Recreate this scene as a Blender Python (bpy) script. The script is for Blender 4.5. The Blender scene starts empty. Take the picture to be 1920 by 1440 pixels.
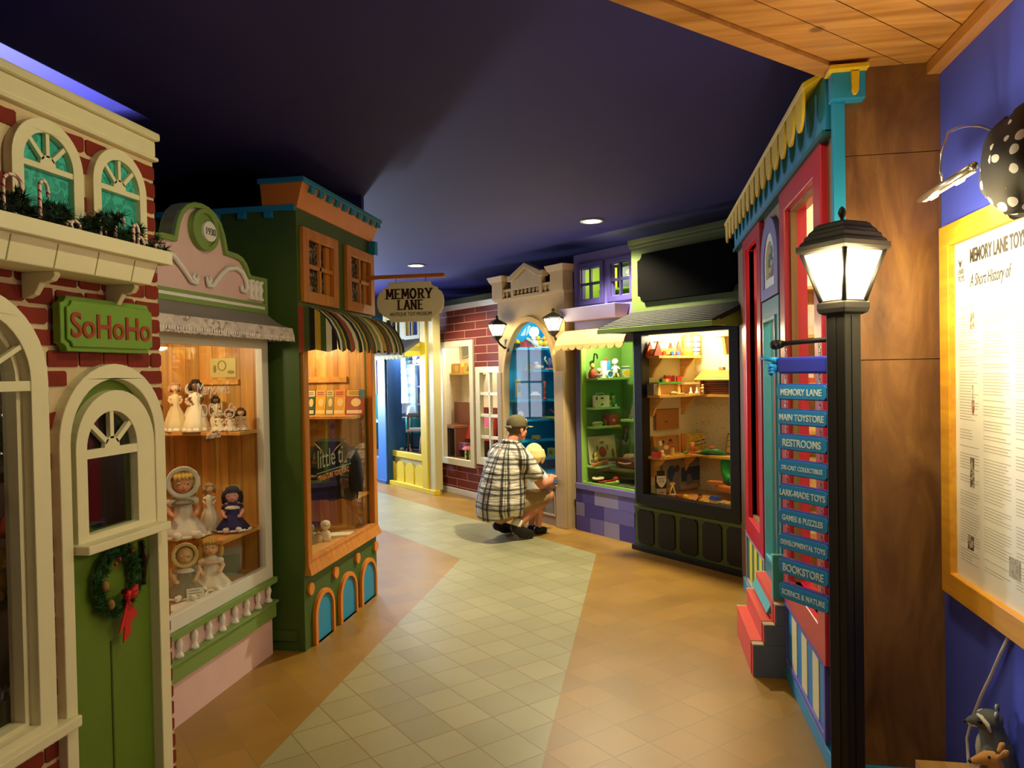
import bpy, bmesh, math, random
from math import sin, cos, pi, radians as R
from mathutils import Vector, Matrix
from mathutils.geometry import tessellate_polygon
S = bpy.context.scene
COL = S.collection
RNG = random.Random(7)

# ---------------------------------------------------------------- camera
cam = bpy.data.cameras.new('camera'); CAM = bpy.data.objects.new('camera', cam); COL.objects.link(CAM)
cam.sensor_width = 36; cam.lens = 26.25; cam.clip_start = .02
yaw, pitch, roll = R(10), R(-.9), .018
F = Vector((-sin(yaw)*cos(pitch), cos(yaw)*cos(pitch), sin(pitch)))
RX = Vector((cos(yaw), sin(yaw), 0)); UP = RX.cross(F)
rr = RX*cos(roll) - UP*sin(roll); uu = UP*cos(roll) + RX*sin(roll)
CAM.matrix_world = Matrix(((rr.x, uu.x, -F.x, 0), (rr.y, uu.y, -F.y, 0), (rr.z, uu.z, -F.z, 1.6), (0, 0, 0, 1)))
S.camera = CAM
# ---------------------------------------------------------------- view, world
vs = S.view_settings; vs.view_transform = 'Standard'; vs.look = 'None'; vs.gamma = 1; vs.use_curve_mapping = False; vs.exposure = 0.0
S.cycles.use_denoising = True; S.cycles.max_bounces = 6; S.cycles.transparent_max_bounces = 12; S.cycles.sample_clamp_indirect = 4
w = bpy.data.worlds.new('world'); S.world = w; w.use_nodes = True
w.node_tree.nodes['Background'].inputs[0].default_value = (.85, .88, 1, 1); w.node_tree.nodes['Background'].inputs[1].default_value = .045
# ---------------------------------------------------------------- lights
WARM = (1, .84, .52); SOFT = (1, .9, .66); COOL = (.62, .76, 1); CANC = (1, .9, .62)
def light(kind, name, loc, power, color=WARM, size=.1, aim=None, angle=120, blend=.4, size_y=None):
    l = bpy.data.lights.new(name, kind); l.energy = power; l.color = color
    if kind == 'AREA':
        l.size = size
        if size_y: l.shape = 'RECTANGLE'; l.size_y = size_y
    else: l.shadow_soft_size = size
    if kind == 'SPOT': l.spot_size = R(angle); l.spot_blend = blend
    o = bpy.data.objects.new(name, l); COL.objects.link(o); o.location = loc
    if aim is not None: o.rotation_euler = (Vector(aim)-Vector(loc)).to_track_quat('-Z', 'Y').to_euler()
    return o
CANS = [(-.42, 6.5), (-2.65, 8.6), (-4.85, 10.7)]
for i, (x, y) in enumerate(CANS):
    light('SPOT', 'can_lamp', (x, y, 2.86), (400, 190, 140)[i], CANC, .06, (x, y, 0), 125, .5)
light('SPOT', 'can_lamp', (-.35, 2.25, 2.86), 35, (1, .9, .52), .06, (-.4, 2.3, 0), 172, .25)
light('SPOT', 'can_lamp', (.3, -.6, 2.86), 42, (1, .92, .7), .06, (.3, -.6, 0), 150, .6)
light('AREA', 'lane_end_light', (-5.5, 11.05, 1.6), 210, COOL, .35, (-1.5, 4.17, 2.3), size_y=1.0)  # area lamp for an unseen source at the lane end
light('AREA', 'roof_well_tube', (-2.6, 2.3, 2.2), 130, (.75, .85, 1), .04, (-2.6, 2.3, 3), size_y=1.0)
# lamps inside the display windows
light('POINT', 'doll_case_lamp', (-2.45, 3.35, 1.78), 9, WARM, .05)
light('POINT', 'cabinet_lamp', (-2.42, 4.75, 1.86), 13, WARM, .05)
light('POINT', 'black_shop_lamp', (.42, 6.7, 1.94), 32, (1, .88, .58), .06)
light('POINT', 'purple_shop_lamp', (-.36, 7.35, 1.86), 14, (1, .92, .6), .05)
light('POINT', 'purple_attic_lamp', (-.30, 7.4, 2.55), 4, (1, .9, .5), .05)
light('POINT', 'tower_lamp', (-1.0, 8.15, 2.16), 10, (.85, .95, 1), .04)
light('POINT', 'brick_house_lamp', (-2.15, 9.85, 2.05), 38, (1, .93, .75), .06)
light('POINT', 'yellow_house_lamp', (-3.35, 10.51, 1.99), 26, (.8, .88, 1), .06)
light('POINT', 'yellow_attic_lamp', (-2.75, 10.3, 2.35), 3, (.9, .9, 1), .05)
light('POINT', 'blue_house_lamp', (-3.9, 11.0, 1.9), 14, (.8, .9, 1), .06)
light('POINT', 'side_house_lamp', (1.35, 3.9, 2.4), 34, (1, .9, .7), .08)
light('POINT', 'side_house_lamp', (1.5, 5.4, 2.3), 18, (1, .85, .55), .06)
light('POINT', 'santa_shop_lamp', (-2.3, 1.75, 1.8), 1, WARM, .05)
# ---------------------------------------------------------------- materials
def lin(h):
    c = [int(h[i:i+2], 16)/255 for i in (0, 2, 4)]
    return tuple(x/12.92 if x <= .04045 else ((x+.055)/1.055)**2.4 for x in c)+(1,)
MATS = {}
def base(name):
    m = bpy.data.materials.new(name); m.use_nodes = True
    nt = m.node_tree; b = nt.nodes['Principled BSDF']; return m, nt, b
def nd(nt, t, **kw):
    n = nt.nodes.new(t)
    for k, v in kw.items(): setattr(n, k, v)
    return n
def M(hexc, rough=.5, var=.12, scale=9, bump=0, metal=0, spec=.4):
    """painted / plain surface with a little uneven colour"""
    key = (hexc, rough, var, scale, bump, metal)
    if key in MATS: return MATS[key]
    m, nt, b = base('paint_'+hexc)
    c = lin(hexc); b.inputs['Roughness'].default_value = rough; b.inputs['Metallic'].default_value = metal
    b.inputs['Specular IOR Level'].default_value = spec
    if var:
        tc = nd(nt, 'ShaderNodeTexCoord'); n = nd(nt, 'ShaderNodeTexNoise'); n.inputs['Scale'].default_value = scale; n.inputs['Detail'].default_value = 4
        nt.links.new(tc.outputs['Object'], n.inputs['Vector'])
        mx = nd(nt, 'ShaderNodeMix', data_type='RGBA'); mx.inputs[6].default_value = [x*(1-var) for x in c[:3]]+[1]; mx.inputs[7].default_value = [min(1, x*(1+var)) for x in c[:3]]+[1]
        nt.links.new(n.outputs[0], mx.inputs[0]); nt.links.new(mx.outputs[2], b.inputs['Base Color'])
        if bump:
            bp = nd(nt, 'ShaderNodeBump'); bp.inputs['Strength'].default_value = bump; bp.inputs['Distance'].default_value = .01
            nt.links.new(n.outputs[0], bp.inputs['Height']); nt.links.new(bp.outputs[0], b.inputs['Normal'])
    else: b.inputs['Base Color'].default_value = c
    MATS[key] = m; return m
def EM(hexc, k):
    key = ('em', hexc, k)
    if key in MATS: return MATS[key]
    m, nt, b = base('glow_'+hexc); b.inputs['Base Color'].default_value = lin(hexc)
    b.inputs['Emission Color'].default_value = lin(hexc); b.inputs['Emission Strength'].default_value = k
    MATS[key] = m; return m
def wood(name, light_, dark, axis='z', plank=.1, rough=.4, knots=True):
    """boards along one axis with grain, joints and knots"""
    m, nt, b = base(name); L = nt.links; b.inputs['Roughness'].default_value = rough
    tc = nd(nt, 'ShaderNodeTexCoord'); mp = nd(nt, 'ShaderNodeMapping'); L.new(tc.outputs['Object'], mp.inputs[0])
    mp.inputs['Scale'].default_value = {'z': (14, 14, 1.1), 'x': (1.1, 14, 14), 'y': (14, 1.1, 14)}[axis]
    n = nd(nt, 'ShaderNodeTexNoise'); n.inputs['Scale'].default_value = 1.6; n.inputs['Detail'].default_value = 7; n.inputs['Distortion'].default_value = .6; L.new(mp.outputs[0], n.inputs[0])
    cr = nd(nt, 'ShaderNodeValToRGB'); cr.color_ramp.elements[0].position = .32; cr.color_ramp.elements[1].position = .68
    cr.color_ramp.elements[0].color = lin(dark); cr.color_ramp.elements[1].color = lin(light_); L.new(n.outputs[0], cr.inputs[0])
    out = cr.outputs[0]
    if plank:
        sp = nd(nt, 'ShaderNodeSeparateXYZ'); L.new(tc.outputs['Object'], sp.inputs[0])
        if axis == 'z': s_ = nd(nt, 'ShaderNodeMath', operation='ADD'); L.new(sp.outputs[0], s_.inputs[0]); L.new(sp.outputs[1], s_.inputs[1])
        else: s_ = nd(nt, 'ShaderNodeMath', operation='ADD'); L.new(sp.outputs[1 if axis == 'x' else 0], s_.inputs[0]); s_.inputs[1].default_value = .013
        d = nd(nt, 'ShaderNodeMath', operation='DIVIDE'); L.new(s_.outputs[0], d.inputs[0]); d.inputs[1].default_value = plank
        fl = nd(nt, 'ShaderNodeMath', operation='FLOOR'); L.new(d.outputs[0], fl.inputs[0])
        wn = nd(nt, 'ShaderNodeTexWhiteNoise', noise_dimensions='1D'); L.new(fl.outputs[0], wn.inputs['W'])
        fr = nd(nt, 'ShaderNodeMath', operation='FRACT'); L.new(d.outputs[0], fr.inputs[0])
        lt = nd(nt, 'ShaderNodeMath', operation='LESS_THAN'); L.new(fr.outputs[0], lt.inputs[0]); lt.inputs[1].default_value = .035
        hv = nd(nt, 'ShaderNodeHueSaturation'); L.new(out, hv.inputs['Color'])
        mr = nd(nt, 'ShaderNodeMapRange'); L.new(wn.outputs[0], mr.inputs[0]); mr.inputs[3].default_value = .72; mr.inputs[4].default_value = 1.15; L.new(mr.outputs[0], hv.inputs['Value'])
        mx = nd(nt, 'ShaderNodeMix', data_type='RGBA'); L.new(lt.outputs[0], mx.inputs[0]); L.new(hv.outputs[0], mx.inputs[6]); mx.inputs[7].default_value = [x*.35 for x in lin(dark)[:3]]+[1]
        out = mx.outputs[2]
    if knots:
        v = nd(nt, 'ShaderNodeTexVoronoi'); v.inputs['Scale'].default_value = 4.2; L.new(tc.outputs['Object'], v.inputs['Vector'])
        ss = nd(nt, 'ShaderNodeMapRange'); ss.inputs[1].default_value = .06; ss.inputs[2].default_value = .13; ss.inputs[3].default_value = .8; ss.inputs[4].default_value = 0; L.new(v.outputs['Distance'], ss.inputs[0])
        mk = nd(nt, 'ShaderNodeMix', data_type='RGBA'); L.new(ss.outputs[0], mk.inputs[0]); L.new(out, mk.inputs[6]); mk.inputs[7].default_value = [x*.3 for x in lin(dark)[:3]]+[1]; out = mk.outputs[2]
    L.new(out, b.inputs['Base Color']); return m
def brick_mat(name, c1, c2, mortar, bw, bh, ms, axis='xz', rough=.7):
    m, nt, b = base(name); L = nt.links; b.inputs['Roughness'].default_value = rough
    tc = nd(nt, 'ShaderNodeTexCoord'); sp = nd(nt, 'ShaderNodeSeparateXYZ'); cb = nd(nt, 'ShaderNodeCombineXYZ')
    L.new(tc.outputs['Object'], sp.inputs[0]); L.new(sp.outputs[0], cb.inputs[0]); L.new(sp.outputs[2], cb.inputs[1])
    t = nd(nt, 'ShaderNodeTexBrick'); L.new(cb.outputs[0], t.inputs['Vector']); t.inputs['Scale'].default_value = 1
    t.inputs['Color1'].default_value = lin(c1); t.inputs['Color2'].default_value = lin(c2); t.inputs['Mortar'].default_value = lin(mortar)
    t.inputs['Mortar Size'].default_value = ms; t.inputs['Brick Width'].default_value = bw; t.inputs['Row Height'].default_value = bh; t.inputs['Mortar Smooth'].default_value = .1
    L.new(t.outputs[0], b.inputs['Base Color'])
    bp = nd(nt, 'ShaderNodeBump', invert=True); bp.inputs['Distance'].default_value = .006; bp.inputs['Strength'].default_value = .6; L.new(t.outputs[1], bp.inputs['Height']); L.new(bp.outputs[0], b.inputs['Normal'])
    return m
def spots(name, bg, fg, scale, size, rough=.6):
    m, nt, b = base(name); L = nt.links; b.inputs['Roughness'].default_value = rough
    tc = nd(nt, 'ShaderNodeTexCoord'); v = nd(nt, 'ShaderNodeTexVoronoi'); v.inputs['Scale'].default_value = scale; v.inputs['Randomness'].default_value = .55; L.new(tc.outputs['Object'], v.inputs['Vector'])
    lt = nd(nt, 'ShaderNodeMath', operation='LESS_THAN'); L.new(v.outputs['Distance'], lt.inputs[0]); lt.inputs[1].default_value = size
    mx = nd(nt, 'ShaderNodeMix', data_type='RGBA'); L.new(lt.outputs[0], mx.inputs[0]); mx.inputs[6].default_value = lin(bg); mx.inputs[7].default_value = lin(fg); L.new(mx.outputs[2], b.inputs['Base Color']); return m
def stripes(name, cols, width, axis=0, rough=.7, a2=None):
    """repeating colour bands along one local axis"""
    m, nt, b = base(name); L = nt.links; b.inputs['Roughness'].default_value = rough
    tc = nd(nt, 'ShaderNodeTexCoord'); sp = nd(nt, 'ShaderNodeSeparateXYZ'); L.new(tc.outputs['Object'], sp.inputs[0])
    src = sp.outputs[axis]
    if a2 is not None:
        ad = nd(nt, 'ShaderNodeMath', operation='ADD'); L.new(src, ad.inputs[0]); L.new(sp.outputs[a2], ad.inputs[1]); src = ad.outputs[0]
    d = nd(nt, 'ShaderNodeMath', operation='DIVIDE'); L.new(src, d.inputs[0]); d.inputs[1].default_value = width*len(cols)
    fr = nd(nt, 'ShaderNodeMath', operation='FRACT'); L.new(d.outputs[0], fr.inputs[0])
    cr = nd(nt, 'ShaderNodeValToRGB'); cr.color_ramp.interpolation = 'CONSTANT'; L.new(fr.outputs[0], cr.inputs[0])
    for i, c in enumerate(cols):
        e = cr.color_ramp.elements[i] if i < 2 else cr.color_ramp.elements.new(i/len(cols)); e.position = i/len(cols); e.color = lin(c)
    L.new(cr.outputs[0], b.inputs['Base Color']); return m
def blotch(name, cols, scale, rough=.6, stops=None, detail=3):
    m, nt, b = base(name); L = nt.links; b.inputs['Roughness'].default_value = rough
    tc = nd(nt, 'ShaderNodeTexCoord'); n = nd(nt, 'ShaderNodeTexNoise'); n.inputs['Scale'].default_value = scale; n.inputs['Detail'].default_value = detail; L.new(tc.outputs['Object'], n.inputs['Vector'])
    cr = nd(nt, 'ShaderNodeValToRGB'); cr.color_ramp.interpolation = 'CONSTANT'; L.new(n.outputs[0], cr.inputs[0])
    st = stops or [0]+[.36+.28*i/(len(cols)-1) for i in range(len(cols)-1)]
    for i, c in enumerate(cols):
        e = cr.color_ramp.elements[i] if i < 2 else cr.color_ramp.elements.new(st[i]); e.position = st[i]; e.color = lin(c)
    L.new(cr.outputs[0], b.inputs['Base Color']); return m
def glass_mat():
    m, nt, b = base('window_glass'); L = nt.links; nt.nodes.remove(b); o = nt.nodes['Material Output']
    t = nd(nt, 'ShaderNodeBsdfTransparent'); t.inputs[0].default_value = (.96, .97, .96, 1); g = nd(nt, 'ShaderNodeBsdfGlossy'); g.inputs['Roughness'].default_value = .02
    lw = nd(nt, 'ShaderNodeLayerWeight'); lw.inputs[0].default_value = .5; pw = nd(nt, 'ShaderNodeMath', operation='POWER'); L.new(lw.outputs['Facing'], pw.inputs[0]); pw.inputs[1].default_value = 4
    f = nd(nt, 'ShaderNodeMapRange'); L.new(pw.outputs[0], f.inputs[0]); f.inputs[3].default_value = .035; f.inputs[4].default_value = .5; mx = nd(nt, 'ShaderNodeMixShader')
    L.new(f.outputs[0], mx.inputs[0]); L.new(t.outputs[0], mx.inputs[1]); L.new(g.outputs[0], mx.inputs[2]); L.new(mx.outputs[0], o.inputs[0]); return m
GLASS = glass_mat()
CREAM = M('EDE6BC', .45, .05); PINE = wood('knotty_pine', 'E4B05C', 'C0843A', 'z', .085); PINEX = wood('pine_board', 'E8AC58', 'C68A3E', 'x', 0); ORANGE = M('D9822B', .5, .15, 5)
DKGREEN = M('3F5A1E', .55, .12, 6); WHITE = M('F2F0E6', .45, .04); BLACK = M('1A1712', .5, .1)
SKIN = M('E8B48E', .5, .06); DARK = M('15120F', .6, .1)
# ---------------------------------------------------------------- mesh builder
class MB:
    def __init__(s): s.bm = bmesh.new(); s.mi = 0; s.X = Matrix.Identity(4)
    def use(s, i): s.mi = i; return s
    def at(s, loc=(0, 0, 0), rz=0, rx=0, ry=0, sc=1):
        s.X = Matrix.Translation(loc) @ Matrix.Rotation(rz, 4, 'Z') @ Matrix.Rotation(ry, 4, 'Y') @ Matrix.Rotation(rx, 4, 'X') @ Matrix.Scale(sc, 4); return s
    def v(s, p): return s.bm.verts.new(s.X @ Vector(p))
    def f(s, vs, smooth=False):
        try: fc = s.bm.faces.new(vs)
        except ValueError: return
        fc.material_index = s.mi; fc.smooth = smooth
    def hexa(s, P):
        v = [s.v(p) for p in P]
        for q in ((0, 3, 2, 1), (4, 5, 6, 7), (0, 1, 5, 4), (1, 2, 6, 5), (2, 3, 7, 6), (3, 0, 4, 7)): s.f([v[i] for i in q])
        return s
    def box(s, x0, x1, y0, y1, z0, z1):
        return s.hexa([(x0, y0, z0), (x1, y0, z0), (x1, y1, z0), (x0, y1, z0), (x0, y0, z1), (x1, y0, z1), (x1, y1, z1), (x0, y1, z1)])
    def rings(s, rings, caps=True, closed=True, smooth=True, loop=False):
        V = [[s.v(p) for p in r] for r in rings]; n = len(V[0])
        pairs = list(zip(V, V[1:]))+([(V[-1], V[0])] if loop else [])
        for a, b in pairs:
            for i in range(n if closed else n-1): s.f([a[i], a[(i+1) % n], b[(i+1) % n], b[i]], smooth)
        if caps and closed and not loop: s.f(V[0][::-1]); s.f(V[-1])
        return s
    def lathe(s, prof, c=(0, 0, 0), n=16, sx=1, sy=1, smooth=True, wob=0, k=8):
        rs = []
        for r, z in prof:
            rs.append([(c[0]+r*sx*cos(2*pi*i/n)*(1+wob*sin(k*2*pi*i/n)), c[1]+r*sy*sin(2*pi*i/n)*(1+wob*sin(k*2*pi*i/n)), c[2]+z) for i in range(n)])
        return s.rings(rs, True, True, smooth)
    def ball(s, c, r, n=12, m=8):
        if not isinstance(r, tuple): r = (r, r, r)
        rs = []
        for j in range(m+1):
            a = -pi/2+pi*j/m; q = max(cos(a), .02)
            rs.append([(c[0]+r[0]*q*cos(2*pi*i/n), c[1]+r[1]*q*sin(2*pi*i/n), c[2]+r[2]*sin(a)) for i in range(n)])
        return s.rings(rs)
    def tube(s, pts, rad, n=8, closed=False):
        pts = [Vector(p) for p in pts]; N = len(pts); rs = []; prev = None
        for i, p in enumerate(pts):
            if closed: t = pts[(i+1) % N]-pts[i-1]
            else: t = pts[min(i+1, N-1)]-pts[max(i-1, 0)]
            t.normalize()
            if prev is None: u = t.orthogonal().normalized()
            else:
                u = prev-t*prev.dot(t)
                u = u.normalized() if u.length > 1e-6 else t.orthogonal().normalized()
            prev = u; w_ = t.cross(u); r = rad[i] if isinstance(rad, (list, tuple)) else rad
            rs.append([p+(u*cos(2*pi*k/n)+w_*sin(2*pi*k/n))*r for k in range(n)])
        return s.rings(rs, True, True, True, closed)
    def cyl(s, a, b, r, r2=None, n=12): return s.tube([a, b], [r, r if r2 is None else r2], n)
    def panel(s, outer, holes, y0, y1):
        """upright slab in the local XZ plane, from y0 (front) to y1, with holes"""
        loops = [outer]+list(holes); flat = [Vector((p[0], p[1], 0)) for l in loops for p in l]
        tris = tessellate_polygon([[Vector((p[0], p[1], 0)) for p in l] for l in loops])
        A = [s.v((p.x, y0, p.y)) for p in flat]; B = [s.v((p.x, y1, p.y)) for p in flat]
        for t in tris: s.f([A[i] for i in t]); s.f([B[i] for i in t][::-1])
        k = 0
        for l in loops:
            n = len(l)
            for i in range(n): s.f([A[k+i], A[k+(i+1) % n], B[k+(i+1) % n], B[k+i]])
            k += n
        return s
    def done(s, name, mats, parent=None, loc=None, rz=None, bevel=0, remesh=0, smooth_it=0, sub=0):
        if bevel == 0 or True: bmesh.ops.recalc_face_normals(s.bm, faces=s.bm.faces)
        me = bpy.data.meshes.new(name); s.bm.to_mesh(me); s.bm.free()
        for m in (mats if isinstance(mats, (list, tuple)) else [mats]): me.materials.append(m)
        o = bpy.data.objects.new(name, me); COL.objects.link(o)
        if parent: o.parent = parent
        if loc is not None: o.location = loc
        if rz is not None: o.rotation_euler = (0, 0, rz)
        if bevel:
            b = o.modifiers.new('bevel', 'BEVEL'); b.width = bevel; b.segments = 2; b.limit_method = 'ANGLE'; b.angle_limit = R(50)
        if remesh:
            r = o.modifiers.new('remesh', 'REMESH'); r.mode = 'VOXEL'; r.voxel_size = remesh; r.use_smooth_shade = True
            if smooth_it: k = o.modifiers.new('smooth', 'SMOOTH'); k.factor = .5; k.iterations = smooth_it
        if sub: q = o.modifiers.new('sub', 'SUBSURF'); q.levels = sub; q.render_levels = sub
        return o
def rect(a, b, c, d): return [(a, c), (b, c), (b, d), (a, d)]
def arch(c, rx, z0, zs, rz=None, n=20):
    rz = rz or rx; return [(c-rx, z0), (c+rx, z0)]+[(c+rx*cos(pi*i/n), zs+rz*sin(pi*i/n)) for i in range(n+1)]
def ell(cx, cz, rx, rz, n=28): return [(cx+rx*cos(2*pi*i/n), cz+rz*sin(2*pi*i/n)) for i in range(n)]
def notch(a, b, c, d, r, n=5):
    """rectangle with scooped corners"""
    P = []
    for cx, cz, a0 in ((a, c, 0), (b, c, 90), (b, d, 180), (a, d, 270)):
        for i in range(n+1):
            t = R(a0+90*(1-i/n)); P.append((cx+r*cos(t), cz+r*sin(t)))
    return P
def tag(o, label, cat, group=None, kind=None):
    if label: o['label'] = label
    if cat: o['category'] = cat
    if group: o['group'] = group
    if kind: o['kind'] = kind
    return o
def thing(name, label, cat, loc=(0, 0, 0), rz=0, group=None):
    o = bpy.data.objects.new(name, None); COL.objects.link(o); o.empty_display_size = .05
    o.location = loc; o.rotation_euler = (0, 0, rz); return tag(o, label, cat, group)
def text(name, body, size, mat, parent, loc, ext=.002, align='CENTER', xs=1, shear=0, off=0, rot=(pi/2, 0, 0), sp=1):
    c = bpy.data.curves.new(name, 'FONT'); c.body = body; c.size = size; c.extrude = ext; c.align_x = align; c.shear = shear; c.offset = off; c.space_character = sp
    c.align_y = 'BOTTOM_BASELINE'; c.materials.append(mat)
    o = bpy.data.objects.new(name, c); COL.objects.link(o); o.parent = parent; o.location = loc; o.rotation_euler = rot; o.scale = (xs, 1, 1); return o
class Shop:
    """a facade frame: s along the front (to the right when facing it), d into the shop, z up"""
    def __init__(s, x, y, deg, name, label, cat='shopfront'):
        s.o = Vector((x, y, 0)); s.rz = R(deg); s.M = Matrix.Translation(s.o) @ Matrix.Rotation(s.rz, 4, 'Z')
        s.root = thing(name, label, cat, s.o, s.rz)
    def P(s, a, d, z): return s.M @ Vector((a, d, z))
    def part(s, mb, name, mats, bevel=0, **k): return mb.done(name, mats, s.root, bevel=bevel, **k)
    def put(s, name, label, cat, a, d, z, turn=0, group=None): return thing(name, label, cat, s.P(a, d, z), s.rz+R(turn), group)
    def one(s, mb, name, mats, label, cat, a, d, z, turn=0, group=None, **k):
        o = mb.done(name, mats, None, s.P(a, d, z), s.rz+R(turn), **k); return tag(o, label, cat, group)
def frame(a, b, c, d, t, y0, y1, tb=None):
    """flat rectangular frame, t wide"""
    tb = t if tb is None else tb
    return MB().panel(rect(a, b, c, d), [rect(a+t, b-t, c+tb, d-t)], y0, y1)
def fan(c, r, zs, y0, y1, w=.012, ang=(45, 90, 135), hub=.3):
    m = MB(); m.panel([(c+r*hub*cos(pi*i/10), zs+r*hub*sin(pi*i/10)) for i in range(11)], [], y0, y1)
    for a in ang:
        t = R(a); d = Vector((cos(t), sin(t))); n = Vector((-d.y, d.x))*w/2; p = Vector((c, zs))+d*r*hub*.8; q = Vector((c, zs))+d*r*1.02
        m.panel([tuple(p+n), tuple(q+n), tuple(q-n), tuple(p-n)], [], y0, y1)
    return m
# ---------------------------------------------------------------- the room
def struct(mb, name, mats, label=None, **k):
    o = mb.done(name, mats, **k); o['kind'] = 'structure'
    if label: o['label'] = label
    return o
def floor_mat():
    m, nt, b = base('terracotta_and_grey_tile'); L = nt.links
    tc = nd(nt, 'ShaderNodeTexCoord'); mp = nd(nt, 'ShaderNodeMapping'); L.new(tc.outputs['Object'], mp.inputs[0])
    mp.inputs['Rotation'].default_value = (0, 0, R(-45))   # x' = (x+y)/sqrt2, y' = (y-x)/sqrt2
    sh = nd(nt, 'ShaderNodeVectorMath', operation='ADD'); L.new(mp.outputs[0], sh.inputs[0]); sh.inputs[1].default_value = (-1.879+20*.2026, -3.4985+40*.2026, 0)
    t = nd(nt, 'ShaderNodeTexBrick'); t.offset = 0; t.squash = 1; L.new(sh.outputs[0], t.inputs['Vector'])
    for k, v in (('Scale', 1), ('Brick Width', .2026), ('Row Height', .2026), ('Mortar Size', .0034), ('Mortar Smooth', .2), ('Bias', 0)): t.inputs[k].default_value = v
    t.inputs['Color1'].default_value = (1, 1, 1, 1); t.inputs['Color2'].default_value = (.8, .8, .8, 1); t.inputs['Mortar'].default_value = (1, 1, 1, 1)
    so = nd(nt, 'ShaderNodeSeparateXYZ'); L.new(tc.outputs['Object'], so.inputs[0]); sr = nd(nt, 'ShaderNodeSeparateXYZ'); L.new(mp.outputs[0], sr.inputs[0])
    def cmp(src, op, val):
        q = nd(nt, 'ShaderNodeMath', operation=op); L.new(src, q.inputs[0]); q.inputs[1].default_value = val; return q.outputs[0]
    def mul(a, c):
        q = nd(nt, 'ShaderNodeMath', operation='MULTIPLY'); L.new(a, q.inputs[0]); L.new(c, q.inputs[1]); return q.outputs[0]
    xr = cmp(so.outputs[0], 'LESS_THAN', -.43); xl = cmp(so.outputs[0], 'GREATER_THAN', -1.576)
    u1 = cmp(sr.outputs[0], 'LESS_THAN', 4.31); u0 = cmp(sr.outputs[0], 'GREATER_THAN', 3.29)
    a_ = mul(mul(xr, xl), u1); c_ = mul(mul(xr, u0), u1)
    mx_ = nd(nt, 'ShaderNodeMath', operation='MAXIMUM'); L.new(a_, mx_.inputs[0]); L.new(c_, mx_.inputs[1])
    n = nd(nt, 'ShaderNodeTexNoise'); n.inputs['Scale'].default_value = 2.3; n.inputs['Detail'].default_value = 6; L.new(tc.outputs['Object'], n.inputs['Vector'])
    tan = nd(nt, 'ShaderNodeMix', data_type='RGBA'); L.new(n.outputs[0], tan.inputs[0]); tan.inputs[6].default_value = lin('8A621E'); tan.inputs[7].default_value = lin('AC8234')
    gre = nd(nt, 'ShaderNodeMix', data_type='RGBA'); L.new(n.outputs[0], gre.inputs[0]); gre.inputs[6].default_value = lin('948E64'); gre.inputs[7].default_value = lin('A8A278')
    col = nd(nt, 'ShaderNodeMix', data_type='RGBA'); L.new(mx_.outputs[0], col.inputs[0]); L.new(tan.outputs[2], col.inputs[6]); L.new(gre.outputs[2], col.inputs[7])
    var = nd(nt, 'ShaderNodeMix', data_type='RGBA', blend_type='MULTIPLY'); var.inputs[0].default_value = .8; L.new(col.outputs[2], var.inputs[6]); L.new(t.outputs[0], var.inputs[7])
    gr = nd(nt, 'ShaderNodeMix', data_type='RGBA'); L.new(t.outputs[1], gr.inputs[0]); L.new(var.outputs[2], gr.inputs[6]); gr.inputs[7].default_value = lin('8A7040')
    L.new(gr.outputs[2], b.inputs['Base Color'])
    rg = nd(nt, 'ShaderNodeMapRange'); L.new(n.outputs[0], rg.inputs[0]); rg.inputs[3].default_value = .3; rg.inputs[4].default_value = .46; L.new(rg.outputs[0], b.inputs['Roughness'])
    bp = nd(nt, 'ShaderNodeBump', invert=True); bp.inputs['Distance'].default_value = .003; bp.inputs['Strength'].default_value = .5; L.new(t.outputs[1], bp.inputs['Height']); L.new(bp.outputs[0], b.inputs['Normal'])
    return m
struct(MB().box(-8, 3.2, -2.5, 13.5, -.1, 0), 'floor', floor_mat())
NAVY = M('27226C', .75, .1, 2)
struct(MB().box(-8, 3.2, -2.5, 13.5, 2.9, 3.0), 'ceiling', NAVY)
PURPLE = M('4858DC', .6, .08, 3)
struct(MB().box(1.08, 1.2, -2.5, 2.97, 0, 2.9), 'wall_right', PURPLE)
struct(MB().box(-8, 1.2, -2.6, -2.5, 0, 2.9), 'wall_back', M('C9B48A', .7))
struct(MB().box(-8.1, -8, -2.6, 13.5, 0, 2.9), 'wall_left', NAVY)
struct(MB().box(-8, 3.2, 13.5, 13.6, 0, 2.9), 'wall_far', M('3A4020', .7))
struct(MB().box(3.2, 3.3, -2.6, 13.6, 0, 2.9), 'wall_side', M('E8DDB8', .7))
def blend_ply():
    m, nt, b = base('stained_plywood'); L = nt.links; b.inputs['Roughness'].default_value = .4
    tc = nd(nt, 'ShaderNodeTexCoord'); mp = nd(nt, 'ShaderNodeMapping'); mp.inputs['Scale'].default_value = (6, 6, 1.6); L.new(tc.outputs['Object'], mp.inputs[0])
    n = nd(nt, 'ShaderNodeTexNoise'); n.inputs['Scale'].default_value = 1.3; n.inputs['Detail'].default_value = 8; n.inputs['Roughness'].default_value = .6; n.inputs['Distortion'].default_value = .8; L.new(mp.outputs[0], n.inputs[0])
    cr = nd(nt, 'ShaderNodeValToRGB'); L.new(n.outputs[0], cr.inputs[0])
    for i, (p_, c) in enumerate(((.3, '4C3018'), (.5, '704C28'), (.7, '8C6636'))):
        e = cr.color_ramp.elements[i] if i < 2 else cr.color_ramp.elements.new(p_); e.position = p_; e.color = lin(c)
    L.new(cr.outputs[0], b.inputs['Base Color']); return m
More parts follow.
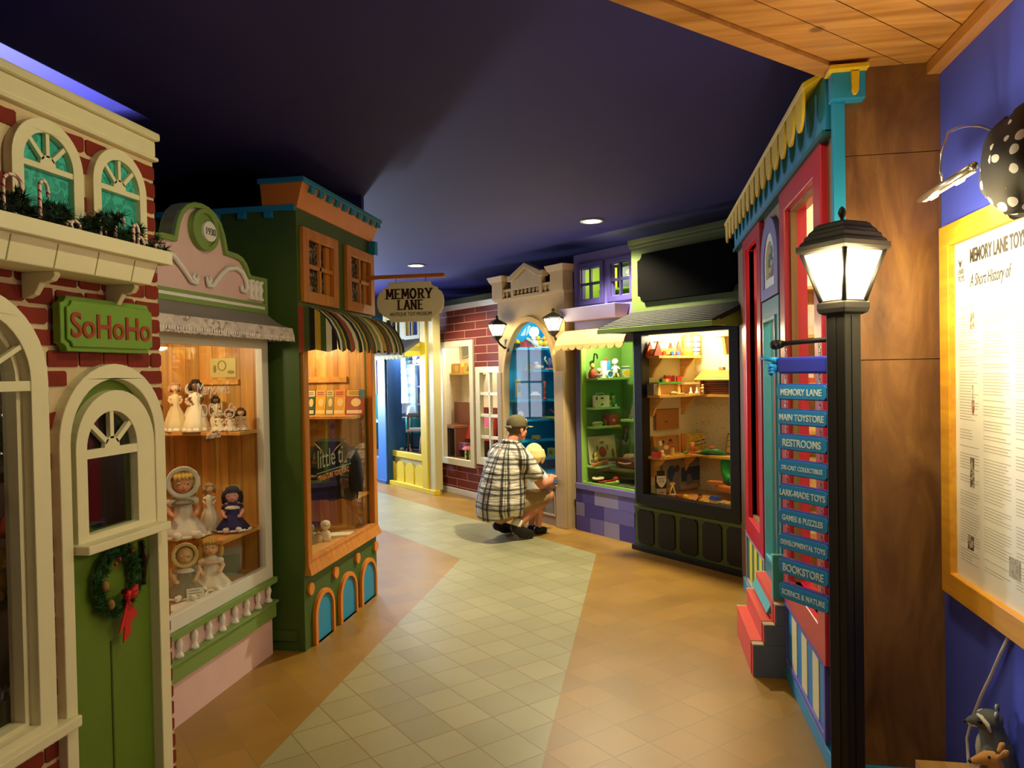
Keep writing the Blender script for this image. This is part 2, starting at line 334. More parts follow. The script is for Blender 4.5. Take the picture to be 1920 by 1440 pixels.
# plywood end panel between the blue corner post and the purple wall
PLY = blend_ply()
p = MB(); p.box(.72, 1.08, 2.97, 3.02, .1, 1.62).box(.72, 1.08, 2.972, 3.02, 1.623, 2.38).box(.72, 1.08, 2.97, 3.02, 2.383, 2.9)
struct(p, 'wall_panel', PLY)
TEALB = M('1E8AB8', .5, .06)
struct(MB().box(.74, 1.08, 2.955, 2.97, 0, .1), 'baseboard_panel', TEALB)
# pine plank soffit over the entrance, its free edge running at 45 degrees
PLANK = wood('pine_soffit', 'C98F4A', '9C6428', 'x', 0, .35)
e = MB(); q = .7071
def soff(t0, t1, z):   # strips parallel to the edge; t = distance from the edge
    P = []
    for (x, y) in ((-2.3, 0), (.78, 3.02)):
        pass
    x0, y0 = -.01, 2.31; dx, dy = q, q; nx, ny = q, -q
    a, b_ = -4.4, .98+.0
    lim = lambda t: min(1.22-(0 if t > .05 else .0), (1.075-x0-nx*t)/dx)
    A = lambda s_, t: (x0+dx*s_+nx*t, y0+dy*s_+ny*t)
    c1, c2 = A(a, t0), A(a, t1); c3, c4 = A(lim(t1), t1), A(lim(t0), t0)
    return [(*c1, z), (*c4, z), (*c3, z), (*c2, z)]
for i in range(16):
    t0 = .0 if i == 0 else .085+(i-1)*.135; t1 = .085+i*.135-.004
    z = 2.69 if i == 0 else 2.705
    b0 = soff(t0, t1, z); b1 = [(x, y, 2.9) for x, y, _ in b0]
    e.hexa(b0+b1)
soffit = struct(e, 'ceiling_soffit', wood('pine_soffit_boards', 'CC9450', 'A06A2C', 'x', 0, .35))
struct(MB().box(1.035, 1.08, -2.5, 2.97, 2.66, 2.7), 'trim_1', wood('pine_moulding', 'C98F4A', 'A87034', 'y', 0))
# recessed ceiling lights
for i, (x, y) in enumerate(CANS[:2]):
    t = thing('recessed_light', ['round recessed light glowing in the ceiling before the black framed shop', 'round recessed light glowing in the ceiling behind the hanging sign board'][i], 'ceiling light', (x, y, 2.9), 0, 'recessed ceiling lights')
    MB().lathe([(.1, -.002), (.1, -.012), (.078, -.012), (.078, -.002)], n=28).done('trim_ring', WHITE, t)
    MB().lathe([(.078, -.009), (.001, -.009)], n=28).done('lens', EM('FFF4D8', 9), t)
# dark green partition seen over the brick house
struct(MB().box(-1.9, 1.1, 0, .05, 2.4, 2.72), 'wall_upper', M('4A4E22', .7), loc=(-2.2, 10.4, 0), rz=R(-45))

struct(MB().box(-8, -3.46, 5.15, 5.2, 0, 2.9).box(-3.46, -1.99, 5.15, 5.2, 2.56, 2.9), 'wall_light_block', NAVY)  # added wall blocking the far light from the ceiling over the left shops
# daylight windows where the lane ends
def dayw(name, c, wd, z0, z1, rz, k):
    o = struct(MB().panel(rect(-wd/2-.06, wd/2+.06, z0-.06, z1+.06), [rect(-wd/2, wd/2, z0, z1)], -.03, .03), name, WHITE, loc=(*c, 0), rz=rz)
    m = MB(); m.box(-.02, .02, -.02, .02, z0, z1).box(-wd/2, wd/2, -.02, .02, (z0+z1)/2-.02, (z0+z1)/2+.02); m.done('muntins', WHITE, o)
    MB().box(-wd/2, wd/2, .0, .01, z0, z1).done('pane', EM('DCE8FF', k), o)
dayw('window_1', (-5.65, 11.3), 1.3, .9, 2.4, R(30), 4)  # added window, put behind the area lamp to stand as its source
for i, (y, wd) in enumerate(((9.05, .5), (10.95, .55), (11.95, .5))): dayw('window_%d' % (i+2), (-7.96, y), wd, .7, 2.1, R(90), 9)
# ================================================================ red brick Christmas shop (near left)
A = Shop(-1.858, 2.67, 90, 'brick_shopfront', 'red brick Christmas shop with cream arched windows and a green arched door')
bigc = -.904
HB = arch(bigc, .272, .52, 1.6); HD = arch(-.33, .265, 0.02, 1.39); H1 = arch(-.597, .12, 1.99, 2.27); H2 = arch(-.27, .12, 1.99, 2.28)
A.part(MB().panel([(-2.4, 0), (0, 0), (-.049, 2.46), (-2.4, 2.46)], [HB, HD, H1, H2], .003, .06), 'wall', M('D9C39A', .8, .1, 20, .4))
def inside(x, z, poly):
    c = False; n = len(poly)
    for i in range(n):
        (a, b), (e_, f_) = poly[i], poly[i-1]
        if (b > z) != (f_ > z) and x < (e_-a)*(z-b)/(f_-b)+a: c = not c
    return c
bk = MB(); row = 0; z = .008
outs = [arch(bigc, .26, .5, 1.6), arch(-.33, .25, 0, 1.39), arch(-.597, .13, 1.95, 2.27), arch(-.27, .13, 1.95, 2.28)]
while z < 2.41:
    x = xr = -.02*(z+.03); first = True
    while x > -2.3:
        L_ = RNG.uniform(.105, .145)*(.55 if first and row % 2 else 1); first = False
        x0, x1, z0, z1 = x-L_, x+(.004 if x == 0 else 0), z+RNG.uniform(-.002, .002), z+.052+RNG.uniform(-.002, .002)
        if x != xr: x1 -= RNG.uniform(.008, .013)
        cx, cz = (x0+x1)/2, (z0+z1)/2
        for oc, orr, oz in ((bigc, .26, 1.6), (-.33, .255, 1.39)):
            if cz < oz:
                if x0 < oc+orr < x1: x0 = oc+orr-.004
                elif x0 < oc-orr < x1: x1 = oc-orr+.004
        cx = (x0+x1)/2
        pts = [(x0, z0), (x1, z0), (x1, z1), (x0, z1), (cx, cz)]
        if x1-x0 > .012 and all(sum(inside(px, pz, o) for px, pz in pts) < 4 for o in outs) and not any(inside(cx, cz, o) for o in outs):
            k = [min(RNG.uniform(.004, .014), (x1-x0)*.3) for _ in range(4)]; mx = RNG.uniform(.3, .7); dz = RNG.uniform(0, .005)
            poly = [(x0+k[0], z0), (x1-k[1], z0), (x1, z0+k[1]*.7), (x1, z1-k[2]*.7), (x1-k[2], z1), (x0+(x1-x0)*mx, z1-dz), (x0+k[3], z1), (x0, z1-k[3]*.7), (x0, z0+k[0]*.7)]
            bk.panel(poly, [], -.001-RNG.uniform(0, .003), .01)
        x -= L_
    z += .0655; row += 1
A.part(bk, 'bricks', M('7E2412', .8, .3, 14, .5))
A.part(MB().box(-2.4, 0, .06, .9, 0, .05).box(-2.4, -.02, .06, .55, 2.42, 2.45).hexa([(-.03, .06, .05), (-.005, .06, .05), (-.005, .55, .05), (-.03, .55, .05), (-.08, .06, 2.44), (-.055, .06, 2.44), (-.055, .55, 2.44), (-.08, .55, 2.44)]).box(-2.4, 0, .75, .79, .05, 2.5), 'inner_box', M('3A2A22', .8))
A.part(MB().box(-2.4, -.048, -.014, .3, 2.452, 2.515).box(-2.4, -.04, -.03, .05, 2.515, 2.546).box(-2.4, -.036, -.02, .02, 2.438, 2.455), 'cornice', CREAM, .008)
A.part(MB().box(-2.4, .53, .56, .58, 2.1, 2.8).box(.51, .53, .58, 1.4, 2.1, 2.8), 'tube_baffle', M('241F1C', .8))  # unseen boards added to cut the tube's light off sharply on the ceiling
def arched_window(sh, name, c, ro, ri, z0, zs, y0, y1, bars, spokes=(45, 90, 135), th=.03, fillm=None, sill=None, hub=.32):
    f = sh.part(MB().panel(arch(c, ro, z0, zs), [arch(c, ri, z0+th, zs)], y0, y1), name, CREAM, .004)
    m = fan(c, ri, zs, y0+.006, min(y1, y0+.02), .014, spokes, hub)
    m.box(c-ri-.004, c+ri+.004, y0+.004, min(y1, y0+.022), zs-bars, zs)
    m.done('muntins', CREAM, f); return f
f = arched_window(A, 'upper_window', -.597, .144, .1, 1.98, 2.275, -.03, .004, .018)
TEALC = blotch('teal_gauze', ['2FB5A2', '28A292', '3AC0AE', '249686'], 22)
MB().panel(arch(-.597, .118, 1.98, 2.27), [], -.008, .004).done('curtain', TEALC, f)
f = arched_window(A, 'upper_window', -.27, .138, .1, 1.98, 2.28, -.03, .004, .018)
MB().panel(arch(-.27, .118, 1.98, 2.28), [], -.008, .004).done('curtain', TEALC, f)
f = arched_window(A, 'display_window', bigc, .272, .205, .52, 1.6, -.035, .05, .03, (30, 62, 90, 118, 150))
MB().panel(arch(bigc, .205, .545, 1.6), [arch(bigc, .185, .565, 1.6)], .0, .05).done('inner_frame', CREAM, f)
MB().panel(arch(bigc, .2, .55, 1.6), [], .035, .038).done('pane', GLASS, f)
MB().box(bigc-.35, -.557, -.06, .04, .485, .522).done('sill', CREAM, f, bevel=.006)
A.part(MB().panel(arch(-.33, .265, 0, 1.39), [arch(-.335, .212, -.01, 1.39)], -.035, .02), 'door_casing', CREAM, .005)
GD = M('5E7A1C', .5, .1, 5)
d = A.part(MB().panel(arch(-.335, .212, 0, 1.39), [arch(-.345, .13, 1.08, 1.36)], .004, .03), 'door', GD)
MB().panel(arch(-.322, .198, 1.05, 1.365), [arch(-.345, .125, 1.082, 1.365)], -.03, .004).done('window_frame', CREAM, d, bevel=.004)
m = fan(-.345, .125, 1.365, -.026, -.01, .018, (40, 90, 140), .3); m.box(-.475, -.215, -.028, -.01, 1.335, 1.365); m.done('muntins', CREAM, d)
MB().panel(arch(-.345, .13, 1.08, 1.365), [], -.004, -.003).done('pane', GLASS, d)
MB().box(-.54, -.112, -.085, .004, 1.03, 1.06).done('shelf', CREAM, d, bevel=.005)
m = MB(); m.tube([(-.178, -.006, .985), (-.178, -.012, .965), (-.178, -.016, .94), (-.178, -.013, .9), (-.178, -.012, .86), (-.178, -.008, .835)], [.007, .01, .018, .012, .008, .011], 8); m.ball((-.178, -.008, .99), .01)
m.done('handle', M('3A2A18', .35, .2, 9, 0, .6), d)
MB().box(-.345, -.338, .001, .006, .02, .68).done('groove', M('3F5212', .6), d)
# sign
s = A.put('shop_sign', 'green plaque lettered SoHoHo in red on the brick wall', 'sign', -.358, -.01, 1.783)
MB().panel(notch(-.225, .225, -.09, .09, .025), [], -.03, 0).panel(notch(-.208, .208, -.075, .075, .022), [], -.04, -.03).done('board', M('6F9A2E', .5), s, bevel=.004)
text('lettering', 'SoHoHo', .113, M('9A3518', .5), s, (0, -.041, -.042), .003, xs=.98, off=.0015)
# planter and its brackets
p = A.put('window_planter', 'long cream panelled planter box under the teal arched windows', 'planter', -.018, 0, 1.93)
MB().hexa([(-1.6, -.15, 0), (-.27, -.15, 0), (-.27, -.005, 0), (-1.6, -.005, 0), (-1.6, -.175, .1), (-.25, -.175, .1), (-.25, -.005, .1), (-1.6, -.005, .1)]).done('box', CREAM, p, bevel=.004)
MB().panel(rect(-1.6, -.215, .075, .122), [], -.2, -.175).box(-.24, -.215, -.175, -.005, .075, .122).done('rim', CREAM, p, bevel=.003)
gm = MB()
for x in (-1.05, -.88, -.712, -.545, -.375): gm.hexa([(x-.002, -.1515, .002), (x+.002, -.1515, .002), (x+.002, -.14, .002), (x-.002, -.14, .002), (x-.002, -.1692, .072), (x+.002, -.1692, .072), (x+.002, -.16, .072), (x-.002, -.16, .072)])
gm.done('grooves', M('9A915E', .6), p)
for x in (-.66, -.30):
    prof = [(-.0, 0), (-.115, 0), (-.118, -.012), (-.105, -.028), (-.08, -.034), (-.068, -.03), (-.06, -.045), (-.045, -.068), (-.02, -.078), (0, -.078)]
    m = MB(); a = [m.v((x-.012, y, z)) for y, z in prof]; b = [m.v((x+.012, y, z)) for y, z in prof]; m.f(a); m.f(b[::-1])
    for i in range(len(prof)): m.f([a[i], a[i-1], b[i-1], b[i]])
    bo = m.done('bracket', CREAM, p, bevel=.003)
    h = MB()
    for y, z in ((-.028, -.018), (-.05, -.022), (-.03, -.045), (-.09, -.016)): h.cyl((x+.0125, y, z), (x+.0135, y, z), .006)
    h.done('hole', DARK, bo)
def needles(m, c, L_, n, r=.0016):
    for _ in range(n):
        v = Vector((RNG.gauss(0, 1), RNG.gauss(0, 1), RNG.gauss(0, 1))).normalized(); u = v.orthogonal().normalized()*r; w_ = v.cross(u).normalized()*r; c_ = Vector(c)
        a = [m.v(c_+u), m.v(c_-u*.5+w_*.87), m.v(c_-u*.5-w_*.87)]; t = m.v(c_+v*L_*RNG.uniform(.7, 1.1))
        for i in range(3): m.f([a[i], a[(i+1) % 3], t])
g = MB()
pts = [(-1.55+i*.035, -.1+RNG.uniform(-.03, .03), .13+.02*sin(i*1.3)+RNG.uniform(-.01, .02)) for i in range(39)]
g.tube(pts, .02, 6)
for q_ in pts:
    for _ in range(9): needles(g, (q_[0]+RNG.uniform(-.02, .02), q_[1]+RNG.uniform(-.06, .05), q_[2]+RNG.uniform(-.03, .04)), .034, 30, .0022)
A.one(g, 'pine_garland', M('1A3218', .7, .3, 30), 'dark green pine garland lying in the cream planter box', 'garland', 0, 0, 1.945)
CANDY = stripes('candy_stripe', ['E9DCC8', 'B02020', 'E9DCC8', 'E9DCC8'], .006, 2, .35, 0)
canes = [(-.86, 2.16, .05, 'large candy cane at the left end of the pine garland'), (-.77, 2.165, .045, 'candy cane hooked up before the larger teal window'), (-.665, 2.075, .03, 'short candy cane tucked low left of the gap between teal windows'), (-.63, 2.085, .03, 'candy cane tucked beside the short low one in the garland'), (-.5, 2.09, .03, 'candy cane standing in the garland between the teal windows'), (-.445, 2.14, .038, 'candy cane at the left edge of the smaller teal window'), (-.36, 2.12, .04, 'candy cane leaning before the smaller teal window middle'), (-.325, 2.085, .035, 'candy cane drooping over the planter rim under the smaller window'), (-.22, 2.08, .03, 'candy cane at the right end of the pine garland')]
for x, z, r, lb in canes:
    m = MB(); m.tube([(-r*.5, 0, -.09), (-r*.5, 0, -.02), (-r*.5, 0, 0)]+[(-r*.5+r*.5*(1-cos(pi*i/6)), 0, r*.5*sin(pi*i/6)) for i in range(1, 7)]+[(r*.5, 0, -.02)], .0055, 7)
    A.one(m, 'candy_cane', CANDY, lb, 'candy cane', x, -.13-RNG.uniform(0, .03), z-.01, RNG.uniform(-15, 15), 'candy canes in the garland')
# wreath
wr = A.put('christmas_wreath', 'small green Christmas wreath with a red bow on the green door', 'wreath', -.333, -.005, .895)
m = MB(); C_ = [(.1*cos(2*pi*i/22)*.95, -.012, .105*sin(2*pi*i/22)) for i in range(22)]
m.tube(C_, .014, 6, True)
for q_ in C_:
    for _ in range(7): needles(m, (q_[0]+RNG.uniform(-.016, .016), q_[1]-RNG.uniform(0, .015), q_[2]+RNG.uniform(-.016, .016)), .026, 26, .0018)
m.done('ring', M('2C5A24', .65, .3, 30), wr)
m = MB()
for sx in (-1, 1): m.tube([(.03, -.03, -.085), (.03+sx*.02, -.045, -.06), (.03+sx*.028, -.045, -.045), (.03+sx*.008, -.04, -.055), (.03, -.03, -.085)], [.006, .014, .016, .012, .006], 6)
for sx, l in ((-1, .1), (1, .08), (-.3, .14)):
    m.hexa([(.03+sx*.03-.02, -.034, -.085-l), (.03+sx*.03+.018, -.034, -.085-l+.02), (.03+sx*.03+.018, -.03, -.085-l+.02), (.03+sx*.03-.02, -.03, -.085-l), (.022, -.036, -.085), (.04, -.036, -.085), (.04, -.03, -.085), (.022, -.03, -.085)])
m.done('bow', M('C81818', .5), wr)
for x, z in ((-.085, .0), (-.06, -.07)): MB().ball((x, -.035, z), (.014, .014, .018)).done('pine_cone', M('9A7038', .8, .4, 60), wr)
for x, z in ((-.01, .075), (.055, .09), (-.03, .062)): MB().ball((x, -.035, z), .007).done('berry', M('C02020', .3), wr)
# things in the dark display
def tree(sh, a, d, z, h, r, lb):
    t = sh.put('christmas_tree', lb, 'christmas tree', a, d, z); m = MB(); m.cyl((0, 0, 0), (0, 0, h), .01, .004)
    for i in range(60):
        q_ = i/60; rr_ = r*(1-q_); an = i*2.4
        needles(m, (rr_*.5*cos(an), rr_*.5*sin(an), .04+q_*(h-.04)), .02+rr_*.7, 14)
    m.done('branches', M('2A4A2A', .7, .3, 20), t)
    for i in range(16):
        q_ = i/16; rr_ = r*(1-q_)*1.0; an = i*2.4+.5
        MB().ball((rr_*cos(an), rr_*sin(an), .05+q_*(h-.06)), .005, 6, 4).done('light_bulb', EM('FFF0C0', 3), t)
A.part(MB().box(-1.25, -.56, .08, .7, .5, .53).box(-.62, -.1, .2, .6, 1.02, 1.05), 'display_shelf', M('5A3A28', .6))
tree(A, -.68, .12, 1.32, .26, .07, 'tiny lit Christmas tree behind the big arched window')
m = MB(); m.lathe([(.055, 0), (.058, .004), (.058, .05), (.055, .055)], n=20); m.use(1).lathe([(.06, .052), (.06, .064), (.001, .066)], n=20); m.use(2).lathe([(.06, -.002), (.06, .01)], n=20)
for i in range(8): t = 2*pi*i/8; m.use(1).box(.057*cos(t)-.008, .057*cos(t)+.008, .057*sin(t)-.008, .057*sin(t)+.008, .004, .05)
A.one(m, 'toy_drum', [M('A02820', .5), M('D8A83A', .5), M('C83020', .4)], 'red and gold toy drum at the bottom of the big arched window', 'toy drum', -.79, .12, .53)
m = MB(); m.box(-.045, .045, -.04, .04, 0, .1); m.use(1)
for i in range(10):
    t = i*.63; m.tube([(0, 0, .1), (.03*cos(t), .03*sin(t), .125), (.042*cos(t), .042*sin(t), .1)], .005, 5)
A.one(m, 'gift_box', [M('3A3A28', .6), M('C8CCD8', .2, .05, 9, 0, .7)], 'dark gift box topped with a silver bow in the big arched window', 'gift', -.69, .1, .53)
m = MB(); m.ball((0, 0, .05), (.04, .035, .05)).ball((0, -.01, .115), .033).ball((-.025, -.01, .142), .012).ball((.025, -.01, .142), .012).ball((0, -.04, .108), .013).ball((-.04, -.02, .06), .015).ball((.04, -.02, .06), .015).ball((-.025, -.035, .012), .017).ball((.025, -.035, .012), .017)
A.one(m, 'teddy_bear', M('C89A30', .8, .2, 40), 'yellow teddy bear sitting in the big arched window', 'teddy bear', -.68, .13, .93)
A.part(MB().box(-.75, -.58, .08, .3, .90, .93).box(-.75, -.58, .08, .3, 1.29, 1.32), 'riser', M('4A2A20', .7))
m = MB(); m.box(-.07, .07, -.03, .03, .015, .05).use(1).tube([(-.06, 0, .05), (-.04, 0, .085), (.04, 0, .085), (.06, 0, .05)], .018, 8).use(2)
for x in (-.045, .045): m.cyl((x, -.034, .015), (x, .034, .015), .015)
A.one(m, 'toy_car', [M('4A5A88', .3), M('9AA0B0', .3), DARK], 'blue and silver toy car behind the green door window', 'toy car', -.33, .25, 1.05)
m = MB(); m.tube([(.1*cos(pi*i/10), 0, .1*sin(pi*i/10)) for i in range(11)], .016, 8)
A.one(m, 'toy_arch', M('B0351E', .5), 'red wooden toy arch behind the green door window', 'toy', -.30, .38, 1.05)
# ================================================================ pink doll shop
B = Shop(-2.132, 3.98, 90, 'doll_shopfront', 'pale pink doll shop with scrolled green edged gable and white balusters')
PINK = M('E6C3BE', .5, .05); MOSS = M('7C9A4E', .5, .06); IVORY = M('F6F2EA', .4, .03)
B.part(MB().box(-1.3, 0, -.0, .04, 0, .31).box(-1.3, 0, .012, .04, .31, .415).box(-1.3, 0, 0, .04, 1.8, 1.96), 'wall', PINK)
B.part(MB().box(-1.3, .012, -.022, .0, .215, .305).box(-1.3, .02, -.035, .012, .298, .312), 'lower_rail', MOSS, .003)
B.part(MB().box(-1.3, .02, -.03, .012, .412, .445), 'upper_rail', MOSS, .004)
m = B.part(MB().panel(rect(-1.3, 0, .445, 1.82), [rect(-1.22, -.07, .52, 1.76)], -.012, .03), 'window_frame', M('E4E4D8', .45, .04), .004)
MB().box(-1.22, -.07, .012, .015, .52, 1.76).done('pane', GLASS, m)
for i in range(11):
    x = -.043-i*.119
    m = MB(); m.lathe([(.0, 0), (.02, 0), (.02, .012), (.014, .02), (.01, .03), (.012, .045), (.017, .065), (.012, .082), (.008, .088), (.014, .094), (.014, .102)], (0, 0, 0), 12)
    o = m.done('baluster', IVORY, B.root, (x, -.004, .311))
def offset_in(P, t):
    out = []; n = len(P)
    for i in range(n):
        a, b, c = Vector(P[i-1]), Vector(P[i]), Vector(P[(i+1) % n]); d1, d2 = (b-a).normalized(), (c-b).normalized()
        n1, n2 = Vector((-d1.y, d1.x)), Vector((-d2.y, d2.x)); k = n1+n2; k = k.normalized()/max(.5, k.normalized().dot(n1)); out.append(tuple(b+k*t))
    return out
half = [(.63, 1.955), (.63, 2.16), (.46, 2.158), (.44, 2.165), (.43, 2.19), (.405, 2.22), (.37, 2.243), (.32, 2.255), (.225, 2.258), (.215, 2.29), (.2, 2.335), (.17, 2.385), (.12, 2.425), (.06, 2.447)]
gab = [(-.63+x, z) for x, z in half]+[(-.63, 2.453)]+[(-.63-x, z) for x, z in half[::-1]]
B.part(MB().panel(gab, [], 0, .06), 'gable', PINK)
g = B.part(MB().panel(gab, [offset_in(gab, .026)], -.02, .07), 'gable_trim', MOSS, .003)
B.part(MB().box(-1.24, -.026, -.02, 0, 1.998, 2.014), 'gable_band', MOSS)
B.part(MB().box(-1.26, -.002, -.014, 0, 1.955, 1.998), 'gable_sill', IVORY)
o = B.part(MB().panel(ell(-.615, 2.325, .112, .102), [], -.02, 0).panel(ell(-.615, 2.325, .112, .102), [ell(-.615, 2.325, .085, .078)], -.032, -.02), 'medallion', MOSS, .004)
MB().panel(ell(-.59, 2.322, .056, .05), [], -.034, -.02).done('disc', IVORY, o, bevel=.004)
text('lettering', '1930', .05, M('7A7A6A', .5), o, (-.59, -.036, 2.304), .002, xs=.9)
for sx in (-1, 1):
    c = -.635; m = MB(); X = lambda t: c+sx*t
    m.tube([(X(.06), -.012, 2.105), (X(.075), -.014, 2.085), (X(.06), -.014, 2.07), (X(.04), -.014, 2.08), (X(.035), -.014, 2.1), (X(.05), -.014, 2.055), (X(.09), -.014, 2.06), (X(.16), -.014, 2.12), (X(.23), -.014, 2.165), (X(.31), -.014, 2.18), (X(.37), -.014, 2.165), (X(.41), -.014, 2.125), (X(.42), -.014, 2.085), (X(.395), -.014, 2.06), (X(.365), -.014, 2.065), (X(.36), -.014, 2.09)], [.006, .009, .01, .01, .008, .01, .011, .012, .013, .014, .014, .013, .012, .012, .011, .009], 8)
    B.part(m, 'scroll', IVORY)
    for i in range(3):
        m = MB(); m.lathe([(.02, 0), (.022, .012), (.014, .02), (.012, .04), (.02, .06), (.014, .08), (.012, .09), (.022, .098), (.022, .11)], (0, 0, 0), 12)
        m.done('baluster', IVORY, B.root, (-.635+sx*(.47+i*.05), -.006, 2.025))
# fabric awning with lace edge
LACE = blotch('toile_fabric', ['D8CCC0', 'C9BCB4', '8A7C78', 'D8CCC0'], 16, .8, [0, .45, .56, .6], 5)
GREYF = M('8E8682', .85, .1, 8)
prof = [(-.002, 1.965), (-.03, 1.945), (-.075, 1.91), (-.12, 1.885), (-.155, 1.875), (-.165, 1.868)]
m = MB(); x0, x1 = -1.34, -.012
m.rings([[(x0, y, z) for y, z in prof], [(x1, y, z) for y, z in prof]], False, False)
m.f([m.v((x1, y, z)) for y, z in prof]+[m.v((x1, 0, 1.868))]); m.f([m.v((x0, y, z)) for y, z in prof]+[m.v((x0, 0, 1.868))])
aw = B.part(m, 'awning', GREYF)
m = MB(); n = 67
top = [(x0+(x1-x0)*i/n, -.167-.004*sin(i*1.9), 1.872) for i in range(n+1)]; md = [(x, y-.012, z-.045) for x, y, z in top]; bt = [(x, y-.014, z-.073-.006*(i % 2)) for i, (x, y, z) in enumerate(top)]
m.rings([top, md, bt], False, False); m.rings([[(x1, y, z) for y, z in ((0, 1.87), (0, 1.8))], [(x1, -.165, 1.87), (x1, -.18, 1.8)]], False, False)
m.done('valance', LACE, aw)
m = MB()
for i in range(n): m.ball((top[i][0]+.01, -.182, 1.815), (.006, .003, .01), 6, 4)
m.done('lace_edge', IVORY, aw)
# inside: pine box; the far end wall faces down the lane
B.part(MB().box(-1.3, 0, .03, .62, .46, .5).box(-1.3, 0, .03, .62, 1.84, 1.87), 'case_floor', PINEX)
B.part(MB().box(-.05, -.012, .03, .62, .5, 1.84).box(-1.3, -.05, .58, .62, .5, 1.84), 'case_lining', PINE)
B.part(MB().box(-.25, -.05, .03, .56, 1.283, 1.303), 'shelf', PINEX, .003)
B.part(MB().box(-.07, -.05, .14, .4, 1.56, 1.587), 'cleat', PINEX)
# window lettering
t = B.part(MB().box(-.3, -.295, .009, .0095, 1.4, 1.401), 'window_lettering', IVORY)
for body, x, z, s_, sh, xs in (("Marjorie's", -.53, 1.515, .088, .35, .85), ('DOLL', -.535, 1.405, .096, 0, .9), ('Co', -.36, 1.42, .065, .2, .9), ('infants', -.54, 1.295, .06, .4, .85)):
    text('lettering', body, s_, M('EDE8DC', .4), t, (x, .008, z), .0008, xs=xs, shear=sh, off=-.0006)
